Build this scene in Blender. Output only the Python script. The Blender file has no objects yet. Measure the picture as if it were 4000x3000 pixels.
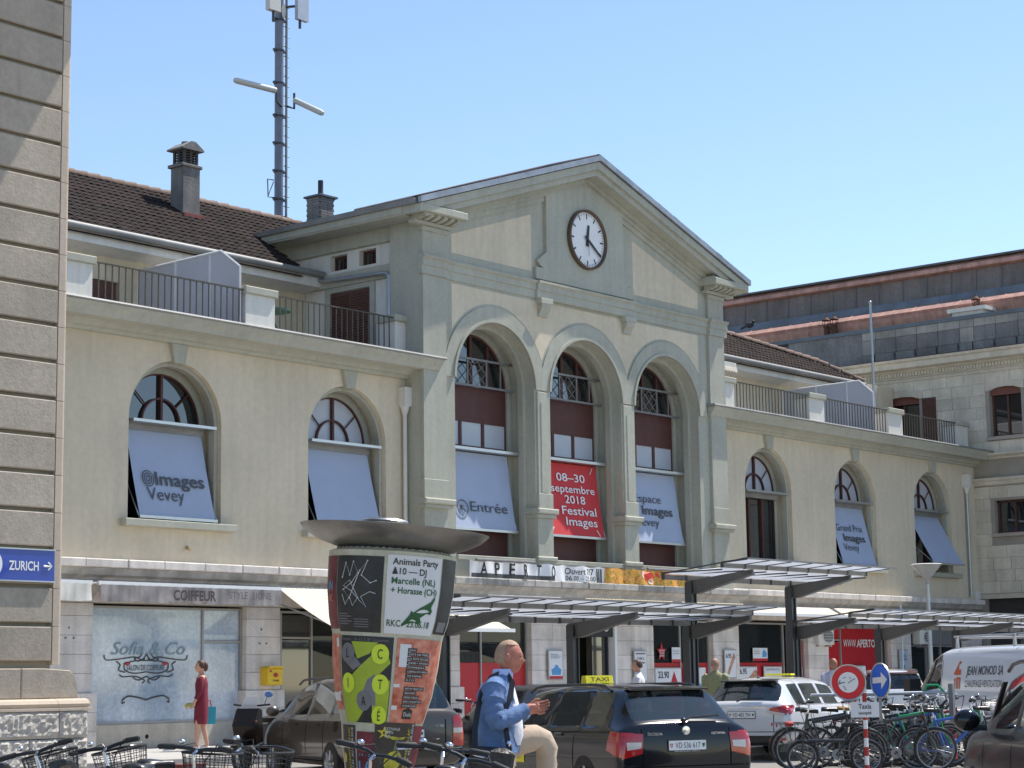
import bpy, bmesh, math, random
from mathutils import Vector, Matrix, Euler
from mathutils.geometry import tessellate_polygon
random.seed(7)
PI = math.pi
S = bpy.context.scene
COL = S.collection
# ------------------------------------------------------------------ camera, sky, sun, exposure
HEAD = math.radians(39.88)
cam_d = bpy.data.cameras.new('camera'); cam = bpy.data.objects.new('camera', cam_d); COL.objects.link(cam)
cam_d.sensor_width = 36; cam_d.lens = 7826 / 4000 * 36; cam_d.clip_end = 3000; cam_d.clip_start = .1
cam.matrix_world = (Matrix.Translation((0, -32.4, 1.5)) @ Matrix.Rotation(HEAD - PI/2, 4, 'Z')
                    @ Matrix.Rotation(PI/2 + math.radians(8.478), 4, 'X') @ Matrix.Rotation(-.0146, 4, 'Z'))
S.camera = cam
SUN = Vector((.55, -.15, 1)).normalized()
W = bpy.data.worlds.new('World'); S.world = W; W.use_nodes = True
nt = W.node_tree; bg = nt.nodes['Background']
sk = nt.nodes.new('ShaderNodeTexSky'); sk.sky_type = 'NISHITA'; sk.sun_disc = False
sk.sun_elevation = math.asin(SUN.z); sk.sun_rotation = math.atan2(SUN.x, SUN.y)
sk.air_density = 1.0; sk.dust_density = .1; sk.ozone_density = 1.15; sk.altitude = 400
nt.links.new(sk.outputs[0], bg.inputs[0]); bg.inputs[1].default_value = .14
sl = bpy.data.lights.new('sun', 'SUN'); sl.energy = 4.8; sl.angle = math.radians(.5); sl.color = (1, .95, .87)
so = bpy.data.objects.new('sun', sl); COL.objects.link(so); so.rotation_euler = SUN.to_track_quat('Z', 'Y').to_euler()
so.location = (20, -20, 40)
S.view_settings.view_transform = 'Standard'; S.view_settings.look = 'None'
S.view_settings.gamma = 1; S.view_settings.use_curve_mapping = False; S.view_settings.exposure = .5
S.render.engine = 'CYCLES'
# ------------------------------------------------------------------ materials
MT = {}
def M(name, col, rough=.8, metal=0, var=.12, scale=1.5, bump=.0, bscale=30, rnd=0, streak=0, spec=.5, coat=0, tint=None, emis=0):
    if name in MT: return MT[name]
    m = bpy.data.materials.new(name); m.use_nodes = True; n = m.node_tree.nodes; l = m.node_tree.links
    b = n['Principled BSDF']; b.inputs['Roughness'].default_value = rough; b.inputs['Metallic'].default_value = metal
    b.inputs['Specular IOR Level'].default_value = spec; b.inputs['Coat Weight'].default_value = coat
    tc = n.new('ShaderNodeTexCoord'); src = tc.outputs['Object']
    c = None
    def noise(sc, det=4, vec=None):
        t = n.new('ShaderNodeTexNoise'); t.inputs['Scale'].default_value = sc; t.inputs['Detail'].default_value = det
        l.new(vec or src, t.inputs['Vector']); return t
    c1 = tuple(x * (1 - var) for x in col) + (1,); t2 = tint or tuple(min(1, x * (1 + var)) for x in col)
    if var > 0:
        t = noise(scale, 8); r = n.new('ShaderNodeValToRGB'); l.new(t.outputs['Fac'], r.inputs['Fac'])
        r.color_ramp.elements[0].position = .3; r.color_ramp.elements[1].position = .7
        r.color_ramp.elements[0].color = c1; r.color_ramp.elements[1].color = tuple(t2) + (1,)
        c = r.outputs['Color']
        t3 = noise(scale * 14, 3); mr = n.new('ShaderNodeMapRange'); l.new(t3.outputs['Fac'], mr.inputs['Value'])
        mr.inputs['From Min'].default_value = .3; mr.inputs['From Max'].default_value = .7
        mr.inputs['To Min'].default_value = 1 - var * .6; mr.inputs['To Max'].default_value = 1 + var * .6
        mx = n.new('ShaderNodeVectorMath'); mx.operation = 'SCALE'; l.new(c, mx.inputs[0]); l.new(mr.outputs[0], mx.inputs['Scale']); c = mx.outputs[0]
    if streak:
        mp = n.new('ShaderNodeMapping'); mp.inputs['Scale'].default_value = (3, 3, .25); l.new(src, mp.inputs['Vector'])
        t = noise(1.6, 6, mp.outputs[0]); mr = n.new('ShaderNodeMapRange'); l.new(t.outputs['Fac'], mr.inputs['Value'])
        mr.inputs['From Min'].default_value = .42; mr.inputs['From Max'].default_value = .72
        mr.inputs['To Min'].default_value = 1; mr.inputs['To Max'].default_value = 1 - streak
        mx = n.new('ShaderNodeVectorMath'); mx.operation = 'SCALE'
        if c is None: mx.inputs[0].default_value = col
        else: l.new(c, mx.inputs[0])
        l.new(mr.outputs[0], mx.inputs['Scale']); c = mx.outputs[0]
    if rnd:
        oi = n.new('ShaderNodeObjectInfo'); mr = n.new('ShaderNodeMapRange'); l.new(oi.outputs['Random'], mr.inputs['Value'])
        mr.inputs['To Min'].default_value = 1 - rnd; mr.inputs['To Max'].default_value = 1 + rnd
        mx = n.new('ShaderNodeVectorMath'); mx.operation = 'SCALE'
        if c is None: mx.inputs[0].default_value = col
        else: l.new(c, mx.inputs[0])
        l.new(mr.outputs[0], mx.inputs['Scale']); c = mx.outputs[0]
    if c is None: b.inputs['Base Color'].default_value = tuple(col) + (1,)
    else: l.new(c, b.inputs['Base Color'])
    if bump:
        t = noise(bscale, 6); bp = n.new('ShaderNodeBump'); bp.inputs['Strength'].default_value = bump; bp.inputs['Distance'].default_value = .02
        l.new(t.outputs['Fac'], bp.inputs['Height']); l.new(bp.outputs[0], b.inputs['Normal'])
    if emis:
        b.inputs['Emission Color'].default_value = tuple(col) + (1,); b.inputs['Emission Strength'].default_value = emis
    MT[name] = m; return m
def glassy(name, col, alpha=.5, rough=.03):
    m = bpy.data.materials.new(name); m.use_nodes = True; n = m.node_tree.nodes; l = m.node_tree.links
    b = n['Principled BSDF']; b.inputs['Base Color'].default_value = tuple(col) + (1,); b.inputs['Roughness'].default_value = rough
    b.inputs['Specular IOR Level'].default_value = .5; b.inputs['Coat Weight'].default_value = .0; b.inputs['Coat Roughness'].default_value = .02
    tr = n.new('ShaderNodeBsdfTransparent'); mx = n.new('ShaderNodeMixShader'); fr = n.new('ShaderNodeLayerWeight'); fr.inputs[0].default_value = .35
    mr = n.new('ShaderNodeMapRange'); l.new(fr.outputs['Facing'], mr.inputs['Value'])
    mr.inputs['To Min'].default_value = alpha; mr.inputs['To Max'].default_value = 1
    l.new(mr.outputs[0], mx.inputs[0]); l.new(tr.outputs[0], mx.inputs[1]); l.new(b.outputs[0], mx.inputs[2])
    l.new(mx.outputs[0], n['Material Output'].inputs[0]); MT[name] = m; return m
cream = M('cream_stucco', (.64, .555, .415), .9, var=.08, scale=.5, bump=.2, bscale=60, streak=.09)
trim = M('grey_green_trim', (.41, .405, .335), .85, var=.09, scale=.7, bump=.10, bscale=40, streak=.11)
white_r = M('white_render', (.68, .66, .60), .85, var=.05, scale=1, bump=.1, streak=.12)
pale = M('pale_limestone', (.69, .63, .575), .8, var=.16, scale=2, bump=.2, bscale=25, rnd=.08, streak=.2)
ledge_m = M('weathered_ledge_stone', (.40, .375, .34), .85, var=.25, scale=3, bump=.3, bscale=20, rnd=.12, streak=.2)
quoin = M('rusticated_sandstone', (.405, .345, .275), .9, var=.13, scale=1.1, bump=.22, bscale=35, rnd=.07, streak=.1)
quoin_l = M('smooth_corner_stone', (.50, .41, .32), .85, var=.08, scale=1.2, bump=.1, rnd=.04)
rough_m = M('hammered_stone', (.47, .43, .38), .9, var=.14, scale=5, bump=.9, bscale=16, rnd=.06)
ashlar = M('old_ashlar', (.61, .55, .44), .9, var=.14, scale=1.3, bump=.3, bscale=22, rnd=.10, streak=.12)
joint_m = M('mortar_joint', (.32, .29, .24), .95, var=.1)
dkstone = M('soot_grey_stone', (.20, .195, .19), .9, var=.25, scale=.9, bump=.3, rnd=.12, streak=.2)
tile_m = M('brown_roof_tile', (.022, .0155, .014), .9, var=.3, scale=2.2, bump=.2, rnd=.25, spec=.2, tint=(.040, .026, .022))
ridge_m = M('ridge_tile', (.20, .135, .105), .85, var=.2, rnd=.15, bump=.2)
zinc = M('zinc_sheet', (.30, .31, .33), .45, .6, var=.2, scale=3, rnd=.05)
zincw = M('weathered_gutter', (.25, .25, .245), .6, .2, var=.15)
copper = M('new_copper', (.52, .29, .225), .6, .1, var=.2, scale=2.5, streak=.3)
midstone = M('weathered_parapet_stone', (.31, .29, .26), .9, var=.2, scale=1.5, bump=.3, rnd=.15, streak=.2)
slate = M('dark_flat_roof', (.19, .165, .155), .9, var=.2, scale=.8, bump=.2, streak=.2)
slateb = M('blue_grey_roof_band', (.13, .155, .18), .8, var=.2, scale=1.5, bump=.2)
redwood = M('oxblood_wood', (.085, .026, .021), .6, var=.15, scale=4)
brownw = M('brown_shutter_paint', (.10, .042, .030), .7, var=.15, scale=4)
dark = M('dark_interior', (.012, .012, .013), .9, var=.3)
beam_m = M('grey_painted_beam', (.10, .096, .092), .5, .1, var=.1)
steel = M('dark_painted_steel', (.055, .055, .058), .4, .2, var=.1)
steelg = M('grey_anodised_steel', (.20, .195, .19), .5, .4, var=.12, scale=5)
rail_m = M('rusty_dark_rail', (.09, .08, .062), .7, .2, var=.2, scale=8)
galv = M('galvanised_steel', (.42, .44, .46), .4, .7, var=.1)
mast_m = M('blue_grey_mast_paint', (.17, .185, .24), .55, .2, var=.12, scale=3)
antw = M('antenna_plastic', (.55, .55, .52), .6, var=.06)
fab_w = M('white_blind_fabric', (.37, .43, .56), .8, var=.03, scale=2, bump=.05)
fab_r = M('red_blind_fabric', (.58, .045, .05), .75, var=.04)
white = M('white_paint', (.78, .78, .77), .5, var=.03)
black = M('black_print', (.02, .02, .022), .6, var=.0)
ink = M('charcoal_ink', (.07, .075, .08), .6, var=0)
silver = M('chrome', (.75, .76, .78), .12, 1, var=0)
alu = M('brushed_aluminium', (.52, .52, .52), .35, .9, var=.06)
gls_d = M('dark_window_glass', (.012, .016, .018), .04, spec=1, coat=1, var=.2)
gls_w = M('frosted_white_pane', (.47, .49, .53), .35, var=.04)
gls_b = M('milky_blue_painted_reflections', (.34, .44, .55), .12, var=.22, scale=.9, coat=.8, streak=.12, tint=(.58, .64, .70))  # milky blue glass; whitish patches in its colour stand in for soft reflections
red = M('red_vinyl', (.46, .010, .018), .45, var=.04)
yellow = M('yellow_paint', (.80, .52, .02), .5, var=.05)
taxi_y = M('taxi_yellow', (.85, .75, .02), .4, var=0)
asphalt = M('asphalt', (.235, .22, .20), .9, var=.14, scale=.7, bump=.3, bscale=50)
pave = M('pavement_concrete', (.40, .385, .365), .9, var=.1, scale=.8, bump=.2, bscale=40)
kerb_mt = M('granite_kerb', (.33, .32, .31), .85, var=.15, rnd=.1)
rubber = M('black_rubber', (.022, .022, .024), .7, var=.2, scale=10, bump=.1)
plast = M('black_plastic', (.018, .018, .02), .35, var=.1)
canopy_g = bpy.data.materials.new('frosted_canopy_glass'); canopy_g.use_nodes = True; _n = canopy_g.node_tree.nodes; _l = canopy_g.node_tree.links
_b = _n['Principled BSDF']; _b.inputs['Base Color'].default_value = (.72, .75, .78, 1); _b.inputs['Roughness'].default_value = .3
_t = _n.new('ShaderNodeBsdfTranslucent'); _t.inputs[0].default_value = (.80, .82, .86, 1); _m = _n.new('ShaderNodeMixShader'); _m.inputs[0].default_value = .55
_l.new(_b.outputs[0], _m.inputs[1]); _l.new(_t.outputs[0], _m.inputs[2]); _l.new(_m.outputs[0], _n['Material Output'].inputs[0])
carglass = glassy('car_glass', (.012, .022, .025), .68, .02)
_cb = carglass.node_tree.nodes['Principled BSDF']; _cb.inputs['Coat Weight'].default_value = 1; _cb.inputs['Coat IOR'].default_value = 1.7
rim_m = M('dull_spoke_alloy', (.22, .22, .23), .35, .8, var=.1)
# ------------------------------------------------------------------ mesh helpers
class MB:
    def __init__(s): s.v = []; s.f = []; s.m = []; s.sm = []
    def add(s, vs, fs, mi=0, smooth=False):
        o = len(s.v); s.v += [tuple(x) for x in vs]; s.f += [tuple(i + o for i in f) for f in fs]; s.m += [mi] * len(fs); s.sm += [smooth] * len(fs)
        return s
    def box(s, x0, x1, y0, y1, z0, z1, mi=0):
        return s.add([(x0,y0,z0),(x1,y0,z0),(x1,y1,z0),(x0,y1,z0),(x0,y0,z1),(x1,y0,z1),(x1,y1,z1),(x0,y1,z1)],
                     [(0,3,2,1),(4,5,6,7),(0,1,5,4),(1,2,6,5),(2,3,7,6),(3,0,4,7)], mi)
    def bbox(s, x0, x1, y0, y1, z0, z1, b=.01, mi=0):   # box with chamfered front edges (faces -Y)
        return s.prism([(x0,z0),(x1,z0),(x1,z1),(x0,z1)], y0 + b, y1, mi=mi, bev=b)
    def prism(s, poly, y0, y1, mi=0, bev=0, plane='XZ'):
        # polygon in plane, extruded; bev = chamfer at the y0 side
        n = len(poly); cx = sum(p[0] for p in poly) / n; cz = sum(p[1] for p in poly) / n
        area = sum(poly[i][0] * poly[(i+1) % n][1] - poly[(i+1) % n][0] * poly[i][1] for i in range(n))
        if area < 0: poly = poly[::-1]
        def P(a, y, c): return (a, y, c) if plane == 'XZ' else ((y, a, c) if plane == 'YZ' else (a, c, y))
        vs = [P(a, y0, c) for a, c in poly] + [P(a, y1, c) for a, c in poly]
        fs = [(i, i + n, (i+1) % n + n, (i+1) % n) for i in range(n)]
        fs = [f[::-1] for f in fs]
        tri = tessellate_polygon([[Vector((a, c, 0)) for a, c in poly]])
        if bev:
            W_ = max(p[0] for p in poly) - min(p[0] for p in poly); H_ = max(p[1] for p in poly) - min(p[1] for p in poly)
            sx = max(.1, 1 - 2 * bev / W_); sz = max(.1, 1 - 2 * bev / H_)
            fr = [P(cx + (a - cx) * sx, y0 - bev, cz + (c - cz) * sz) for a, c in poly]
            vs += fr; fs += [(i, (i+1) % n, (i+1) % n + 2*n, i + 2*n) for i in range(n)]; fs += [tuple(j + 2*n for j in t) for t in tri]
        else: fs += [tuple(t) for t in tri]
        fs += [tuple(j + n for j in t[::-1]) for t in tri]
        return s.add(vs, fs, mi)
    def wall(s, outline, holes, y0, y1, mi=0, depths=None, plane='XZ'):
        # flat wall facing -Y (or -X) with holes; hole edges run back to y1
        def P(a, y, c): return (a, y, c) if plane == 'XZ' else (y, a, c)
        polys = [outline] + holes
        tri = tessellate_polygon([[Vector((a, c, 0)) for a, c in p] for p in polys])
        flat = [q for p in polys for q in p]
        s.add([P(a, y0, c) for a, c in flat], [tuple(t) for t in tri], mi)
        for k, h in enumerate(holes):
            n = len(h); d = depths[k] if depths else y1
            s.add([P(a, y0, c) for a, c in h] + [P(a, d, c) for a, c in h], [(i, (i+1) % n, (i+1) % n + n, i + n) for i in range(n)], mi)
        n = len(outline)
        s.add([P(a, y0, c) for a, c in outline] + [P(a, y1, c) for a, c in outline], [(i, i + n, (i+1) % n + n, (i+1) % n) for i in range(n)], mi)
        return s
    def tube(s, pts, r, n=8, mi=0, cap=True, rs=None):
        pts = [Vector(p) for p in pts]; rings = []; up = Vector((0, 0, 1))
        prev = None
        for i, p in enumerate(pts):
            t = (pts[min(i+1, len(pts)-1)] - pts[max(i-1, 0)])
            if t.length < 1e-9: t = Vector((0, 0, 1))
            t.normalize()
            if prev is None: a = t.cross(up if abs(t.z) < .95 else Vector((1, 0, 0))).normalized()
            else:
                a = prev - t * prev.dot(t); a = a.normalized() if a.length > 1e-6 else t.orthogonal().normalized()
            prev = a; b = t.cross(a); rr = rs[i] if rs else r
            rings.append([p + (a * math.cos(2*PI*k/n) + b * math.sin(2*PI*k/n)) * rr for k in range(n)])
        vs = [v for g in rings for v in g]; fs = []
        for i in range(len(rings)-1):
            for k in range(n): fs.append((i*n+k, i*n+(k+1) % n, (i+1)*n+(k+1) % n, (i+1)*n+k))
        if cap: fs += [tuple(range(n))[::-1], tuple(range((len(rings)-1)*n, len(rings)*n))]
        return s.add(vs, fs, mi, n > 6)
    def lathe(s, prof, c=(0,0,0), n=24, mi=0, axis='Z', smooth=True, a0=0, a1=2*PI):
        vs = []; full = abs(a1 - a0 - 2*PI) < 1e-6; m = n if full else n + 1
        for r, z in prof:
            for k in range(m):
                a = a0 + (a1 - a0) * k / n; x, y = r*math.cos(a), r*math.sin(a)
                p = {'Z': (x, y, z), 'Y': (x, z, y), 'X': (z, x, y)}[axis]
                vs.append((c[0]+p[0], c[1]+p[1], c[2]+p[2]))
        fs = []
        for i in range(len(prof)-1):
            for k in range(n):
                k2 = (k+1) % m; q = (i*m+k, i*m+k2, (i+1)*m+k2, (i+1)*m+k)
                fs.append(q if axis != 'Y' else q[::-1])
        return s.add(vs, fs, mi, smooth)
    def torus(s, c, R, r, axis='Y', n=32, k=8, mi=0, sy=1):
        pts = [(R + r*math.cos(2*PI*i/k), r*math.sin(2*PI*i/k)*sy) for i in range(k+1)]
        return s.lathe(pts, c, n, mi, axis)
    def ball(s, c, r, n=12, mi=0, sc=(1,1,1)):
        prof = [(max(1e-5, r*math.sin(PI*i/n)), -r*math.cos(PI*i/n)) for i in range(n+1)]
        o = len(s.v); s.lathe(prof, (0,0,0), n*2, mi)
        s.v[o:] = [(c[0]+x*sc[0], c[1]+y*sc[1], c[2]+z*sc[2]) for x, y, z in s.v[o:]]
        return s
    def sweepx(s, prof, x0, x1, mi=0):  # (y,z) profile closed, along X
        n = len(prof); tri = tessellate_polygon([[Vector((a, c, 0)) for a, c in prof]])
        s.add([(x0, y, z) for y, z in prof] + [(x1, y, z) for y, z in prof],
              [(i, (i+1) % n, (i+1) % n + n, i + n) for i in range(n)] + [tuple(t) for t in tri] + [tuple(j+n for j in t[::-1]) for t in tri], mi)
        return s
    def sweepy(s, prof, y0, y1, mi=0):  # (x,z)
        n = len(prof); tri = tessellate_polygon([[Vector((a, c, 0)) for a, c in prof]])
        s.add([(x, y0, z) for x, z in prof] + [(x, y1, z) for x, z in prof],
              [(i, (i+1) % n, (i+1) % n + n, i + n) for i in range(n)] + [tuple(t) for t in tri] + [tuple(j+n for j in t[::-1]) for t in tri], mi)
        return s
    def mesh(s, name, mats):
        me = bpy.data.meshes.new(name); me.from_pydata(s.v, [], s.f)
        for m in (mats if isinstance(mats, (list, tuple)) else [mats]): me.materials.append(m)
        me.polygons.foreach_set('material_index', s.m); me.polygons.foreach_set('use_smooth', s.sm)
        me.update()
        if len(s.f) > 3:
            bm = bmesh.new(); bm.from_mesh(me); bmesh.ops.recalc_face_normals(bm, faces=bm.faces); bm.to_mesh(me); bm.free()
            if any(s.sm): me.set_sharp_from_angle(angle=math.radians(40))
        return me
    def build(s, name, mats, parent=None, local=False, loc=None, label=None):
        return put(name, s.mesh(name, mats), parent, local, loc, label)
WM = {}
def wmat(o): return WM.get(o.name, Matrix.Identity(4))
def put(name, me, parent=None, local=False, loc=None, label=None, rot=None):
    o = bpy.data.objects.new(name, me); COL.objects.link(o)
    lm = Matrix.Translation(loc or (0, 0, 0))
    if rot: lm = lm @ Euler(rot).to_matrix().to_4x4()
    o.matrix_local = lm if False else o.matrix_local
    o.location = loc or (0, 0, 0)
    if rot: o.rotation_euler = rot
    if parent:
        o.parent = parent
        if not local: o.matrix_parent_inverse = wmat(parent).inverted(); WM[o.name] = lm
        else: WM[o.name] = wmat(parent) @ lm
    else: WM[o.name] = lm
    if label: o['label'] = label
    return o
def tag(o, label, cat, group=None):
    o['label'] = label; o['category'] = cat
    if group: o['group'] = group
    return o
def thing(name, label, cat, loc=(0,0,0), rotz=0, group=None, rot=None):
    o = bpy.data.objects.new(name, None); COL.objects.link(o); o.location = loc; o.rotation_euler = rot or (0, 0, rotz)
    o.empty_display_size = .3
    WM[o.name] = Matrix.Translation(loc) @ Euler(rot or (0, 0, rotz)).to_matrix().to_4x4()
    return tag(o, label, cat, group)
def copy_tree(o, parent=None):
    c = o.copy(); COL.objects.link(c)
    if parent: c.parent = parent
    for ch in list(KIDS(o)): copy_tree(ch, c)
    return c
def KIDS(o): return [x for x in COL.objects if x.parent == o]
def textmb(txt, mb, origin, right, up, h, w=None, bold=0, mi=0, align='L', mapf=None, off=.004, shear=0):
    """flat lettering: cap height h, optional total width w, baseline at origin"""
    cu = bpy.data.curves.new('t', 'FONT'); cu.body = txt; cu.size = 1; cu.offset = bold; cu.resolution_u = 3; cu.shear = shear
    ob = bpy.data.objects.new('t', cu); COL.objects.link(ob)
    bpy.context.view_layer.update()
    me = bpy.data.meshes.new_from_object(ob.evaluated_get(bpy.context.evaluated_depsgraph_get()))
    if not len(me.vertices): bpy.data.objects.remove(ob); return mb
    xs = [v.co.x for v in me.vertices]; x0, x1 = min(xs), max(xs)
    k = h / .70; kx = (w / (x1 - x0)) if w else k
    tot = (x1 - x0) * kx; dx = {'L': 0, 'C': -tot/2, 'R': -tot}[align]
    O, Rv, Uv = Vector(origin), Vector(right).normalized(), Vector(up).normalized(); N = Rv.cross(Uv)
    vs = []
    for v in me.vertices:
        a = (v.co.x - x0) * kx + dx; b = v.co.y * k
        vs.append(mapf(a, b) if mapf else O + Rv * a + Uv * b + N * off)
    mb.add(vs, [tuple(p.vertices) for p in me.polygons], mi)
    bpy.data.objects.remove(ob); bpy.data.curves.remove(cu); bpy.data.meshes.remove(me)
    return mb
def arc(cx, cz, r, a0, a1, n): return [(cx + r*math.cos(a0+(a1-a0)*i/n), cz + r*math.sin(a0+(a1-a0)*i/n)) for i in range(n+1)]
def ring2d(cx, cz, r0, r1, a0, a1, n): return arc(cx, cz, r1, a0, a1, n) + arc(cx, cz, r0, a1, a0, n)
# ------------------------------------------------------------------ ground
def struct(name, mb, m):
    o = mb.build(name, m); o['kind'] = 'structure'; return o
g = MB(); ys = [-400, -60, -20, -5.5, 0, 60, 600]; zs = [0, 0, 0, .15, .15, .15, .15]
g.add([(x, y, z) for y, z in zip(ys, zs) for x in (-500, 900)], [(2*i, 2*i+1, 2*i+3, 2*i+2) for i in range(len(ys)-1)])
struct('road', g, asphalt)
g = MB().box(-5, 63.6, -5.36, .6, -.2, .28); struct('pavement', g, pave)
kb = MB().box(0, .985, -5.5, -5.365, -.1, .284).mesh('kerb_stone', kerb_mt)
kr = bpy.data.objects.new('kerb', None); COL.objects.link(kr); kr['kind'] = 'structure'
for i in range(34): put('kerb_stone', kb, kr, loc=(14 + i, 0, 0))
# island under the canopies
struct('canopy_island', MB().box(22, 62, -11.0, -9.0, -.1, .22), pave)
g = MB(); g.box(19.5, 19.62, -9.5, -5.9, .13, .154); struct('road_marking', g, white)
# ------------------------------------------------------------------ station building
ST = thing('station_building', 'long cream railway station with grey-green trim, central clock gable, arched windows and roof terraces', 'building', (41.2, 0, .28))
def P(name, mb, m, parent=None, loc=None, label=None): return mb.build(name, m, parent or ST, loc=loc, label=label)
WX = [27.68, 32.83, 50.65, 55.7, 60.78]; R1 = 1.27; ZS = 7.08; ZSill = 4.94
def arch_hole(cx, r, zb, zs, n=20): return [(cx - r, zb), (cx + r, zb)] + arc(cx, zs, r, 0, PI, n)
def dedupe(p): return [q for i, q in enumerate(p) if i == 0 or (abs(q[0]-p[i-1][0]) + abs(q[1]-p[i-1][1])) > 1e-5]
Z0 = 3.85
w = MB().wall([(12, Z0), (34.9, Z0), (34.9, 8.9), (12, 8.9)], [dedupe(arch_hole(c, R1, ZSill, ZS)) for c in (22.5, *WX[:2])], 0, .62)
P('wall', w, cream, label='cream stucco wall of the left wing')
w = MB().wall([(47.5, Z0), (63.9, Z0), (63.9, 8.9), (47.5, 8.9)], [dedupe(arch_hole(c, R1, ZSill, ZS)) for c in WX[2:]], 0, .62)
P('wall', w, cream, label='cream stucco wall of the right wing')
# cornice of the wings (terrace edge)
prof = [(0.1, 8.72), (-.10, 8.72), (-.14, 8.78), (-.22, 8.80), (-.26, 8.86), (-.34, 8.90), (-.62, 8.92), (-.66, 9.0), (-.74, 9.10), (-.78, 9.17), (.1, 9.17)]
P('cornice', MB().sweepx(prof, 12, 35.35), trim); P('cornice', MB().sweepx(prof, 46.8, 64.35), trim)
gp = [(.1, 9.172), (-.80, 9.172), (-.82, 9.20), (-.80, 9.235), (.1, 9.30)]
P('terrace_gutter', MB().sweepx(gp, 12, 35.40), zincw); P('terrace_gutter', MB().sweepx(gp, 46.75, 64.4), zincw)
for a, b in ((12, 34.9), (47.6, 63.8)): P('terrace_floor', MB().box(a, b, .11, 8, 9.1, 9.32), zincw)
# keystones, reveals
for c in WX:
    k = MB().prism([(c - .13, 8.30), (c + .17, 8.30), (c + .25, 8.72), (c - .22, 8.72)], -.09, .3, bev=.015)
    P('keystone', k, trim)
    k = MB().prism(ring2d(c, ZS, R1 - .10, R1 - .002, 0, PI, 24), .12, .30); k.box(c - R1 + .002, c - R1 + .10, .12, .30, ZSill, ZS); k.box(c + R1 - .10, c + R1 - .002, .12, .30, ZSill, ZS)
    k.prism(ring2d(c, ZS, 1.06, R1 - .004, 0, PI, 24), .47, .61); k.box(c - R1 + .004, c - 1.06, .47, .61, ZSill, ZS); k.box(c + 1.06, c + R1 - .004, .47, .61, ZSill, ZS)
    P('reveal_moulding', k, trim)
    P('sill', MB().bbox(c - 1.47, c + 1.58, -.20, .3, ZSill - .15, ZSill + .003, .015), trim)
# windows
def fan_window(c, y, r, zb, zs, lights, white_fan, blind=None):
    f = MB(); t = .045
    f.prism(ring2d(c, zs, r - t, r, 0, PI, 24), y, y + .08)
    f.box(c - r, c - r + t, y, y + .08, zb, zs); f.box(c + r - t, c + r, y, y + .08, zb, zs); f.box(c - r + t, c + r - t, y, y + .08, zb, zb + .08)
    f.box(c - .032, c + .032, y - .03, y + .07, zs + .05, zs + r - t * .8)
    f.prism(ring2d(c, zs + .02, .50, .54, 0, PI, 18), y - .02, y + .06)
    for a in (PI/4.2, PI - PI/4.2): f.tube([(c + .55*math.cos(a), y + .01, zs + .55*math.sin(a)), (c + (r-.04)*math.cos(a), y + .01, zs + (r-.04)*math.sin(a))], .02, 4)
    f.box(c - r + t, c + r - t, y - .02, y + .07, zs - .06, zs + .05)
    for k in range(1, lights):
        x = c - r + 2*r*k/lights; f.box(x - .04, x + .04, y - .02, y + .07, zb + .08, zs - .06)
    o = P('window', f, redwood)
    pm = MB().add([(x, y + .05, z) for x, z in arc(c, zs, r - .03, 0, PI, 24)], [tuple(range(25))])
    P('fan_pane', pm, gls_w if white_fan else gls_d, o)
    for k in range(lights):
        x0 = c - r + 2*r*k/lights; P('pane', MB().add([(x0 + .03, y + .05, zb + .05), (x0 + 2*r/lights - .03, y + .05, zb + .05), (x0 + 2*r/lights - .03, y + .05, zs), (x0 + .03, y + .05, zs)], [(0, 1, 2, 3)]), gls_d, o)
    return o
def blind(win, c, hw, y0, z0, y1, z1, m, lines, inkm=None, extras=None, tilt=0):
    b = MB(); n = 10; vs = []
    for i in range(n + 1):
        t = i / n; yy = y0 + (y1 - y0) * t + .02*math.sin(PI*t); zz = z0 + (z1 - z0) * t
        vs += [(c - hw, yy, zz), (c + hw, yy, zz)]
    b.add(vs, [(2*i, 2*i+1, 2*i+3, 2*i+2) for i in range(n)], 0, True)
    P('blind', b, m, win)
    P('blind_bar', MB().box(c - hw - .02, c + hw + .04, y1 - .035, y1 + .01, z1 - .05, z1 + .01), alu, win)
    ah = MB()
    for sx in (-1, 1): ah.tube([(c + sx*(hw + .015), y0 + .02, z0 - (z0 - z1)*.52), (c + sx*(hw + .03), y1, z1)], .014, 6)
    P('blind_arm', ah, alu, win)
    L = MB(); up = Vector((0, y0 - y1, z0 - z1)).normalized(); rt = Vector((1, 0, 0))
    def on(u, v):  # u from centre, v metres up from the bottom
        return Vector((c + u, y1, z1)) + up * v
    for (txt, u, v, h, wd, bold) in lines:
        t = v / math.hypot(y0 - y1, z0 - z1)
        textmb(txt, L, on(u, v), rt, up, h, wd, bold, off=.012 + .0)
    if extras: extras(L, on, up)
    if L.v: P('lettering', L, inkm or ink, win)
fanw = [fan_window(c, .50, 1.09, ZSill, ZS - .02, 3, i > 0) for i, c in enumerate(WX)]
for i, (c, o) in enumerate(zip(WX, fanw)):
    P('blind_box', MB().box(c - 1.12, c + 1.16, .02, .50, ZS - .09, ZS - .03), alu, o)
    P('blind_rail', MB().box(c - 1.06, c + 1.06, .34, .49, ZS - .22, ZS - .092), zincw, o)
def spiral(L, on, up):
    for k, r in enumerate((.17, .115, .06)):
        pts = [on(-.66 + r*.85*math.cos(a) * (1.0 if r < .1 else 1.05), .83 + r*math.sin(a)) + Vector((0, -.014, 0)) for a in [PI*2*j/20 for j in range(21)]]
        L.tube(pts, .011, 4)
blind(fanw[0], WX[0], 1.03, .40, 6.93, -.10, 5.02, fab_w, [('Images', -.46, .70, .29, 1.34, .016), ('Vevey', -.74, .36, .28, 1.0, 0)], extras=spiral)
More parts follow.
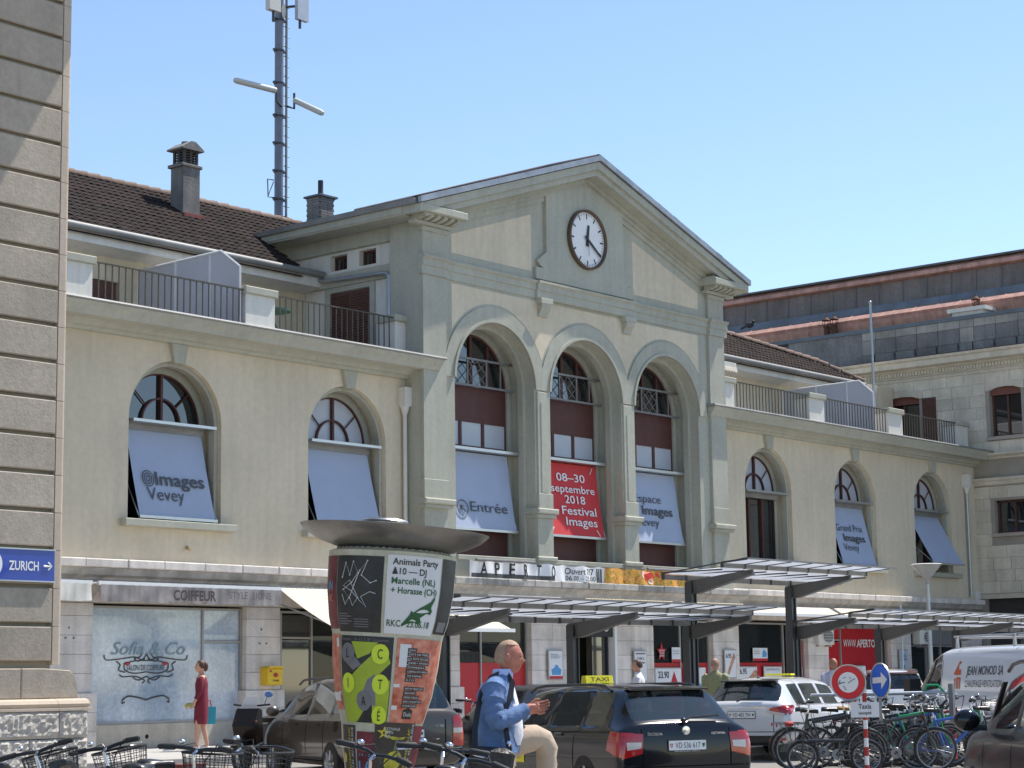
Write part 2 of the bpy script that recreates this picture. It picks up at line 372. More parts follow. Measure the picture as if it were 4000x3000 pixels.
blind(fanw[1], WX[1], 1.03, .40, 6.93, -.10, 5.02, fab_w, [])
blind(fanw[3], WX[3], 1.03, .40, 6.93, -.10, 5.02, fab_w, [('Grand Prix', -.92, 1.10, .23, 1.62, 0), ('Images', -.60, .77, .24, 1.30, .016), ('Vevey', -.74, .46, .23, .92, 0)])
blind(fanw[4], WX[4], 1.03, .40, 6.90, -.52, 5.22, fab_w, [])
# ------------------------------------------------------------------ pavilion
YP = -.5; AX = [37.53, 41.2, 44.83]; AR = 1.52; AZ = 8.86
holes = [dedupe(arch_hole(c, AR, 4.55, AZ, 28)) for c in AX]
w = MB().wall([(34.8, Z0), (47.6, Z0), (47.6, 12.62), (41.2, 14.76), (34.8, 12.62)], holes, YP, .32)
P('wall', w, trim, label='grey-green front wall of the gabled pavilion')
# cream panels, 12 mm proud render is recessed by a frame: panel above arches
out = 1.99
def cream_panel():
    pts = [(35.92, 11.17), (46.42, 11.17), (46.42, 10.02)]
    xs = [c for c in AX[::-1]]
    a_end = math.acos((46.42 - AX[2]) / out)
    pts += arc(AX[2], AZ, out, a_end, PI - math.acos((AX[2]-AX[1])/2/out), 14)
    a = math.acos((AX[2]-AX[1])/2/out); b = math.acos((AX[1]-AX[0])/2/out)
    pts += arc(AX[1], AZ, out, a, PI - b, 14)[1:]
    a_l = math.acos((AX[0] - 35.92) / out)
    pts += arc(AX[0], AZ, out, b, PI - a_l, 14)[1:]
    return dedupe(pts)
P('render_panel', MB().prism(cream_panel(), YP - .006, YP + .02), cream)
P('render_panel', MB().prism([(35.93, 11.93), (39.02, 11.93), (39.02, 13.42), (35.93, 12.40)], YP - .006, YP + .02), cream)
P('render_panel', MB().prism([(43.38, 11.93), (46.47, 11.93), (46.47, 12.40), (43.38, 13.42)], YP - .006, YP + .02), cream)
# archivolts: outer band and inner roll
for c in AX:
    P('archivolt', MB().prism(ring2d(c, AZ, AR + .02, AR + .40, 0, PI, 36), YP - (.038 if c == AX[1] else .035), YP), trim)
    P('arch_moulding', MB().prism(ring2d(c, AZ, AR + .001, AR + .075, -.0, PI, 36), YP - .075, YP - .036), trim)
    rv = MB().prism(ring2d(c, AZ, AR - .12, AR - .001, 0, PI, 36), YP + .28, YP + .46)
    for sx in (-1, 1): rv.box(*sorted((c + sx*(AR-.001), c + sx*(AR-.12))), YP + .28, YP + .46, 4.55, AZ)
    rv.prism(ring2d(c, AZ, 1.335, AR - .004, 0, PI, 36), .24, .50)
    for sx in (-1, 1): rv.box(*sorted((c + sx*(AR-.004), c + sx*1.335)), .24, .50, 4.57, AZ)
    P('reveal_moulding', rv, trim)
    P('arch_sill', MB().bbox(c - AR + .002, c + AR - .002, YP - .06, .3, 4.44, 4.56, .012), trim)
# pilasters
def pil(x0, x1, yo):
    y = YP - yo
    o = P('pilaster', MB().box(x0, x1, y, YP, 3.95, 12.30), trim)
    P('pilaster_base', MB().bbox(x0 - .05, x1 + .05, y - .05, YP, 3.96, 4.62, .01), trim, o)
    P('base_moulding', MB().bbox(x0 - .08, x1 + .08, y - .10, YP, 4.62, 4.74, .03), trim, o)
    P('impost_ledge', MB().bbox(x0 - .14, x1 + .14, y - .17, YP, 5.70, 5.84, .03), trim, o)
    P('impost_ledge', MB().bbox(x0 - .09, x1 + .09, y - .11, YP, 5.62, 5.698, .01), trim, o)
    P('shaft_foot', MB().bbox(x0 - .03, x1 + .03, y - .03, YP, 5.842, 6.30, .01), trim, o)
    P('capital', MB().bbox(x0 - .04, x1 + .04, y - .04, YP, 12.301, 12.42, .015), trim, o)
pil(34.8, 35.62, .09); pil(46.86, 47.62, .09)
for x in ((AX[0]+AX[1])/2, (AX[1]+AX[2])/2):
    o = P('pier', MB().bbox(x - .245, x + .245, YP - .05, YP, 5.85, AZ - .04, .012), trim)
    P('pier_panel', MB().box(x - .12, x + .12, YP - .066, YP - .045, 6.25, AZ - .3), trim, o)
    P('impost_ledge', MB().bbox(x - .42, x + .42, YP - .18, YP + .5, 5.70, 5.84, .03), trim, o)
    P('impost_ledge', MB().bbox(x - .37, x + .37, YP - .12, YP + .5, 5.60, 5.698, .01), trim, o)
    P('pier_base', MB().bbox(x - .31, x + .31, YP - .06, YP + .3, 4.62, 5.60, .01), trim, o)
    P('base_moulding', MB().bbox(x - .40, x + .40, YP - .13, YP, 4.50, 4.63, .03), trim, o)
    P('pier_foot', MB().bbox(x - .36, x + .36, YP - .09, YP, 3.9, 4.50, .01), trim, o)
    P('shaft_foot', MB().bbox(x - .29, x + .29, YP - .09, YP, 5.842, 6.22, .01), trim, o)
# string course
def string(x0, x1, d, name='string_course'):
    pr = [(YP, 11.24), (YP - .04 - d, 11.24), (YP - .04 - d, 11.44), (YP - .07 - d, 11.45), (YP - .07 - d, 11.60), (YP - .13 - d, 11.64), (YP - .13 - d, 11.69), (YP, 11.74)]
    P(name, MB().sweepx(pr, x0, x1), trim)
string(35.63, 39.12, 0); string(43.28, 46.85, 0); string(39.12, 43.28, .07, 'string_course'); string(34.72, 35.63, .10); string(46.85, 47.70, .10)
# clock bay: slab with curved shoulders
sl_ = [(39.10, 11.745), (43.30, 11.745), (43.30, 12.05)] + [(42.93 + .37*math.cos(a) - .0, 12.42 - .37*math.sin(a)) for a in (PI/2.2, PI/3, PI/6)] + [(42.86, 12.5), (42.86, 14.05), (41.2, 14.55), (39.54, 14.05), (39.54, 12.5)] + [(39.47 - .37*math.cos(a), 12.42 - .37*math.sin(a)) for a in (PI/6, PI/3, PI/2.2)] + [(39.10, 12.05)]
P('clock_bay', MB().prism(sl_, YP - .09, YP, bev=.012), trim)
for x in (39.40, 43.0):
    c = MB(); c.prism([(x - .24, 11.10), (x + .24, 11.10), (x + .24, 11.24), (x - .24, 11.24)], YP - .20, YP, bev=.01)
    c.sweepx([(YP, 10.78), (YP - .07, 10.78), (YP - .08, 10.86), (YP - .17, 10.98), (YP - .19, 11.10), (YP, 11.10)], x - .17, x + .17)
    P('corbel', c, trim)
# gable: raking cornice
SL = .335
def chev(top, th, hw, y0, y1, cx=41.2, tb=None):
    zt = lambda x: top - SL*abs(x - cx)
    return MB().prism([(cx - hw, zt(cx - hw) - th), (cx, top - (tb or th)), (cx + hw, zt(cx + hw) - th), (cx + hw, zt(cx + hw)), (cx, top), (cx - hw, zt(cx - hw))], y0, y1)
P('gutter', chev(15.30, .15, 7.06, -1.17, -1.05), zinc)
P('raking_cornice', chev(15.13, .20, 7.02, -1.10, 8.5), trim)
P('raking_cornice', chev(14.928, .16, 6.75, -1.02, YP + .02), trim)
P('raking_cornice', chev(14.765, .12, 6.6, -.70, YP + .02), trim)
P('raking_cornice', chev(14.643, .10, 6.4, -.60, YP + .02), trim)
P('raking_cornice', chev(14.541, .14, 6.3, -.55, YP + .02), trim)
# eave return blocks at the corners with modillions
for s_ in (-1, 1):
    x0, x1 = sorted((41.2 + s_*6.92, 41.2 + s_*5.32))
    P('cornice_return', MB().bbox(x0, x1, -1.12, YP, 12.62, 12.80, .02), trim)
    P('cornice_return', MB().bbox(x0 + .04, x1 - .04, -1.02, YP, 12.80, 12.86, .02), trim)
    P('cornice_bed', MB().bbox(x0 + .12, x1 - .12, -.72, YP, 12.42, 12.50, .01), trim)
    for k in range(6):
        x = x0 + .2 + k*(x1 - x0 - .4)/5
        P('modillion', MB().sweepx([(YP - .1, 12.50), (-.80, 12.50), (-1.0, 12.56), (-1.0, 12.618), (YP - .1, 12.618)], x - .065, x + .065), trim)
# side wall of pavilion (facing left)
sidew = MB().wall([(YP, Z0), (8.5, Z0), (8.5, 12.85), (YP, 12.85)], [[(1.12, 11.76), (1.70, 11.76), (1.70, 12.15), (1.12, 12.15)], [(2.12, 11.76), (2.70, 11.76), (2.70, 12.15), (2.12, 12.15)], [(1.30, 9.33), (2.68, 9.33), (2.68, 11.2), (1.30, 11.2)]], 34.97, 35.2, plane='YZ')
P('side_wall', sidew, white_r)
for a, b in ((1.12, 1.70), (2.12, 2.70)):
    o = P('window', MB().wall([(a, 11.76), (b, 11.76), (b, 12.15), (a, 12.15)], [[(a+.05, 11.81), ((a+b)/2-.02, 11.81), ((a+b)/2-.02, 12.10), (a+.05, 12.10)], [((a+b)/2+.02, 11.81), (b-.05, 11.81), (b-.05, 12.10), ((a+b)/2+.02, 12.10)]], 35.12, 35.16, plane='YZ'), redwood)
    P('pane', MB().add([(35.15, a, 11.76), (35.15, b, 11.76), (35.15, b, 12.15), (35.15, a, 12.15)], [(0, 1, 2, 3)]), gls_d, o)
P('side_pilaster', MB().box(34.785, 34.965, YP + .002, .48, 4.1, 12.60), trim)
P('side_string_course', MB().box(34.87, 34.965, .48, 3.4, 11.33, 11.66), trim)
P('side_frieze', MB().box(34.86, 34.965, .48, 8.4, 12.22, 12.80), trim)
P('terrace_door_surround', MB().wall([(1.14, 9.33), (2.86, 9.33), (2.86, 11.33), (1.14, 11.33)], [[(1.30, 9.34), (2.68, 9.34), (2.68, 11.2), (1.30, 11.2)]], 34.92, 34.965, plane='YZ'), trim)
for a, b in ((1.32, 1.985), (1.995, 2.66)):
    sh = MB().box(34.94, 34.98, a, b, 9.35, 11.18)
    for k in range(26): sh.add([(34.94, a+.06, 9.45+k*.066), (34.92, a+.06, 9.42+k*.066), (34.92, b-.06, 9.42+k*.066), (34.94, b-.06, 9.45+k*.066), (34.94, a+.06, 9.41+k*.066), (34.94, b-.06, 9.41+k*.066)], [(0, 1, 2, 3), (1, 4, 5, 2)])
    P('shutter', sh, brownw)
P('drainpipe', MB().tube([(34.80, 2.95, 11.56), (34.78, 2.6, 11.50), (34.78, .62, 11.42), (34.78, .52, 11.35), (34.78, .52, 9.3)], .05, 10), galv)
# side eaves of the pavilion roof
P('side_eave', MB().sweepy([(34.15, 12.80), (34.15, 12.62), (34.30, 12.58), (34.75, 12.56), (34.97, 12.60), (34.97, 12.95), (34.2, 12.92)], -.52, 6.2), trim)
P('side_gutter', MB().sweepy([(34.05, 12.90), (34.08, 12.78), (34.18, 12.78), (34.20, 12.92)], -1.0, 6.0), zincw)
P('side_eave', MB().sweepy([(47.4, 12.60), (47.7, 12.56), (48.2, 12.62), (48.25, 12.80), (47.4, 12.95)], -.52, 6.2), trim)
# pavilion roof slabs with tiles along the verges
rf = P('roof', MB().prism([(34.12, 12.905), (41.2, 15.28), (48.28, 12.905), (41.2, 15.16)], -1.02, 9.0), tile_m, label='brown tiled roof of the pavilion')
tme = MB().box(-.13, .13, -.12, .12, 0, .035).mesh('tile', tile_m)
for s_ in (-1, 1):
    for k in range(30):
        d = .1 + k*.235; put('verge_tile', tme, rf, loc=(41.2 + s_*d, -1.02 + random.uniform(-.02, .02), 15.275 - SL*d*.995), rot=(0, s_*math.atan(SL) + random.uniform(-.03, .05), 0))
P('ridge_cap', MB().lathe([(.10, 0), (.13, 1.6), (.10, 9)], (41.2, -1.1, 15.24), 10, axis='Y'), slate, rf)
# arched windows of the pavilion
def big_window(c, y=.30, r=1.36):
    f = MB(); t = .07; zs = AZ
    f.prism(ring2d(c, zs, r - t, r, 0, PI, 28), y, y + .08)
    f.box(c - r, c - r + t, y, y + .08, 4.6, zs); f.box(c + r - t, c + r, y, y + .08, 4.6, zs)
    for dx in (-.66, 0, .66): f.box(c + dx - .04, c + dx + .04, y, y + .07, zs, zs + math.sqrt((r-t)**2 - dx*dx))
    f.box(c - r + t, c + r - t, y - .01, y + .07, zs - .90, zs)       # panel
    for dx in (-.43, .43): f.box(c + dx - .05, c + dx + .05, y - .01, y + .07, 7.36, zs - .9)
    f.box(c - r + t, c + r - t, y - .01, y + .07, 4.6, 5.36)
    f.box(c - r + t, c + r - t, y - .012, y + .07, 7.28, 7.37)
    o = P('arched_window', f, redwood)
    P('fan_pane', MB().add([(x, y + .05, z) for x, z in arc(c, zs, r - .03, 0, PI, 24)], [tuple(range(25))]), gls_d, o)
    for a, b in ((-r + t, -.48), (-.38, .38), (.48, r - t)): P('white_pane', MB().box(c + a, c + b, y + .02, y + .04, 7.37, 7.96), gls_w, o)
    P('pane', MB().add([(c - r, y + .06, 5.3), (c + r, y + .06, 5.3), (c + r, y + .06, 7.3), (c - r, y + .06, 7.3)], [(0, 1, 2, 3)]), gls_d, o)
    rl = MB(); yr = y - .22
    for z in (8.83, 9.50): rl.box(c - 1.30, c + 1.42, yr, yr + .05, z, z + .05)
    for dx in (-.9, -.36, .36, .9): rl.box(c + dx - .02, c + dx + .02, yr + .005, yr + .04, 8.88, 9.50)
    for (a, b) in (((-.34, 9.19), (0, 9.49)), ((0, 9.49), (.34, 9.19)), ((.34, 9.19), (0, 8.89)), ((0, 8.89), (-.34, 9.19)), ((-.34, 8.89), (.34, 9.49)), ((-.34, 9.49), (.34, 8.89))):
        rl.tube([(c + a[0], yr + .02, a[1]), (c + b[0], yr + .02, b[1])], .012, 4)
    P('guard_rail', rl, steelg, o)
    P('blind_box', MB().box(c - 1.37, c + 1.50, -.08, y - .01, 7.20, 7.27), alu, o)
    return o
bw = [big_window(c) for c in AX]
def arrow_ring(L, on, up):
    pts = [on(-.72 + .20*math.cos(a), .50 + .20*math.sin(a)) + Vector((0, -.014, 0)) for a in [PI*2*j/24 for j in range(25)]]; L.tube(pts, .012, 4)
    L.tube([on(-.63, .41) + Vector((0, -.014, 0)), on(-.79, .57) + Vector((0, -.014, 0))], .014, 4)
    L.tube([on(-.79, .44) + Vector((0, -.014, 0)), on(-.79, .57) + Vector((0, -.014, 0)), on(-.66, .57) + Vector((0, -.014, 0))], .014, 4)
def ticks(L, on, up):
    for u, v, a in ((-1.03, 1.80, -1), (1.0, 1.80, 1), (-.95, .12, 1), (.98, .12, -1)):
        L.tube([on(u - .06, v - .08*a) + Vector((0, -.014, 0)), on(u + .06, v + .08*a) + Vector((0, -.014, 0))], .014, 4)
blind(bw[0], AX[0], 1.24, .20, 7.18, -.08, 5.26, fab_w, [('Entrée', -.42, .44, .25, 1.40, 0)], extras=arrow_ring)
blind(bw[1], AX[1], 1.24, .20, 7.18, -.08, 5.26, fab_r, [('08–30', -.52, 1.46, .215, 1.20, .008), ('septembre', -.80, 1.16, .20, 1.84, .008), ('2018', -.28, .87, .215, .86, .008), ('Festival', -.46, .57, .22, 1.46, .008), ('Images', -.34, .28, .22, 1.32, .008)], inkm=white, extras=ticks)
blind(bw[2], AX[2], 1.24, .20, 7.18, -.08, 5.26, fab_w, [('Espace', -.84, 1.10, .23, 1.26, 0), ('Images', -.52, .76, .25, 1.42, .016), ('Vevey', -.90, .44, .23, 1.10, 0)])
# floodlight bars on the pavilion sill
for c in (37.4, 44.3): P('light_bar', MB().tube([(c - 1.3, YP - .55, 4.42), (c + .9, YP - .55, 4.42)], .035, 8).tube([(c + .85, YP - .55, 4.42), (c + .85, YP, 4.50)], .02, 6), steelg)
# downpipes
for x, m_, zt in ((34.66, cream, 8.15), (47.82, cream, 8.0), (63.1, cream, 8.05)):
    d = MB().tube([(x, -.1, zt), (x, -.1, 4.2)], .05, 10, 1 if x > 60 else 0); d.box(x - .12, x + .12, -.22, -.002, zt - .1, zt + .35)
    d.lathe([(.12, zt - .1), (.06, zt - .3)], (x, -.1, 0), 10)
    P('downpipe', d, [white_r, galv])
# ------------------------------------------------------------------ ledge stones
lx = 14.0; rs = random.Random(3)
while lx < 63.6:
    w_ = rs.uniform(.85, 1.15); x1 = min(lx + w_, 63.6); mid = 34.4 < lx < 47.9
    yf = -.95 if mid else -.36
    if 33.6 < lx < 34.4: x1 = 34.42
    if lx < 48.0 < x1: x1 = 48.0
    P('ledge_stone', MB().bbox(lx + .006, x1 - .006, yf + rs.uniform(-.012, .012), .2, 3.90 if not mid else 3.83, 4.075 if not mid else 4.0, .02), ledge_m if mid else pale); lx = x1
for a, b, yf in ((14, 34.42, -.36), (34.42, 48.0, -.95), (48.0, 63.6, -.36)):
    e_ = 3.895 if yf > -.5 else 3.825
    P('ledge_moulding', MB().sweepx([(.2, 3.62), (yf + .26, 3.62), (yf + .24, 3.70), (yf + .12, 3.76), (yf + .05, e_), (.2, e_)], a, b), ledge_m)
# ------------------------------------------------------------------ ground floor
opens = [(20.0, 24.3), (25.50, 29.62), (30.62, 35.35), (36.55, 39.28), (40.95, 42.78), (44.5, 47.35), (48.66, 52.4), (53.58, 57.42), (58.72, 62.2)]
P('shop_lintel', MB().box(14, 63.7, -.12, .5, 3.20, 3.62), joint_m)
cy = [.28, .66, 1.04, 1.42, 1.80, 2.18, 2.56, 2.94, 3.20]
prev = 14.0
for i, (a, b) in enumerate(opens + [(63.7, 64)]):
    x0, x1 = prev, a; prev = b
    pr_ = P('shop_pier', MB().box(x0 + .02, x1 - .02, -.06, .9, .2, 3.2), joint_m)
    for k in range(8):
        z0, z1 = cy[k] + .003, cy[k+1] - .003
        n = 1 if x1 - x0 < 1.3 else (2 if x1 - x0 < 3 else 6)
        ex = .07 if k < 3 else 0
        for j in range(n):
            xa = x0 + (x1 - x0)*j/n + .003 - (ex if j == 0 else 0); xb = x0 + (x1 - x0)*(j+1)/n - .003 + (ex if j == n-1 else 0)
            P('stone', MB().bbox(xa, xb, -.10 - ex - rs.uniform(0, .006), .5, z0, z1, .006), pale, pr_)
for x in [14 + k*1.25 for k in range(40)]:
    if x < 63: P('lintel_stone', MB().bbox(x + .003, x + 1.247, -.145, -.12, 3.215, 3.61, .006), pale)
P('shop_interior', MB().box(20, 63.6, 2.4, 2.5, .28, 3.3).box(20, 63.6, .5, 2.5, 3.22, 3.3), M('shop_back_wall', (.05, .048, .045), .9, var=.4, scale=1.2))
dado = M('stained_dado', (.50, .45, .37), .9, var=.14, scale=2.5, streak=.2, bump=.2)
greyframe = M('grey_metal_frame', (.36, .34, .32), .5, .3, var=.06)
def shopfront(a, b, z0, z1, xs, zs_, frame, panes, y=.05, dadoz=None, label=None):
    f = MB(); t = .05
    f.box(a, b, y, y + .08, z1 - t, z1); f.box(a, b, y, y + .08, z0, z0 + t)
    for x in [a + t/2] + list(xs) + [b - t/2]: f.box(x - t/2, x + t/2, y - .005, y + .085, z0, z1)
    for (xa, xb, z) in zs_: f.box(xa, xb, y + .002, y + .078, z - t/2, z + t/2)
    o = P('shopfront', f, frame, label=label)
    for (xa, xb, za, zb, m_, nm) in panes: P(nm, MB().box(xa, xb, y + .035, y + .045, za, zb), m_, o)
    if dadoz: P('dado', MB().bbox(a, b, y - .04, y + .3, .28, dadoz, .01), dado, o)
    return o
shg = glassy('shop_glass', (.02, .024, .025), .55, .02)
o = shopfront(25.50, 29.62, .78, 3.16, [28.52], [(28.55, 29.6, 2.45)], greyframe, [(25.56, 28.5, .83, 3.11, gls_b, 'shop_pane'), (28.56, 29.56, .83, 2.42, gls_b, 'shop_pane'), (28.56, 29.56, 2.48, 3.11, gls_b, 'shop_pane')], dadoz=.78, label='hairdresser shopfront with blue filmed glass')
L = MB(); yl = .07
textmb('Sofia & Co', L, (26.10, yl, 2.18), (1, 0, 0), (0, 0, 1), .26, 1.95, 0, shear=.35)
P('lettering', L, M('faded_lettering', (.22, .30, .33), .6, var=.1), o)
L = MB(); textmb('SALON DE COIFFURE', L, (26.50, yl, 1.86), (1, 0, 0), (0, 0, 1), .11, 1.0, .01)
def curl(pts, r=.012):
    q = []
    for i in range(len(pts) - 1):
        p0, p1, p2, p3 = pts[max(i-1, 0)], pts[i], pts[i+1], pts[min(i+2, len(pts)-1)]
        for t in (0, .25, .5, .75):
            q.append(tuple(.5*((2*p1[k]) + (-p0[k]+p2[k])*t + (2*p0[k]-5*p1[k]+4*p2[k]-p3[k])*t*t + (-p0[k]+3*p1[k]-3*p2[k]+p3[k])*t**3) for k in (0, 1)))
    q.append(pts[-1]); L.tube([(x, yl, z) for x, z in q], r, 4)
for s_ in (-1, 1):
    X = lambda u: 27.02 + s_*u
    curl([(X(1.1), 2.17), (X(1.06), 2.08), (X(.92), 2.07), (X(.6), 2.10), (X(.3), 2.13), (X(.1), 2.06), (X(.05), 2.10)])
    curl([(X(.2), 2.04), (X(.32), 2.09), (X(.16), 2.14), (X(.12), 2.22)]); curl([(X(0), 2.20), (X(.05), 2.12), (X(.14), 2.06)])
    curl([(X(.78), 2.04), (X(.68), 1.97), (X(.72), 1.87), (X(.55), 1.82)]); curl([(X(.58), 2.0), (X(.55), 1.86), (X(.3), 1.80), (X(0), 1.83)])
    curl([(X(.58), 2.0), (X(.3), 2.05), (X(0), 2.06)])
    curl([(X(.7), 1.78), (X(.6), 1.73), (X(.3), 1.74), (X(.05), 1.66), (X(.1), 1.60)]); curl([(X(.35), 1.72), (X(.2), 1.66), (X(.0), 1.74)])
    curl([(X(.6), 1.28), (X(.45), 1.34), (X(.2), 1.31), (X(0), 1.26)], .016); curl([(X(.6), 1.28), (X(.62), 1.2), (X(.55), 1.22)], .012)
P('lettering', L, ink, o)
L = MB(); [L.ball((27.02 + s_*.50, yl, 2.0), .06, 6, sc=(1.3, .1, .6)) for s_ in (-1, 1)]; P('emblem', L, red, o)
shopfront(30.62, 35.35, .34, 3.14, [30.78, 31.72, 33.0, 34.2], [(30.6, 31.7, 2.55), (30.8, 31.7, .5)], greyframe, [(31.75, 35.3, .4, 3.1, shg, 'shop_pane'), (30.84, 31.66, .6, 2.5, gls_d, 'door_pane'), (30.84, 31.66, 2.6, 3.05, gls_d, 'door_pane')], label='kiosk door and dark shop window')
shopfront(36.55, 39.28, .34, 3.14, [37.5], [], greyframe, [(36.6, 39.25, 2.0, 3.1, shg, 'shop_pane'), (36.6, 39.25, .4, 1.995, red, 'red_panel'), (36.62, 37.5, 2.0, 2.26, greyframe, 'grey_panel')], label='shop window above bright red panel')
o = shopfront(40.95, 42.78, .28, 3.2, [42.62], [], M('dark_frame', (.03, .03, .032), .4, var=.1), [(42.0, 42.58, .3, 2.9, gls_d, 'sliding_door')], label='dark shop entrance')
P('entrance_fascia', MB().box(41.0, 42.7, -.08, .04, 2.66, 3.18), black, o)
L = MB(); textmb('A P E R T O', L, (41.06, -.085, 2.80), (1, 0, 0), (0, 0, 1), .20, 1.45, 0); P('lettering', L, white, o)
P('white_jamb', MB().box(42.70, 42.80, -.14, .3, .28, 3.2), white, o)
shopfront(44.5, 47.35, .34, 3.14, [44.58, 45.95], [], greyframe, [(44.6, 47.3, 1.98, 3.1, shg, 'shop_pane'), (44.6, 47.3, .4, 1.975, red, 'red_panel')], label='shop window with red band and star')
shopfront(48.66, 52.4, .34, 3.14, [51.25, 51.55], [(51.55, 52.4, 2.66)], greyframe, [(48.7, 51.2, 1.98, 3.1, shg, 'shop_pane'), (48.7, 51.2, .4, 1.975, red, 'red_panel'), (51.6, 52.35, 2.7, 3.1, red, 'red_panel'), (51.6, 52.35, .4, 2.6, red, 'red_panel')], label='wide dark shop window over red band')
o = shopfront(53.58, 57.42, .34, 3.14, [54.55], [(53.6, 54.55, 2.66)], greyframe, [(53.62, 54.5, 2.7, 3.1, red, 'red_panel'), (53.62, 54.5, .4, 2.6, red, 'red_panel'), (54.62, 57.36, .4, 3.1, M('deep_red_vinyl', (.42, .012, .02), .5, var=.05), 'red_panel')], label='red panelled shopfront with web address')
L = MB(); textmb('WWW.', L, (54.74, .07, 2.45), (1, 0, 0), (0, 0, 1), .235, .80, 0); textmb('APERTO', L, (55.56, .07, 2.45), (1, 0, 0), (0, 0, 1), .235, 1.12, .02); textmb('.CH', L, (56.80, .07, 2.45), (1, 0, 0), (0, 0, 1), .235, .50, 0); P('lettering', L, white, o)
shopfront(58.72, 62.2, .28, 3.14, [60.0, 60.2, 61.0], [(58.8, 62.2, 2.5)], greyframe, [(58.8, 59.95, .3, 2.45, gls_d, 'door_pane'), (60.2, 62.1, .3, 2.45, gls_d, 'door_pane'), (58.8, 62.1, 2.55, 3.1, M('grey_board', (.22, .21, .20), .7, var=.1), 'panel')], label='dark passage doors at the far end')
# neon strips inside shop five
P('ceiling_tube', MB().box(44.75, 45.45, .7, .78, 2.86, 2.90).box(44.75, 45.5, .9, .98, 2.76, 2.80), M('lit_tube', (1, .95, .35), .5, var=0, emis=1.6))
# small wall stubs in the wing wall
for x in (28.0, 50.2, 54.4): P('overflow_spout', MB().tube([(x, .0, 4.42), (x - .05, -.16, 4.36)], .035, 6), M('spout', (.45, .33, .2), .7))
# ------------------------------------------------------------------ terrace piers and railings
for x0, x1 in ((19.5, 20.5), (24.45, 25.40), (29.62, 30.5), (34.42, 34.79), (47.9, 48.93), (53.1, 53.98), (58.0, 58.93), (62.75, 63.55)):
    o = P('terrace_pier', MB().box(x0, x1, -.02, .50, 9.30, 10.1), white_r)
    P('coping', MB().bbox(x0 - .06, x1 + .06, -.09, .56, 10.10, 10.27, .02), trim, o)
    P('pier_foot', MB().bbox(x0 - .03, x1 + .03, -.06, .53, 9.29, 9.42, .02), white_r, o)
bar = MB().box(-.011, .011, -.011, .011, 0, .76).mesh('bar', rail_m)
for a, b in ((20.5, 24.45), (25.40, 29.62), (30.5, 34.42), (48.93, 53.1), (53.98, 58.0), (58.93, 62.75)):
    o = P('railing', MB().box(a, b, -.02, .02, 10.16, 10.19).box(a, b, -.015, .015, 9.40, 9.42), rail_m)
    n = int((b - a) / .172)
    for k in range(1, n): put('bar', bar, o, loc=(a + (b - a) * k / n, 0, 9.41))
# ------------------------------------------------------------------ set back upper floor
P('upper_wall', MB().wall([(12, 9.3), (34.95, 9.3), (34.95, 11.75), (12, 11.75)], [[(27.9, 9.33), (29.0, 9.33), (29.0, 10.75), (27.9, 10.75)], [(32.0, 9.9), (33.4, 9.9), (33.4, 11.0), (32.0, 11.0)]], 3.6, 3.9), cream)
P('shutter', MB().box(27.9, 28.9, 3.58, 3.64, 9.35, 10.72), brownw)
P('upper_wall', MB().wall([(47.6, 9.3), (63.8, 9.3), (63.8, 11.75), (47.6, 11.75)], [[(51.2, 9.6), (52.6, 9.6), (52.6, 10.8), (51.2, 10.8)], [(57.9, 9.6), (59.2, 9.6), (59.2, 10.6), (57.9, 10.6)]], 3.6, 3.9), cream)
for a, b, c, d in ((32.0, 33.4, 9.9, 11.0), (51.2, 52.6, 9.6, 10.8), (57.9, 59.2, 9.6, 10.6)):
    o = P('window', MB().wall([(a, c), (b, c), (b, d), (a, d)], [[(a+.06, c+.06), ((a+b)/2-.03, c+.06), ((a+b)/2-.03, d-.06), (a+.06, d-.06)], [((a+b)/2+.03, c+.06), (b-.06, c+.06), (b-.06, d-.06), ((a+b)/2+.03, d-.06)]], 3.8, 3.85), redwood)
    P('pane', MB().add([(a, 3.86, c), (b, 3.86, c), (b, 3.86, d), (a, 3.86, d)], [(0, 1, 2, 3)]), gls_d, o)
for a, b in ((12, 34.9), (47.65, 61.6)):
    P('eave_board', MB().box(a, b, 2.95, 3.05, 11.38, 11.66), white_r)
    P('eave_soffit', MB().add([(a, 3.0, 11.40), (b, 3.0, 11.40), (b, 3.6, 11.30), (a, 3.6, 11.30)], [(0, 1, 2, 3)]), white_r)
    P('eave_gutter', MB().lathe([(.085, a), (.085, b)], (0, 2.87, 11.70), 10, axis='X', a0=PI/2, a1=3*PI/2), zincw)
P('eave_wall', MB().box(61.6, 63.8, 3.0, 3.6, 9.3, 11.8), cream)
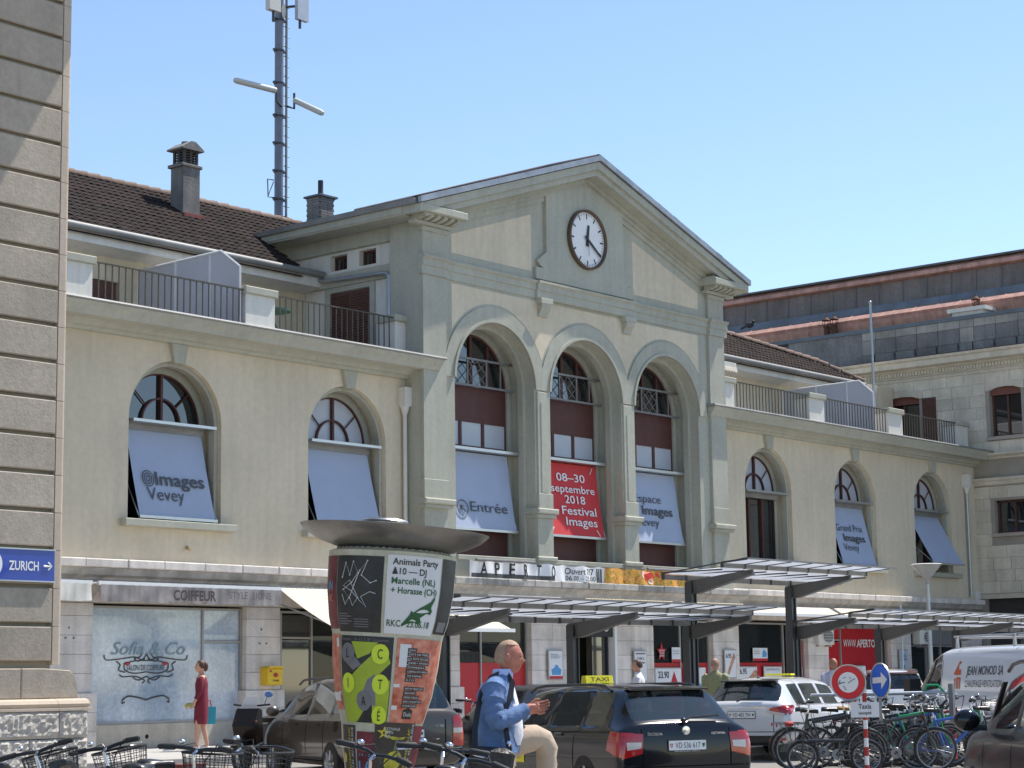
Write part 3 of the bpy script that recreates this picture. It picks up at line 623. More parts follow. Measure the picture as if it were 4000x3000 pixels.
# tiled roofs; rows of real tiles
th = math.atan(.65)
def tiled_roof(poly, name_label, sep=0, z_at=lambda y: 11.74 + .65*(y - 2.85)):
    # poly in (x, y) counter-clockwise, roof plane z_at(y)
    base = MB().add([(x, y, z_at(y) - .02) for x, y in poly], [tuple(range(len(poly)))]); base.add([(x, y, z_at(y) - .2) for x, y in poly], [tuple(range(len(poly)))[::-1]])
    rf = P('roof', base, tile_m, label=name_label)
    def inside(x, y):
        c = False; n = len(poly)
        for i in range(n):
            (xa, ya), (xb, yb) = poly[i], poly[(i+1) % n]
            if (ya > y) != (yb > y) and x < (xb-xa)*(y-ya)/(yb-ya)+xa: c = not c
        return c
    tw, tl = .215, .31; y0 = min(p[1] for p in poly); y1 = max(p[1] for p in poly); x0 = min(p[0] for p in poly); x1 = max(p[0] for p in poly)
    tm = []
    for v in range(3):
        b = MB(); j = .004*(v-1)
        b.add([(-.10, -.02, .02), (-.055, -.02, .034+j), (.04, -.02, .018), (.104, -.02, .022), (-.10, .30, -.004), (-.055, .30, .021), (.04, .30, -.006), (.104, .30, -.002), (-.10, -.02, -.005), (.104, -.02, -.005)],
              [(0, 1, 5, 4), (1, 2, 6, 5), (2, 3, 7, 6), (8, 9, 3, 2, 1, 0)])
        tm.append(b.mesh('tile', tile_m))
    stf = MB(); cnt = 0; rr = random.Random(5); dy = tl*.85*math.cos(th); r = 0; y = y0
    while y < y1:
        x = x0 + (tw/2 if r % 2 else 0)
        while x < x1:
            if inside(x, y + .1):
                if cnt < sep and x < x0 + 5.2 + 9 and x > 24.6 and rr.random() < .9 and y < y0 + 3.4:
                    put('tile', tm[rr.randrange(3)], rf, loc=(x, y, z_at(y)), rot=(th + rr.uniform(-.02, .03), rr.uniform(-.02, .02), rr.uniform(-.02, .02))); cnt += 1
                else:
                    dz = rr.uniform(0, .012); c, s_ = math.cos(th), math.sin(th)
                    P_ = lambda a, b_, cc: (x + a, y + b_*c - cc*s_, z_at(y) + dz + b_*s_ + cc*c)
                    stf.add([P_(-.10, -.02, .02), P_(-.055, -.02, .034), P_(.04, -.02, .018), P_(.104, -.02, .022), P_(-.10, .29, -.004), P_(-.055, .29, .021), P_(.04, .29, -.006), P_(.104, .29, -.002), P_(-.10, -.02, -.005), P_(.104, -.02, -.005)],
                            [(0, 1, 5, 4), (1, 2, 6, 5), (2, 3, 7, 6), (8, 9, 3, 2, 1, 0)])
            x += tw
        y += dy; r += 1
    s_ = P('tile_field', stf, M('brown_roof_tiles', (.022, .0155, .014), .9, var=.3, scale=1.6, bump=.2, spec=.2, tint=(.042, .027, .023)), rf); s_['kind'] = 'stuff'
    return rf
rl_ = tiled_roof([(22, 2.85), (34.2, 2.85), (34.2, 4.2), (37.4, 6.3), (22, 6.3)], 'brown tiled roof of the left wing', 290)
rr_ = tiled_roof([(47.6, 2.85), (61.6, 2.85), (60.3, 4.0), (55.9, 4.9), (50, 6.1), (47.6, 6.3)], 'brown tiled roof of the right wing', 0)
P('rear_slope', MB().add([(12, 6.3, 13.98), (38, 6.3, 13.98), (38, 12, 10.2), (12, 12, 10.2)], [(0, 1, 2, 3)]).add([(12, 2.85, 11.7), (22, 2.85, 11.7), (22, 6.3, 13.95), (12, 6.3, 13.95)], [(0, 1, 2, 3)]), tile_m, rl_)
rg = MB().lathe([(.10, 0), (.13, .40)], (0, 0, 0), 8, axis='X', a0=-.2, a1=PI+.2).mesh('ridge_tile', ridge_m)
rg2 = rg
for k in range(40): put('ridge_tile', rg, rl_, loc=(22 + k*.385, 6.32, 13.96), rot=(0, random.uniform(-.02, .02), 0))
pts_ = [Vector((50, 6.1, 13.87)), Vector((55.9, 4.9, 13.10)), Vector((60.3, 4.0, 12.52)), Vector((61.6, 2.85, 11.78))]
for i in range(3):
    d = pts_[i+1] - pts_[i]; n = int(d.length / .40)
    for k in range(n):
        p = pts_[i] + d * k / n; q = d.to_track_quat('X', 'Z').to_euler(); put('ridge_tile', rg, rr_, loc=tuple(p), rot=tuple(q))
# chimneys
chs = M('grey_cement', (.20, .19, .18), .95, var=.2, scale=2, bump=.4, bscale=20, streak=.3)
o = P('chimney', MB().box(32.06, 32.60, 4.95, 5.42, 13.0, 14.36), chs, rl_, label='grey rendered chimney with a louvred gabled cap')
P('chimney_collar', MB().bbox(32.0, 32.66, 4.91, 5.48, 14.36, 14.44, .015), chs, rl_)
c = MB(); c.box(32.12, 32.54, 5.0, 5.36, 14.44, 14.46)
for x in (32.10, 32.30, 32.50): c.box(x, x + .06, 4.97, 5.03, 14.44, 14.80)
for y in (5.17, 5.34): c.box(32.10, 32.16, y, y + .06, 14.44, 14.80)
for k in range(5): c.box(32.12, 32.54, 4.98, 5.38, 14.49 + k*.066, 14.51 + k*.066)
P('louvre_slats', c, M('sooty_slats', (.07, .065, .06), .9), rl_)
P('chimney_cap', MB().prism([(31.98, 14.80), (32.68, 14.80), (32.68, 14.84), (32.40, 15.02), (32.26, 15.02), (31.98, 14.84)], 4.88, 5.50).lathe([(.09, 14.98), (.10, 15.06), (.0, 15.07)], (32.33, 5.2, 0), 10), chs, rl_)
P('flashing', MB().box(32.02, 32.66, 4.85, 4.95, 13.02, 13.15), M('rust_red_flashing', (.22, .05, .04), .7), rl_)
bk = MB().bbox(-.118, .118, -.03, .03, -.033, .033, .006).mesh('brick', M('grey_brick', (.22, .21, .20), .9, var=.15, rnd=.15))
o = P('chimney', MB().box(37.12, 37.60, 5.25, 5.70, 13.2, 14.50), joint_m, rf, label='grey brick chimney with a flat cap and pot')
for r_ in range(18):
    for k in range(2):
        put('brick', bk, o, loc=(37.23 + .245*k + (.015 if r_ % 2 else -.01), 5.235, 13.30 + r_*.07))
    for k in range(2): put('brick', bk, o, loc=(37.105, 5.36 + .243*k + (.02 if r_ % 2 else 0), 13.30 + r_*.07), rot=(0, 0, -PI/2))
P('chimney_cap', MB().box(37.02, 37.70, 5.15, 5.80, 14.54, 14.59).box(37.08, 37.64, 5.2, 5.75, 14.50, 14.54), slateb, rf)
P('chimney_pot', MB().lathe([(.13, 14.59), (.09, 14.66), (.075, 14.70), (.075, 15.05), (.0, 15.05)], (37.36, 5.48, 0), 12), M('black_iron', (.04, .04, .045), .6, .3), rf)
# vents near mast
P('vent_pipe', MB().tube([(38.5, 7.0, 13.6), (38.5, 7.0, 14.1), (38.42, 7.0, 14.25), (38.28, 7.0, 14.25), (38.2, 7.0, 14.1)], .07, 8), galv, rl_)
# screens on the terraces
scr = M('screen_panel_grey', (.52, .52, .55), .6, var=.04)
def screen(x, yo, cham, label):
    pts = [(3.5, 9.33), (yo, 9.33), (yo, 10.70), (yo + cham, 11.14), (3.5, 11.10)]
    o = P('terrace_screen', MB().prism(pts, x, x + .03, plane='YZ'), scr, label=label)
    f = MB()
    for i in range(len(pts)):
        a, b = pts[i], pts[(i+1) % len(pts)]; f.tube([(x - .01, a[0], a[1]), (x - .01, b[0], b[1])], .025, 4)
    for y in (1.02, 2.19): f.box(x - .03, x + .01, y - .02, y + .02, 9.35, 11.1)
    P('screen_frame', f, white, o)
screen(29.5, -.02 + .05, .62, 'grey privacy screen on the left terrace'); screen(57.2, .05, .5, 'grey privacy screen on the right terrace')
# rolled awnings under the eaves
for a, b in ((20, 25.9), (48.3, 52.3)):
    y = 2.1 if a > 30 else 2.6
    o = P('rolled_awning', MB().box(a, b, y, y + .25, 11.18, 11.34), white_r)
    v = MB(); n = int((b - a)/.16)
    vs = []
    for k in range(n*4 + 1):
        x = a + (b-a)*k/(n*4); d = .05*abs(math.sin(PI*k/4)); vs += [(x, y - .02, 11.20), (x, y - .05, 11.07 - d)]
    v.add(vs, [(2*i, 2*i+2, 2*i+3, 2*i+1) for i in range(n*4)])
    P('valance', v, M('cream_canvas', (.62, .56, .47), .9, var=.12, scale=4), o)
P('awning_arm', MB().tube([(50.3, 2.2, 11.1), (49.8, 3.5, 10.7)], .02, 6), steelg)
# ------------------------------------------------------------------ clock (a thing of its own)
K = thing('station_clock', 'round white station clock with black bar markers and brown rim in the gable', 'clock', (41.2, YP - .12, 13.08))
def CP(n, mb, m, lab=None): return mb.build(n, m, K, label=lab)
cy_ = YP - .12; cz = 13.08; cx = 41.2
CP('rim', MB().lathe([(.735, -.02), (.75, -.09), (.77, -.11), (.805, -.09), (.81, .0), (.81, .12)], (cx, cy_, cz), 48, axis='Y'), M('bronze_rim', (.12, .085, .06), .5, .3, var=.1))
CP('face', MB().prism(arc(cx, cz, .745, 0, 2*PI*47/48, 47), cy_ - .02, cy_ + .05), white)
mk = MB()
for k in range(60):
    a = 2*PI*k/60; big = k % 5 == 0; r0, r1, w_ = (.56, .71, .022) if big else (.665, .71, .009)
    ca, sa = math.sin(a), math.cos(a)
    q = [(cx + ca*r0 - sa*w_, cz + sa*r0 + ca*w_), (cx + ca*r0 + sa*w_, cz + sa*r0 - ca*w_), (cx + ca*r1 + sa*w_, cz + sa*r1 - ca*w_), (cx + ca*r1 - sa*w_, cz + sa*r1 + ca*w_)]
    mk.add([(x, cy_ - .024, z) for x, z in q], [(0, 1, 2, 3)])
CP('minute_markers', mk, black)
def hand(name, ang, l0, l1, w0, w1, y, m):
    a = math.radians(ang); ca, sa = math.sin(a), math.cos(a)
    q = [(cx - ca*l0 - sa*w0, cz - sa*l0 + ca*w0), (cx - ca*l0 + sa*w0, cz - sa*l0 - ca*w0), (cx + ca*l1 + sa*w1, cz + sa*l1 - ca*w1), (cx + ca*l1 - sa*w1, cz + sa*l1 + ca*w1)]
    CP(name, MB().prism(q, cy_ - y, cy_ - y + .012), m)
hand('hour_hand', 8, .18, .40, .048, .036, .05, black); hand('minute_hand', 126, .14, .66, .036, .026, .07, black); hand('second_hand', 180, .1, .45, .006, .005, .085, steelg)
# ------------------------------------------------------------------ aperto banner
B = thing('shop_banner', 'long sagging white banner with black letters and a salad photo hung above the ledge', 'banner', (41.3, -.93, 4.1))
def wav(x, z): return -.90 + .03*math.sin(x*5.1 + z*3) + .018*math.sin(x*13)
bx0, bx1, bz0, bz1 = 36.05, 45.3, 4.005, 4.46
def ztop(x): return 4.42 - .028*abs(math.sin((x - bx0)*PI/.72)) * 1.3
def sheet(name, xa, xb, m, zf=ztop, zb=bz0, off=0):
    mb = MB(); n = int((xb - xa)/.06); vs = []; r = 6
    for i in range(n + 1):
        x = xa + (xb - xa)*i/n
        for j in range(r + 1): z = zb + (zf(x) - zb)*j/r; vs.append((x, wav(x, z) - off, z))
    mb.add(vs, [(i*(r+1)+j, (i+1)*(r+1)+j, (i+1)*(r+1)+j+1, i*(r+1)+j+1) for i in range(n) for j in range(r)], 0, True)
    return mb.build(name, m, B)
sheet('cloth', bx0, 41.3, M('banner_white', (.72, .72, .73), .7, var=.06, scale=3))
fm = M('salad_print', (.5, .25, .05), .6, var=0); nn = fm.node_tree.nodes; ll = fm.node_tree.links
tc = nn.new('ShaderNodeTexCoord'); t1 = nn.new('ShaderNodeTexNoise'); t1.inputs['Scale'].default_value = 6; t1.inputs['Detail'].default_value = 4; t1.inputs['Distortion'].default_value = 2.2
cr = nn.new('ShaderNodeValToRGB'); ll.new(tc.outputs['Object'], t1.inputs['Vector']); ll.new(t1.outputs['Fac'], cr.inputs['Fac'])
cols = [(.34, (.10, .22, .02)), (.42, (.62, .40, .04)), (.47, (.70, .16, .02)), (.52, (.78, .55, .16)), (.56, (.66, .12, .02)), (.60, (.24, .36, .03)), (.68, (.6, .04, .02))]
cr.color_ramp.elements[0].position = cols[0][0]; cr.color_ramp.elements[0].color = cols[0][1] + (1,)
cr.color_ramp.elements[1].position = cols[-1][0]; cr.color_ramp.elements[1].color = cols[-1][1] + (1,)
for p_, c_ in cols[1:-1]: e = cr.color_ramp.elements.new(p_); e.color = c_ + (1,)
ll.new(cr.outputs[0], nn['Principled BSDF'].inputs['Base Color'])
sheet('photo_print', 41.3, bx1, fm)
def onb(x, z, off=.008): return Vector((x, wav(x, z) - off, z))
L = MB()
for i, ch in enumerate('APERTO'):
    textmb(ch, L, (0, 0, 0), (1, 0, 0), (0, 0, 1), .30, .19, .02, mapf=lambda a, b, i=i: onb(36.42 + i*.535 + a, 4.08 + b))
textmb('Ouvert 7/7', L, (0, 0, 0), (1, 0, 0), (0, 0, 1), .16, 1.15, .005, mapf=lambda a, b: onb(39.72 + a, 4.19 + b))
textmb('06.00 – 22.00 h', L, (0, 0, 0), (1, 0, 0), (0, 0, 1), .12, 1.35, .0, mapf=lambda a, b: onb(39.75 + a, 4.035 + b))
for k in range(3): L.add([onb(41.0 + k*.09, 4.01), onb(41.05 + k*.09, 4.01), onb(41.02 + k*.09, 4.36), onb(40.97 + k*.09, 4.36)], [(0, 1, 2, 3)])
L.build('lettering', black, B)
L = MB()
for k in range(30):
    xa = 36.1 + k*.105; L.add([onb(xa, 4.01, .005), onb(xa + .105, 4.01, .005), onb(xa + .105, 4.11, .005), onb(xa, 4.11, .005)], [(0, 1, 2, 3)])
L.build('print_stripe', M('banner_grey', (.06, .06, .06), .6, var=0), B)
for cx_, cz_, rx_, rz_, m_ in ((43.25, 4.24, .26, .12, M('radish_red', (.62, .05, .03), .4)), (43.9, 4.30, .34, .09, M('radish_red', (.6, .05, .03))), (43.0, 4.28, .12, .11, M('radish_white', (.72, .62, .55), .4)), (43.35, 4.10, .12, .07, M('radish_white', (.7, .6, .5)))):
    L = MB(); pp = [onb(cx_ + rx_*math.cos(a), min(cz_ + rz_*math.sin(a), 4.37), .007) for a in [2*PI*j/16 for j in range(16)]]; L.add(pp, [tuple(range(16))]); L.build('radish_print', m_, B)
# ------------------------------------------------------------------ awnings of the shops (parts of the station)
def stripes(name, c1, c2, sc):
    if name in MT: return MT[name]
    m = M(name, c1, .9, var=0); n = m.node_tree.nodes; l = m.node_tree.links
    tc = n.new('ShaderNodeTexCoord'); wv = n.new('ShaderNodeTexWave'); wv.inputs['Scale'].default_value = sc; wv.bands_direction = 'X'; wv.inputs['Distortion'].default_value = .15
    r = n.new('ShaderNodeValToRGB'); r.color_ramp.elements[0].color = c1 + (1,); r.color_ramp.elements[1].color = c2 + (1,); r.color_ramp.elements[0].position = .45; r.color_ramp.elements[1].position = .55
    l.new(tc.outputs['Object'], wv.inputs['Vector']); l.new(wv.outputs['Fac'], r.inputs['Fac']); l.new(r.outputs[0], n['Principled BSDF'].inputs['Base Color']); return m
strp = stripes('striped_awning_cloth', (.66, .61, .52), (.50, .44, .36), 2.2)
strp2 = stripes('brown_striped_awning_cloth', (.50, .42, .28), (.32, .26, .16), 2.2)
greyc = M('faded_grey_canvas', (.30, .275, .27), .9, var=.2, scale=4, streak=.3)
def awning(a, b, zt, yt, zb, yb, m, label, val=0, vm=None, text=None):
    mb = MB(); n = max(8, int((b-a)/.08)); vs = []
    for i in range(n + 1):
        x = a + (b-a)*i/n; sg = .02*math.sin(i*.9)
        for j in range(5):
            t = j/4; vs.append((x, yt + (yb-yt)*t, zt + (zb-zt)*t - .05*math.sin(PI*t) + sg*t*(1-t)*2))
    mb.add(vs, [(i*5+j, (i+1)*5+j, (i+1)*5+j+1, i*5+j+1) for i in range(n) for j in range(4)], 0, True)
    o = P('awning', mb, m, label=label)
    P('awning_bar', MB().box(a - .03, b + .03, yb - .04, yb + .02, zb - .05, zb + .03), white, o)
    ar = MB()
    for x in (a + .15, b - .15): ar.tube([(x, yt, zt - .4), (x, yb, zb)], .02, 6)
    P('awning_arm', ar, alu, o)
    if val:
        mb = MB(); vs = []
        for i in range(n + 1):
            x = a + (b-a)*i/n
            for j in range(4): vs.append((x, yb - .05 - .025*math.sin(i*.55 + j*.7)*j/3 - .01*math.sin(i*2.1), zb - .04 - val*j/3 * (1 + .03*math.sin(i*.4))))
        mb.add(vs, [(i*4+j, (i+1)*4+j, (i+1)*4+j+1, i*4+j+1) for i in range(n) for j in range(3)], 0, True)
        P('valance', mb, vm or m, o)
    if text:
        L = MB(); textmb(text, L, ((a+b)/2 - .62, yb - .105, zb - .04 - val*.82), (1, 0, 0), (0, 0, 1), val*.62, 1.15, .03); P('lettering', L, M('faded_purple_print', (.07, .055, .06), .8), o)
    return o
o_ = awning(25.22, 30.1, 3.66, -.18, 3.58, -.62, greyc, 'grey half rolled awning reading COIFFEUR', .33, greyc, 'COIFFEUR')
L = MB(); textmb('STYLE  LIGNE', L, (28.55, -.73, 3.33), (1, 0, 0), (0, 0, 1), .15, 1.2, 0); P('lettering', L, M('faded_print', (.13, .115, .12), .8), o_)
awning(20.5, 25.0, 3.66, -.18, 3.58, -.62, white_r, 'white rolled awning beside the corner building', .33, white_r)
awning(30.35, 36.3, 3.66, -.25, 2.72, -2.0, strp, 'wide cream striped awning let down', 0)
awning(36.6, 39.4, 3.60, -.97, 3.50, -1.2, greyc, 'rolled striped awning', .05)
awning(40.4, 44.2, 3.60, -.97, 3.50, -1.25, strp2, 'rolled brown awning over the entrance', .05)
awning(44.6, 47.6, 3.60, -.97, 3.50, -1.25, strp2, 'rolled brown awning over the star window', .05)
awning(48.0, 53.3, 3.62, -.3, 3.34, -1.0, strp, 'short white barred striped awning', .0)
awning(53.6, 58.0, 3.62, -.3, 3.26, -1.1, strp, 'white awning in front of the red shopfront', .0)
# ------------------------------------------------------------------ mast
MX, MY, MZ = 37.72, 7.5, 13.3
A = thing('antenna_mast', 'tall blue-grey tubular radio mast with ladder and two white horizontal antennas behind the roof', 'antenna mast', (MX, MY, MZ))
def AP(n, mb, m, p=None): return mb.build(n, m, p or A)
AP('pole', MB().lathe([(.19, 13.3), (.19, 14.15), (.125, 14.2), (.125, 23.5)], (MX, MY, 0), 20), mast_m)
for z in (14.9, 15.7, 16.5, 17.3, 18.25, 19.2, 20.1): AP('clamp', MB().lathe([(.124, z), (.155, z), (.155, z + .05), (.124, z + .05)], (MX, MY, 0), 16).box(MX - .22, MX - .12, MY - .05, MY + .03, z, z + .06).box(MX + .12, MX + .24, MY - .05, MY + .03, z, z + .06), steel)
ld = AP('ladder', MB().box(MX + .26, MX + .30, MY - .03, MY + .03, 13.6, 23.5), steelg)
rung = MB().tube([(-.13, 0, 0), (.12, 0, 0)], .014, 6).mesh('rung', steelg)
for k in range(32): put('rung', rung, ld, loc=(MX + .28, MY, 13.9 + k*.29))
def tubeant(p, q, lab):
    p, q = Vector(p), Vector(q); d = (q - p).normalized()
    AP('tube_antenna', MB().tube([p, p + d*.02, q - d*.1, q - d*.02, q], .1, 14, rs=[.07, .085, .085, .06, .02]), antw)
tubeant((MX - .38, MY - .3, 17.92), (MX - 1.45, MY + .3, 18.12), ''); tubeant((MX + .30, MY - .3, 17.80), (MX + .62, MY - 1.15, 17.30), '')
AP('bracket', MB().tube([(MX - .38, MY - .3, 17.95), (MX - .38, MY - .3, 17.62), (MX - .1, MY - .2, 17.55)], .035, 6).tube([(MX + .30, MY - .3, 18.0), (MX + .30, MY - .3, 17.55), (MX + .1, MY - .2, 17.6)], .035, 6), steel)
AP('panel_antenna', MB().box(MX - .92, MX - .50, MY - .6, MY - .42, 20.1, 22.4), antw); AP('panel_antenna', MB().box(MX + .30, MX + .72, MY - .45, MY - .32, 20.15, 22.4), M('blue_panel', (.42, .47, .56), .5))
AP('antenna_tail', MB().tube([(MX - .7, MY - .5, 20.12), (MX - .7, MY - .5, 19.8)], .04, 8).tube([(MX + .42, MY - .4, 20.2), (MX + .42, MY - .4, 19.9)], .04, 8).tube([(MX - .7, MY - .5, 20.6), (MX, MY, 20.5), (MX + .5, MY - .35, 20.6)], .04, 6), steel)
AP('name_plate', MB().ball((MX - .02, MY - .2, 20.35), .1, 8, sc=(.8, .3, 2.2)), antw)
AP('stay_frame', MB().tube([(MX - .2, MY, 15.45), (MX - .52, MY - .1, 15.4), (MX - .5, MY - .1, 14.9), (MX - .2, MY, 14.95)], .018, 5).tube([(MX - .5, MY - .1, 14.92), (MX - .2, MY, 15.4)], .014, 5), steel)
# flagpole
F_ = thing('flagpole', 'thin galvanised flagpole rising from the right terrace in front of the stone building', 'flagpole', (58.4, .7, 9.33))
MB().lathe([(.055, 9.33), (.04, 13.9), (.0, 13.9)], (58.4, .7, 0), 10).build('pole', galv, F_); MB().ball((58.4, .7, 13.93), .06, 6).build('finial', galv, F_)
# terrace table
t = thing('terrace_table', 'small round green table on the left terrace behind the railing', 'table', (31.3, .9, 9.32))
MB().lathe([(0, 10.02), (.42, 10.02), (.42, 10.06), (0, 10.06)], (31.3, .9, 0), 20).build('table_top', M('green_enamel', (.05, .13, .10), .5), t)
lg = MB(); [lg.tube([(31.3 + .33*math.cos(a), .9 + .33*math.sin(a), 9.33), (31.3 - .1*math.cos(a), .9 - .1*math.sin(a), 10.02)], .013, 6) for a in (0, PI/2, PI, 3*PI/2)]; lg.build('legs', M('green_enamel', (.05, .13, .10)), t)
# jackdaw on the far roof
b_ = MB().ball((63.6, 8.9, 14.86), .11, 8, sc=(.9, 1.9, 1)).ball((63.6, 8.72, 14.98), .06, 6).tube([(63.6, 8.66, 14.98), (63.6, 8.57, 14.97)], .012, 5).tube([(63.6, 9.05, 14.84), (63.6, 9.28, 14.76)], .04, 5).tube([(63.6, 8.88, 14.78), (63.6, 8.88, 14.66)], .012, 4)
tag(b_.build('bird', black), 'black bird perched on the copper roof edge right of the gable', 'bird')
# ------------------------------------------------------------------ right stone building, faces -X at X = 63.9
RX = 63.9
RB = thing('stone_building', 'large old ashlar building with copper clad roof closing the right side of the square', 'building', (RX, -4, .1))
def RP(n, mb, m, p=None, label=None, loc=None): return mb.build(n, m, p or RB, label=label, loc=loc)
YA, YB = 12, -14
wins = [(-.72, -1.92, 9.72, 11.34, 1), (3.4, 2.0, 9.34, 11.35, 1), (-.72, -2.05, 6.36, 7.50, 0), (-5.2, -6.4, 9.72, 11.34, 1), (-5.2, -6.5, 6.36, 7.5, 0), (-9.6, -10.8, 9.72, 11.34, 1), (-9.6, -10.9, 6.36, 7.5, 0)]
def whole(y0, y1, z0, z1, ar_): return [(y0, z0), (y1, z0), (y1, z1)] + ([((y0+y1)/2 + (y1-y0)/2*.55, z1 + .09), ((y0+y1)/2, z1 + .12), ((y0+y1)/2 - (y1-y0)/2*.55, z1 + .09)] if ar_ else []) + [(y0, z1)]
gh = [(-.25, -4.2, .1, 4.25, 0), (-5.0, -9.0, .1, 4.25, 0)]
hs = [whole(*w_) for w_ in wins + gh]
RP('wall', MB().wall([(YA, 0), (YB, 0), (YB, 12.35), (YA, 12.35)], hs, RX, RX + .35, plane='YZ'), joint_m)
# ashlar blocks on the visible part of the wall
bl = 0; rs = random.Random(11); stf = MB()
def blocked(ya, yb, za, zb):
    for w_ in wins + gh:
        if yb < w_[0] + .12 and ya > w_[1] - .12 and zb > w_[2] - .02 and za < w_[3] + .2: return True
    return False
rows = [4.3 + .41*k for k in range(9)] + [9.16 + .41*k for k in range(7)]
for r_, z in enumerate(rows):
    h = .41
    y = 3.6 if z > 9 else .9
    y += .3*(r_ % 2)
    while y > -12.5:
        w_ = rs.uniform(.62, .95); ya, yb = y, y - w_
        # clip against the openings
        segs = [(ya, yb)]
        for wn in wins + gh:
            if z + h > wn[2] - .02 and z < wn[3] + (.14 if wn[4] else 0):
                ns = []
                for (p_, q_) in segs:
                    a_, b_ = wn[0] + .14, wn[1] - .14
                    if q_ >= a_ or p_ <= b_: ns.append((p_, q_))
                    else:
                        if p_ > a_ + .1: ns.append((p_, a_))
                        if q_ < b_ - .1: ns.append((b_, q_))
                segs = ns
        for (p_, q_) in segs:
            px = rs.uniform(.012, .022)
            mb = MB(); mb.prism([(q_ + .006, z + .005), (p_ - .006, z + .005), (p_ - .006, z + h - .005), (q_ + .006, z + h - .005)], RX - px, RX, plane='YZ')
            if bl < 290 and q_ > -4: mb.build('stone', ashlar, RB); bl += 1
            elif True:
                o_ = len(stf.v); stf.v += mb.v; stf.f += [tuple(i + o_ for i in f) for f in mb.f]; stf.m += mb.m; stf.sm += mb.sm
        y -= w_
    RX_ = RX
stf.build('stone_courses', M('old_ashlar_field', (.61, .55, .44), .9, var=.14, scale=1.3, bump=.3, streak=.1), RB)['kind'] = 'stuff'
def yprof(prof, y0, y1, n, m): return RP(n, MB().sweepy([(RX + x, z) for x, z in prof], y1, y0), m)
yprof([(0, 12.0), (-.06, 12.0), (-.07, 12.1), (-.12, 12.12), (-.13, 12.30), (-.16, 12.31), (-.16, 12.36), (0, 12.36)], 4.1, YB, 'frieze', ashlar)
yprof([(0, 12.36), (-.22, 12.36), (-.22, 12.40), (-.52, 12.44), (-.54, 12.62), (-.62, 12.66), (-.66, 12.74), (0, 12.80)], 5.2, YB, 'cornice', ashlar)
dt = MB().box(RX - .215, RX - .16, -.035, .035, 12.20, 12.30).mesh('dentil', ashlar)
dp = RP('dentil_course', MB().box(RX - .165, RX - .15, YB, 4.1, 12.17, 12.32), ashlar)
for k in range(150): put('dentil', dt, dp, loc=(0, 4.0 - k*.12, 0))
yprof([(0, 8.02), (-.10, 8.05), (-.14, 8.16), (-.2, 8.20), (-.2, 8.28), (0, 8.30)], .9, YB, 'string_course', ashlar)
yprof([(0, 8.92), (-.12, 8.94), (-.16, 9.0), (-.3, 9.06), (-.3, 9.13), (0, 9.16)], .4, YB, 'string_course', ashlar)
yprof([(0, 4.12), (-.1, 4.12), (-.1, 4.28), (0, 4.28)], .0, YB, 'string_course', ashlar)
# attic: weathered panels behind the cornice
ax = RX + .35
RP('attic_wall', MB().box(ax, ax + .5, YB, 7.6, 12.6, 14.05), dkstone)
RP('attic_coping', MB().box(ax - .06, ax + .6, YB, 9.4, 14.05, 14.19), slateb)
y = 4.4; k = 0
while y > -12:
    w_ = .85 if k % 5 else .55
    o = RP('parapet_stone', MB().prism([(y - w_ + .01, 13.22), (y - .01, 13.22), (y - .01, 13.74), (y - w_ + .01, 13.74)], ax - .05, ax, plane='YZ'), dkstone if k % 5 else midstone)
    RP('parapet_stone', MB().prism([(y - w_*.9 + .01, 12.86), (y - .01, 12.86), (y - .01, 13.20), (y - w_*.9 + .01, 13.20)], ax - .10, ax, plane='YZ'), dkstone)
    RP('parapet_stone', MB().prism([(y - w_ + .01, 13.76), (y - .01, 13.76), (y - .01, 14.04), (y - w_ + .01, 14.04)], ax - .03, ax, plane='YZ'), midstone)
    y -= w_; k += 1
RP('gutter_line', MB().box(RX - .35, ax, YB, 5.6, 12.78, 12.83), M('dark_red_gutter', (.10, .05, .05), .6))
# copper band and upper roof
RP('copper_band', MB().sweepy([(65.25, 14.0), (65.15, 14.40), (65.05, 14.62), (65.14, 14.70), (65.06, 14.78), (65.3, 14.96), (65.5, 15.0), (65.5, 14.0)], -14, 13.0), copper)
for k in range(30):
    y = 12.6 - k*.9; RP('copper_seam', MB().tube([(65.22, y, 14.2), (65.03, y, 14.62), (65.04, y, 14.78), (65.29, y, 14.98)], .012, 4), copper)
RP('lead_band', MB().sweepy([(66.2, 14.6), (66.15, 15.2), (66.3, 15.46), (66.6, 15.46), (66.6, 14.6)], -14, 15.5), slateb)
RP('upper_roof', MB().sweepy([(67.0, 15.2), (67.12, 16.5), (67.6, 16.78), (80, 16.8), (80, 12), (67.0, 12)], -14, 22), slate)
for k in range(28): RP('roof_seam', MB().tube([(66.99, 15.4 - k*1.02, 15.3), (67.10, 15.4 - k*1.02, 16.46)], .014, 4), slateb)
RP('upper_copper_edge', MB().sweepy([(67.0, 16.46), (66.88, 16.50), (66.92, 16.66), (67.1, 16.78), (67.6, 16.80), (67.6, 16.4)], -14, 22), copper)
RP('upper_gutter', MB().sweepy([(66.88, 16.80), (66.85, 16.86), (67.2, 16.90), (67.5, 16.84)], -14, 22), slateb)
RP('base_body', MB().box(RX + .36, 80, -14, 12, 0, 12.6), ashlar)
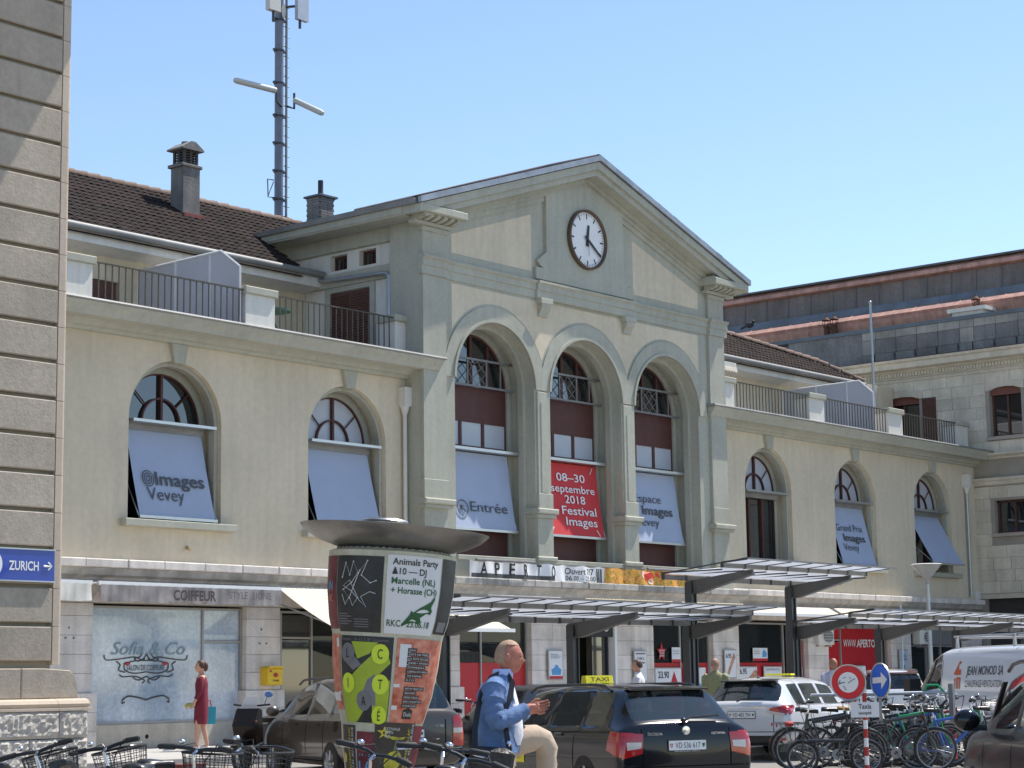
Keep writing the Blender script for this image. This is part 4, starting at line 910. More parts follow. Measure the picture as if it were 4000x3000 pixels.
# windows with frames
rev = M('pale_reveal_stone', (.40, .34, .29), .9, var=.12)
for (y0, y1, z0, z1, ar_) in wins:
    f = MB(); x = RX + .22
    f.box(x, x + .06, y1, y1 + .07, z0, z1); f.box(x, x + .06, y0 - .07, y0, z0, z1); f.box(x, x + .06, y1, y0, z1 - .07, z1 + .1); f.box(x, x + .06, y1, y0, z0, z0 + .07)
    ym = (y0 + y1)/2; f.box(x - .01, x + .06, ym - .035, ym + .035, z0, z1)
    o = RP('window', f, brownw)
    RP('pane', MB().add([(x + .05, y0, z0), (x + .05, y1, z0), (x + .05, y1, z1 + .1), (x + .05, y0, z1 + .1)], [(0, 1, 2, 3)]), gls_d, o)
    RP('sill', MB().box(RX - .10, RX + .2, y1 - .12, y0 + .12, z0 - .12, z0 - .002), rev, o)
    if ar_:
        RP('shutter_box', MB().prism([(y1, z1 - .16), (y0, z1 - .16), (y0, z1 + .0), (y0 - .25, z1 + .09), ((y0+y1)/2, z1 + .12), (y1 + .25, z1 + .09), (y1, z1)], x - .10, x - .02, plane='YZ'), M('brown_red_box', (.17, .065, .045), .7), o)
        lin = MB(); lin.prism([(y1 - .13, z1 + .0), (y1 - .13, z1 + .28), ((y0+y1)/2, z1 + .36), (y0 + .13, z1 + .28), (y0 + .13, z1), (y0, z1 + .0), (y0 - .25, z1 + .09), ((y0+y1)/2, z1 + .12), (y1 + .25, z1 + .09), (y1, z1)][::-1], RX - .035, RX, plane='YZ')
        RP('lintel', lin, ashlar, o)
o = RP('shutter', MB().box(RX - .06, RX - .02, 1.33, 1.86, 9.30, 11.34), brownw)
for k in range(28): RP('slat', MB().box(RX - .075, RX - .055, 1.38, 1.81, 9.38 + k*.068, 9.41 + k*.068), brownw, o)
# garage and doors
for (y0, y1, z0, z1, a_) in gh:
    o = RP('roller_door', MB().box(RX + .2, RX + .24, y1, y0, z0, z1), M('dark_roller', (.035, .033, .03), .6))
    RP('slats', MB().add(*[( [(RX + .18, y0, z1 - .08*k) for k in range(26)] + [(RX + .2 - (k % 2)*.03, y1, z1 - .08*k) for k in range(26)]), [(k, k+1, k+27, k+26) for k in range(25)] ]), M('dark_roller', (.04, .04, .04)), o)
# roof vents
for (y, x) in ((6.3, 64.9), (5.95, 64.9), (.15, 65.0)):
    o = MB().lathe([(.10, 14.15), (.10, 14.60), (.13, 14.62), (.13, 14.66)], (x, y, 0), 12)
    for k in range(6): a = 2*PI*k/6; o.tube([(x + .12*math.cos(a), y + .12*math.sin(a), 14.66), (x + .14*math.cos(a), y + .14*math.sin(a), 14.86)], .014, 4)
    o.lathe([(.17, 14.86), (.15, 14.90), (.03, 15.0), (.03, 15.06), (0, 15.08)], (x, y, 0), 12)
    RP('roof_vent', o, M('rusty_iron', (.10, .045, .03), .8, .2, var=.3), label='rusty roof vent pipe with slotted cap')
RP('roof_hatch', MB().box(64.3, 65.2, -.55, .95, 14.36, 14.50).box(64.4, 65.1, -.4, .8, 14.15, 14.36), white_r)
# air conditioners
def acunit(loc, lab, s_=1.0, rz=0):
    a = thing('air_conditioner', lab, 'air conditioner', loc, rz)
    MB().bbox(-.42*s_, .42*s_, -.16, .16, 0, .66*s_, .01).build('casing', white_r, a, local=True)
    MB().lathe([(.24*s_, -.175), (.25*s_, -.19), (.0, -.19)], (.1*s_, 0, .33*s_), 20, axis='Y').build('fan_grille', steelg, a, local=True)
    g_ = MB(); [g_.tube([(.1*s_ - .22*s_, -.2, .33*s_ + d), (.1*s_ + .22*s_, -.2, .33*s_ + d)], .006, 4) for d in (-.16, -.08, 0, .08, .16)]; g_.build('grille_wires', white_r, a, local=True)
    MB().box(-.35*s_, -.30*s_, -.1, .2, -.06, 0).box(.30*s_, .35*s_, -.1, .2, -.06, 0).build('bracket', galv, a, local=True)
    return a
acunit((63.66, .35, 3.75), 'white air conditioner box high in the corner beside the downpipe', 1.0, -PI/2)
acunit((59.3, -.2, 2.55), 'grey air conditioner above the dark passage doors', .7, -.2)
acunit((53.1, -.2, 2.50), 'beige air conditioner on the stone pier left of the web address panel', .75, -.3)
# ------------------------------------------------------------------ left corner building
LX, LY = 14.93, -12.9
LB = thing('corner_building', 'rusticated sandstone corner of a building at the left edge with deep horizontal joints', 'building', (LX, LY, 0))
def LP(n, mb, m, p=None, label=None): return mb.build(n, m, p or LB, label=label)
LP('wall_core', MB().box(3, LX - .11, LY + .07, LY + 9, .3, 13), M('joint_shadow_stone', (.30, .26, .19), .95, var=.1))
z = 1.83; k = 0
while z < 11.6:
    h = .45; j = .045
    xs_ = [3, 6.4, 9.6, 12.4, LX - .135] if k % 2 else [3, 5, 8.2, 11.0, LX - .135]
    for a, b in zip(xs_, xs_[1:]): LP('stone', MB().bbox(a + .002, b - .002, LY, LY + .3, z, z + h - j, .014), quoin)
    # smooth rounded corner piece
    mb = MB(); c_ = arc(LX - .05, LY + .05, .05, -PI/2, 0, 5)
    pts = [(LX - .133, LY)] + c_ + [(LX, LY + 4), (LX - .133, LY + 4)]
    n = len(pts); mb.add([(x, y, z - j + .003) for x, y in pts] + [(x, y, z + h - j - .003) for x, y in pts], [(i, (i+1) % n, (i+1) % n + n, i + n) for i in range(n)] + [tuple(range(n))[::-1], tuple(range(n, 2*n))])
    LP('corner_stone', mb, quoin_l); z += h; k += 1
# flared base block, torus plinth and hammered stones
fl = [(LX - .16, 1.81), (LX + .0, 1.80), (LX + .05, 1.74), (LX + .11, 1.66), (LX + .155, 1.56), (LX + .17, 1.46), (LX + .17, 1.395), (3, 1.395), (3, 1.775), (LX - .3, 1.775)]
LP('base_stone', MB().prism([(14.285, 1.395), (LX + .17, 1.395), (LX + .17, 1.46), (LX + .155, 1.56), (LX + .11, 1.66), (LX + .05, 1.72), (14.6, 1.745), (14.285, 1.745)], LY - .10, LY + 4, bev=.012), quoin)
LP('base_stone', MB().prism([(11.5, 1.395), (14.28, 1.395), (14.28, 1.745), (11.5, 1.745)], LY - .10, LY + .3, bev=.012), quoin)
LP('base_stone', MB().prism([(6.5, 1.395), (11.495, 1.395), (11.495, 1.745), (6.5, 1.745)], LY - .10, LY + .3, bev=.012), quoin)
for a, b in ((6, 11.2), (11.205, 14.74), (14.745, LX + .27)):
    LP('plinth_moulding', MB().sweepx([(LY + .3, 1.39), (LY - .13, 1.39), (LY - .19, 1.37), (LY - .215, 1.33), (LY - .19, 1.285), (LY - .225, 1.28), (LY - .225, 1.25), (LY + .3, 1.25)], a, b), quoin_l)
def rough_stone(a, b, z0, z1):
    mb = MB(); nx, nz = max(6, int((b-a)/.035)), max(6, int((z1-z0)/.035)); vs = []; rr = random.Random(int(a*100+z0*10))
    for j in range(nz+1):
        for i in range(nx+1):
            e = min(i, nx-i, j, nz-j); d = 0 if e == 0 else .012 + rr.uniform(0, .028)
            vs.append((a + (b-a)*i/nx, LY - .20 - d, z0 + (z1-z0)*j/nz))
    mb.add(vs, [(j*(nx+1)+i, j*(nx+1)+i+1, (j+1)*(nx+1)+i+1, (j+1)*(nx+1)+i) for j in range(nz) for i in range(nx)])
    mb.box(a, b, LY - .198, LY + .3, z0, z1); LP('hammered_stone', mb, rough_m)
for z0, z1, xs_ in ((.935, 1.245, [11, 12.6, 14.765, LX + .25]), (.56, .925, [11, 12.9, 14.345, LX + .25]), (.2, .55, [11, 13.2, 14.7, LX + .25])):
    for a, b in zip(xs_, xs_[1:]): rough_stone(a + .004, b - .004, z0, z1)
LP('plinth_side', MB().box(LX - .2, LX + .245, LY - .15, LY + 4, 0, 1.248).box(3, LX + .25, LY - .19, LY + 4, 0, .2), rough_m)
LP('eave_cornice', MB().box(3, 17.08, -14.25, LY + 9, 13.2, 13.5).box(3, 15.9, -13.5, LY + 8, 12.9, 13.2), quoin)  # unseen eave added above the view, overhang sized for its diagonal shadow
sg = thing('direction_sign', 'blue enamel direction sign with white lettering and arrow on the corner building', 'sign', (14.4, LY - .02, 2.94))
MB().box(13.5, 14.78, LY - .035, LY - .002, 2.765, 3.125).build('plate', M('sign_blue', (.015, .05, .34), .35, var=.06, coat=.4), sg)
L = MB(); textmb('ZURICH', L, (14.13, LY - .036, 2.885), (1, 0, 0), (0, 0, 1), .105, .42, .02)
L.tube([(14.62, LY - .04, 2.94), (14.73, LY - .04, 2.94)], .012, 4); L.tube([(14.685, LY - .04, 2.985), (14.735, LY - .04, 2.94), (14.685, LY - .04, 2.895)], .012, 4)
L.add([(13.87 + .17*math.cos(a), LY - .037, 2.945 + .17*math.sin(a)) for a in [2*PI*k/28 for k in range(28)]], [tuple(range(28))])
L.build('lettering', white, sg)
MB().box(13.49, 14.79, LY - .045, LY - .002, 3.125, 3.14).box(13.49, 14.79, LY - .045, LY - .002, 2.75, 2.765).build('sign_frame', alu, sg)
# ------------------------------------------------------------------ steel and glass canopies
CZ = 2.52
post_m = MB().box(-.07, .07, -.05, .05, 0, 2.30).box(-.085, -.07, -.075, .075, 0, 2.30).box(.07, .085, -.075, .075, 0, 2.30).mesh('post', steel)
def canopy(x0, x1, z, posts, label, zg=.1):
    c = thing('bus_stop_canopy', label, 'canopy', ((x0+x1)/2, -10, .22), 0, 'steel and glass canopies along the taxi rank')
    w = lambda n, mb, m, p=None: mb.build(n, m, p or c)
    for x in posts:
        pm_ = MB(); hh = z - .22
        pm_.box(x - .06, x + .06, -10.05, -9.95, .22, z - .02).box(x - .09, x - .06, -10.08, -9.92, .22, z - .02).box(x + .06, x + .09, -10.08, -9.92, .22, z - .02)
        w('post', pm_, steel)
        w('beam', MB().prism([(-9.90, z - .22), (-9.90, z + .005), (-11.44, z + .17), (-11.44, z + .09), (-10.2, z - .22)], x - .035, x + .035, plane='YZ').prism([(-9.90, z - .225), (-10.2, z - .225), (-11.44, z + .085), (-11.44, z + .07), (-10.2, z - .24), (-9.90, z - .24)], x - .08, x + .08, plane='YZ'), beam_m)
    w('purlin', MB().box(x0, x1, -10.06, -10.02, z + .01, z + .10), steelg)
    w('purlin', MB().box(x0, x1, -11.42, -11.38, z + .18, z + .255), steelg)
    w('front_rail', MB().box(x0 - .02, x1 + .25, -11.99, -11.95, z + .30, z + .33), steelg)
    w('end_rail', MB().prism([(-10.02, z + .10), (-11.97, z + .31), (-11.97, z + .335), (-10.02, z + .125)], x0 - .03, x0, plane='YZ').prism([(-10.02, z + .10), (-11.97, z + .31), (-11.97, z + .335), (-10.02, z + .125)], x1, x1 + .03, plane='YZ'), steel)
    n = round((x1 - x0)/.71); st = (x1 - x0)/n
    pa = [MB().add([(.012, -11.36, z + .165), (st - .012, -11.36, z + .165), (st - .012, -10.05, z + .115), (.012, -10.05, z + .115), (.012, -11.36, z + .175), (st - .012, -11.36, z + .175), (st - .012, -10.05, z + .125), (.012, -10.05, z + .125)], [(0,3,2,1),(4,5,6,7),(0,1,5,4),(2,3,7,6)]).mesh('glass_pane', canopy_g),
          MB().add([(.012, -11.95, z + .305), (st - .012, -11.95, z + .305), (st - .012, -11.40, z + .262), (.012, -11.40, z + .262), (.012, -11.95, z + .315), (st - .012, -11.95, z + .315), (st - .012, -11.40, z + .272), (.012, -11.40, z + .272)], [(0,3,2,1),(4,5,6,7),(0,1,5,4),(2,3,7,6)]).mesh('glass_pane', canopy_g)]
    jb = MB().box(-.014, .014, -11.40, -10.02, z + .125, z + .15).box(-.02, .02, -11.43, -11.375, z + .17, z + .262).box(-.02, .02, -10.075, -10.02, z + .005, z + .11).add([(-.014, -11.97, z + .29), (.014, -11.97, z + .29), (.014, -11.40, z + .25), (-.014, -11.40, z + .25), (-.014, -11.97, z + .325), (.014, -11.97, z + .325), (.014, -11.40, z + .285), (-.014, -11.40, z + .285)], [(0,3,2,1),(4,5,6,7),(0,1,5,4),(1,2,6,5),(2,3,7,6),(3,0,4,7)]).mesh('glazing_bar', steel)
    for k in range(n + 1):
        put('glazing_bar', jb, c, loc=(x0 + k*st, 0, 0))
        if k < n:
            for p in pa: put('glass_pane', p, c, loc=(x0 + k*st, 0, 0))
    return c
canopy(23.15, 32.1, CZ, [24.93, 28.4, 32.0], 'low glass canopy starting behind the poster column, above the black estate taxi')
canopy(31.15, 36.4, CZ + .87, [32.12, 35.72], 'raised middle glass canopy standing higher than its neighbours')
canopy(35.7, 56.0, CZ + .02, [35.8 + .05, 39.32, 42.9, 46.5, 50.1, 53.7], 'long low glass canopy running to the right behind the white van')
bs = thing('bus_stop_sign', 'small blue stop sign standing under the right canopy behind the van', 'sign', (52.2, -3.4, .28))
MB().tube([(52.2, -3.4, .28), (52.2, -3.4, 3.6)], .03, 8).build('post', galv, bs); MB().box(51.8, 52.6, -3.45, -3.42, 3.0, 3.45).build('plate', M('stop_blue', (.01, .12, .5), .4), bs); MB().box(52.1, 52.2, -3.46, -3.45, 3.1, 3.35).build('symbol', white, bs)
# street lamp
lp = thing('street_lamp', 'slender street lamp with an upturned conical glass head in front of the last arched window', 'street lamp', (49.6, -5.7, .15))
MB().lathe([(.07, .15), (.05, 4.2), (.0, 4.2)], (49.6, -5.7, 0), 12).build('pole', galv, lp)
MB().lathe([(.06, 4.0), (.08, 4.16), (.33, 4.44), (.42, 4.55), (.40, 4.56), (.06, 4.2)], (49.6, -5.7, 0), 24).build('lamp_head', glassy('lamp_glass', (.4, .4, .38), .6, .1), lp)
MB().lathe([(.0, 4.575), (.40, 4.56), (.44, 4.545), (.40, 4.55)], (49.6, -5.7, 0), 24).build('lamp_cover', white, lp)
# ------------------------------------------------------------------ posters and wall boxes on the ground floor
def poster(x0, x1, z0, z1, y, base, label, texts=(), shapes=(), frame=None, cat='poster', grp=None):
    o = thing(cat, label, cat, ((x0+x1)/2, y, z0), 0, grp)
    if frame: MB().box(x0 - .03, x1 + .03, y - .02, y - .002, z0 - .03, z1 + .03).build('frame', frame, o)
    MB().box(x0, x1, y - .03, y - .021, z0, z1).build('sheet', base, o)
    for (m_, pts) in shapes: MB().add([(x0 + u*(x1-x0), y - .033, z0 + v*(z1-z0)) for u, v in pts], [tuple(range(len(pts)))]).build('print', m_, o)
    for (t, u, v, h, wd, m_, b) in texts:
        L = MB(); textmb(t, L, (x0 + u*(x1-x0), y - .032, z0 + v*(z1-z0)), (1, 0, 0), (0, 0, 1), h, wd, b); L.build('lettering', m_, o)
    return o
sky_b = M('print_sky_blue', (.08, .30, .60), .5, var=.1); blob = [(.5+.38*math.cos(a), .28+.17*math.sin(a)) for a in [PI*2*k/12 for k in range(12)]]
bag = [(.2, .14), (.85, .14), (.9, .34), (.72, .40), (.62, .50), (.45, .50), (.38, .40), (.15, .34)]
coop = [('Nouveauté', .12, .86, .035, .28, black, 0), ('assortiment Coop', .12, .80, .035, .40, black, 0), ('et superpoints', .12, .74, .035, .34, black, 0)]
wht = M('poster_white', (.70, .71, .73), .5, var=.03); skin_p = M('print_meat', (.50, .26, .17), .5, var=.3, scale=8)
redstrip = [(0, 0), (1, 0), (1, .10), (0, .10)]
poster(39.86, 40.40, 1.58, 2.28, -.16, wht, 'framed white poster with a blue bag print on the pillar left of the dark entrance', coop, [(sky_b, bag), (red, redstrip)], greyframe)
poster(43.5, 44.03, 1.5, 2.28, -.16, wht, 'framed grey cafe poster on the pillar behind the man in the white shirt', [('Café à', .2, .72, .07, .3, black, .01), ('emporter', .2, .58, .07, .34, black, .01)], [(steelg, [(.1, .9), (.9, .9), (.9, .95), (.1, .95)])], greyframe)
poster(47.8, 48.34, 1.56, 2.32, -.16, wht, 'framed poster with price 6.95 and sausage photo behind the man in green', [('6.95', .08, .72, .12, .26, black, .015)], [(skin_p, [(.15, .15), (.35, .1), (.95, .75), (.8, .92), (.6, .7)])], greyframe)
poster(45.50, 45.90, 1.99, 2.40, .045, wht, 'small white leaflet with red foot on the glass beside the star', [('Nouveauté', .1, .72, .04, .3, black, 0), ('assortiment', .1, .55, .04, .3, black, 0)], [(red, [(0, 0), (1, 0), (1, .2), (0, .2)])])
poster(49.55, 50.32, 2.02, 2.40, .045, wht, 'white leaflet with blue bag print on the wide dark shop window', [('Nouveauté', .05, .72, .04, .3, black, 0), ('assortiment', .05, .55, .04, .32, black, 0)], [(sky_b, [(.62, .3), (.92, .3), (.95, .6), (.8, .85), (.68, .8)]), (red, [(0, 0), (1, 0), (1, .2), (0, .2)])])
poster(48.72, 49.72, 1.25, 1.84, .04, wht, 'price poster reading 6.95 on the red band of the wide window', [('6.95', .1, .68, .16, .36, black, .015)], [(skin_p, [(.35, .05), (.8, .1), (1, .6), (.95, .95), (.6, .55)])], greyframe)
poster(50.12, 51.05, 1.25, 1.84, .04, wht, 'grey framed notice board under the wide dark window', [('NOUS RECRUTONS', .08, .84, .06, .75, steelg, 0), ('Café à', .25, .2, .09, .35, black, 0)], (), greyframe)
poster(51.62, 52.2, 1.25, 1.85, .04, wht, 'white text poster at the right end of the red band', [('Nouveauté', .12, .80, .05, .3, black, 0), ('assortiment', .12, .66, .05, .4, black, 0), ('superpoints', .12, .52, .05, .35, black, 0)], (), None)
poster(44.7, 45.9, 1.15, 1.82, .04, wht, 'poster with red peak and price 23.90 under the star', [('23.90', .1, .62, .18, .5, black, .015)], [(red, [(.5, .1), (.95, .1), (.72, .9)])], greyframe)
poster(46.1, 47.1, 1.10, 1.84, .04, wht, 'poster with large blue bag print left of the man in green', [('Coop', .05, .55, .07, .22, black, 0)], [(sky_b, bag), (red, redstrip)], None)
poster(57.80, 58.30, 1.3, 2.35, -.16, M('poster_pale_blue', (.45, .55, .68), .5, var=.05), 'tall pale blue cafe poster on the pillar right of the web address', [('Café à', .2, .80, .08, .3, black, .01), ('emporter', .15, .70, .08, .36, black, .01)], [(steelg, [(.35, .35), (.65, .35), (.6, .55), (.4, .55)])], greyframe)
poster(55.0, 55.9, 1.2, 1.85, .04, wht, 'grey framed poster low on the web address panel behind the road signs', [('Café', .2, .6, .1, .4, steelg, 0)], (), greyframe)
st_ = [(45.04 + (.22 if k % 2 == 0 else .09)*math.sin(2*PI*k/10), 2.27 + (.27 if k % 2 == 0 else .11)*math.cos(2*PI*k/10)) for k in range(10)]
so_ = thing('star_sticker', 'red five pointed star sticker with white print inside the shop window', 'sticker', (45.04, .04, 2.0))
MB().prism(st_, .03, .04).build('star', red, so_); L = MB(); [textmb(t, L, (45.04, .026, z), (1, 0, 0), (0, 0, 1), .045, .24, .01, align='C') for t, z in (('NOUVEAU', 2.29), ('TOUS LES', 2.22), ('JOURS', 2.15))]; L.build('lettering', white, so_)
# letter box
lb = thing('letter_box', 'yellow wall letter box with small red print on the stone pier beside the hairdresser', 'letter box', (30.25, -.3, 1.52))
MB().bbox(30.03, 30.48, -.34, -.11, 1.52, 1.88, .02).build('box', yellow, lb); MB().prism([(30.0, 1.88), (30.51, 1.88), (30.42, 1.93), (30.08, 1.93)], -.36, -.10).build('lid', yellow, lb)
L = MB(); L.box(30.08, 30.14, -.345, -.34, 1.80, 1.84); L.add([(30.25 + .07*math.cos(a), -.352, 1.74 + .05*math.sin(a)) for a in [2*PI*k/8 for k in range(8)]], [tuple(range(8))]); L.build('emblem', red, lb)
L = MB(); textmb('Kodak', L, (30.18, -.352, 1.60), (1, 0, 0), (0, 0, 1), .045, .17, .02); L.build('lettering', M('brown_ink', (.15, .06, .02), .6), lb)
for x, zz in ((24.9, 2.70), (24.82, 2.50), (25.02, 2.50), (30.05, 2.72), (30.0, 2.42), (30.2, 2.42)):
    P('wall_stud', MB().lathe([(.0, -.118), (.02, -.118), (.025, -.10)], (x, 0, zz), 10, axis='Y'), steelg)
P('vent_hole', MB().lathe([(.0, -.004), (.045, -.004), (.05, .02)], (27.0, 0.01, .52), 12, axis='Y'), dark)
# ------------------------------------------------------------------ poster column
tilt = Euler((0, 0, 0))
# leans about 3 degrees to the right as seen by the camera
vdir = Vector((math.cos(HEAD + .06), math.sin(HEAD + .06), 0)); rgt = Vector((vdir.y, -vdir.x, 0))
lean = Matrix.Rotation(math.radians(4.2), 3, vdir) 
PC = thing('poster_column', 'flared advertising column plastered with posters under a wide leaning metal dish', 'advertising column', (15.86, -17.14, 0), rot=tuple(lean.to_euler()))
def CB(n, mb, m, label=None, p=None): return mb.build(n, m, p or PC, local=True, label=label)
def vm(v):
    pts = [(0, 0), (.62, .50), (1.27, 1.06), (1.33, 1.11), (1.92, 2.0), (1.96, 2.04), (2.60, 2.87), (2.63, 2.90), (3.2, 3.47)]
    for (a, ra), (b, rb) in zip(pts, pts[1:]):
        if v <= b: return ra + (rb-ra)*(v-a)/(b-a)
def rz(z):
    pts = [(0, .27), (.50, .345), (.8, .405), (1.08, .437), (1.12, .45), (1.4, .525), (1.7, .57), (2.0, .595), (2.04, .605), (2.2, .648), (2.5, .688), (2.93, .70)]
    for (a, ra), (b, rb) in zip(pts, pts[1:]):
        if z <= b: t = (z-a)/(b-a); return ra + (rb-ra)*t
    return .70
CB('drum', MB().lathe([(rz(z), z) for z in [0, .25, .5, .65, .8, .95, 1.08, 1.12, 1.25, 1.4, 1.55, 1.7, 1.85, 2.0, 2.04, 2.12, 2.2, 2.35, 2.5, 2.7, 2.91]] + [(.62, 2.94), (.60, 3.0)], (0, 0, 0), 64), M('weathered_paste_cream', (.55, .52, .40), .8, var=.12, scale=5, streak=.2, bump=.2))
CB('neck', MB().lathe([(.62, 2.94), (.60, 3.03)], (0, 0, 0), 48), black)
dsh = MB().lathe([(.56, 2.95), (.66, 2.975), (.82, 3.025), (.96, 3.10), (1.035, 3.17), (1.04, 3.18), (1.0, 3.18), (.5, 3.15), (0, 3.14)], (0, 0, 0), 72)
Rd = Matrix.Rotation(math.radians(.8), 3, vdir); dsh.v = [tuple(Rd @ (Vector(v) - Vector((0, 0, 3.1))) + Vector((0, 0, 3.1))) for v in dsh.v]
CB('dish', dsh, M('dull_dish_metal', (.25, .24, .225), .36, .7, var=.15, scale=3, streak=.15))
CB('dish_vent', MB().lathe([(.22, 3.15), (.22, 3.27), (.26, 3.29), (.24, 3.31), (0, 3.32)], (.1, .25, 0), 20), alu)
base_a = math.atan2(-vdir.y, -vdir.x)  # facing the camera
def cm(u, v, off=.006):   # u metres to the right on the surface, v = height
    v = vm(v); r = rz(v); a = base_a + u / .66; return ((r + off)*math.cos(a), (r + off)*math.sin(a), v)
def cposter(u0, u1, v0, v1, m, label, off=.006, skew=0):
    mb = MB(); n, k = 14, 12; vs = [cm(u0 + (u1-u0)*i/n, v0 + (v1-v0)*j/k + skew*(i/n), off) for i in range(n+1) for j in range(k+1)]
    mb.add(vs, [(i*(k+1)+j, (i+1)*(k+1)+j, (i+1)*(k+1)+j+1, i*(k+1)+j+1) for i in range(n) for j in range(k)], 0, True)
    return CB('poster', mb, m, label)
def ctext(p, txt, u, v, h, w, m, bold=0, off=.012, rot=False, align='L'):
    L = MB()
    if rot: textmb(txt, L, (0,0,0), (1,0,0), (0,0,1), h, w, bold, mapf=lambda a, b: cm(u - b, v + a, off))
    else: textmb(txt, L, (0,0,0), (1,0,0), (0,0,1), h, w, bold, mapf=lambda a, b: cm(u + a, v + b, off), align=align)
    CB('lettering', L, m, p=p)
def cshape(p, pts, m, off=.010, name='print'):
    CB(name, MB().add([cm(u, v, off) for u, v in pts], [tuple(range(len(pts)))]), m, p=p)
def cquad(p, u0, u1, v0, v1, m, off=.010, name='print'):
    n = 6; CB(name, MB().add([cm(u0 + (u1-u0)*i/n, v, off) for i in range(n+1) for v in (v0, v1)], [(2*i, 2*i+2, 2*i+3, 2*i+1) for i in range(n)]), m, p=p)
pw = M('poster_paper', (.70, .69, .68), .6, var=.02); pdk = M('poster_charcoal', (.028, .027, .026), .5, var=.4, scale=4); porange = M('poster_orange', (.60, .085, .03), .6, var=.3, scale=9, tint=(.70, .30, .20))
plime = M('poster_lime', (.36, .46, .03), .55, var=.1, scale=4); lime2 = M('poster_bright_lime', (.62, .75, .04), .5, var=0); pgrey = M('poster_mid_grey', (.19, .18, .19), .6, var=.05)
pbrown = M('poster_brown', (.055, .042, .03), .55, var=.25, scale=5); pyel = M('poster_yellow_ink', (.62, .50, .03), .5, var=.05); pgreen = M('poster_green_ink', (.02, .10, .03), .5, var=.1); pred = M('poster_dark_red', (.16, .02, .03), .5, var=.5, scale=6); cyan = M('poster_cyan_ink', (.10, .35, .55), .5, var=0); offw = M('print_white', (.62, .62, .62), .5, var=0)
p = cposter(-.95, -.66, 1.98, 2.58, pred, 'dark red and blue poster at the left edge'); ctext(p, 'IN', -.83, 2.30, .07, .1, cyan, .02); ctext(p, 'MC', -.83, 2.20, .06, .1, porange, .02)
p = cposter(-.645, -.08, 1.96, 2.58, pdk, 'charcoal poster with a constellation of white lines')
zz_ = [(.0, .0), (.04, .12), (.10, .02), (.14, .13), (.2, .04), (.13, -.04), (.02, -.10), (.1, -.17), (.16, -.06), (.22, .06), (.3, .14), (.24, .02), (.34, -.04), (.40, -.02)]
L = MB(); L.tube([cm(-.55 + a, 2.40 + b, .012) for a, b in zz_], .0045, 4); L.tube([cm(-.55 + a, 2.32 - b*.7 - .06, .012) for a, b in zz_[::-1]], .0045, 4)
[L.ball(cm(-.55 + a, 2.40 + b, .012), .009, 5) for a, b in zz_]; CB('print', L, offw, p=p)
for k in range(5): cquad(p, -.62, -.62 + .14 + .05*(k % 2), 2.10 - k*.02, 2.108 - k*.02, pgrey)
for k in range(4): cquad(p, -.40, -.22, 2.06 - k*.02, 2.066 - k*.02, pgrey)
p = cposter(-.045, .56, 1.96, 2.60, pw, 'white poster with a green crocodile', .009)
for i, (t, w_, m_) in enumerate((('Animals Party', .50, pdk), ('∆10 — DJ', .36, pdk), ('Marcelle (NL)', .48, pgreen), ('+ Horasse (CH)', .51, pgreen))): ctext(p, t, -.005 + .01, 2.522 - i*.078, .052, w_, m_, .015, .014)
ctext(p, 'RKC', -.02, 2.02, .052, .15, pgreen, .012, .014); ctext(p, '23.06.18', .20, 2.02, .052, .28, pgreen, .012, .014)
croc = [(.14, 2.02), (.20, 2.045), (.28, 2.06), (.33, 2.045), (.36, 2.07), (.345, 2.10), (.42, 2.14), (.47, 2.13), (.49, 2.16), (.47, 2.19), (.505, 2.25), (.51, 2.27), (.49, 2.275), (.46, 2.24), (.40, 2.21), (.33, 2.18), (.26, 2.14), (.235, 2.155), (.22, 2.12), (.17, 2.07), (.14, 2.04)]
tri = tessellate_polygon([[Vector((u, v, 0)) for u, v in croc]]); CB('print', MB().add([cm(u, v, .014) for u, v in croc], [tuple(t) for t in tri]), pgreen, p=p)
p = cposter(.585, .90, 1.98, 2.60, pdk, 'glossy charcoal poster at the right edge'); cquad(p, .62, .80, 2.0, 2.08, pgrey)
# second tier
p = cposter(-.98, -.66, 1.40, 1.93, porange, 'torn orange and white poster on the left of the middle tier'); cquad(p, -.74, -.68, 1.5, 1.9, pw); cquad(p, -.95, -.7, 1.46, 1.52, pw)
p = cposter(-.63, .08, 1.31, 1.92, pdk, 'black and lime poster with letters in circles')
def band(pts, m, off=.010):
    n, q = 10, 6; (a, b, c, d) = pts; vs = []
    for i in range(n+1):
        t = i/n; e = (a[0]+(b[0]-a[0])*t, a[1]+(b[1]-a[1])*t); f = (d[0]+(c[0]-d[0])*t, d[1]+(c[1]-d[1])*t)
        for j in range(q+1): r = j/q; vs.append(cm(e[0]+(f[0]-e[0])*r, e[1]+(f[1]-e[1])*r, off))
    CB('print', MB().add(vs, [(i*(q+1)+j, (i+1)*(q+1)+j, (i+1)*(q+1)+j+1, i*(q+1)+j+1) for i in range(n) for j in range(q)]), m, p=p)
band([(-.62, 1.55), (-.02, 1.87), (.06, 1.74), (-.45, 1.42)], plime); band([(-.62, 1.56), (-.42, 1.56), (-.42, 1.31), (-.62, 1.31)], plime, .009); band([(-.62, 1.40), (-.40, 1.32), (-.1, 1.52), (-.3, 1.6)], plime, .0095); band([(-.15, 1.62), (.07, 1.62), (.07, 1.31), (-.15, 1.31)], plime); band([(-.45, 1.88), (-.1, 1.88), (-.2, 1.80), (-.36, 1.76)], plime)
band([(-.55, 1.86), (-.3, 1.72), (-.42, 1.68), (-.6, 1.76)], pgrey); band([(-.35, 1.44), (-.10, 1.44), (-.12, 1.66), (-.22, 1.62)], pgrey, .011)
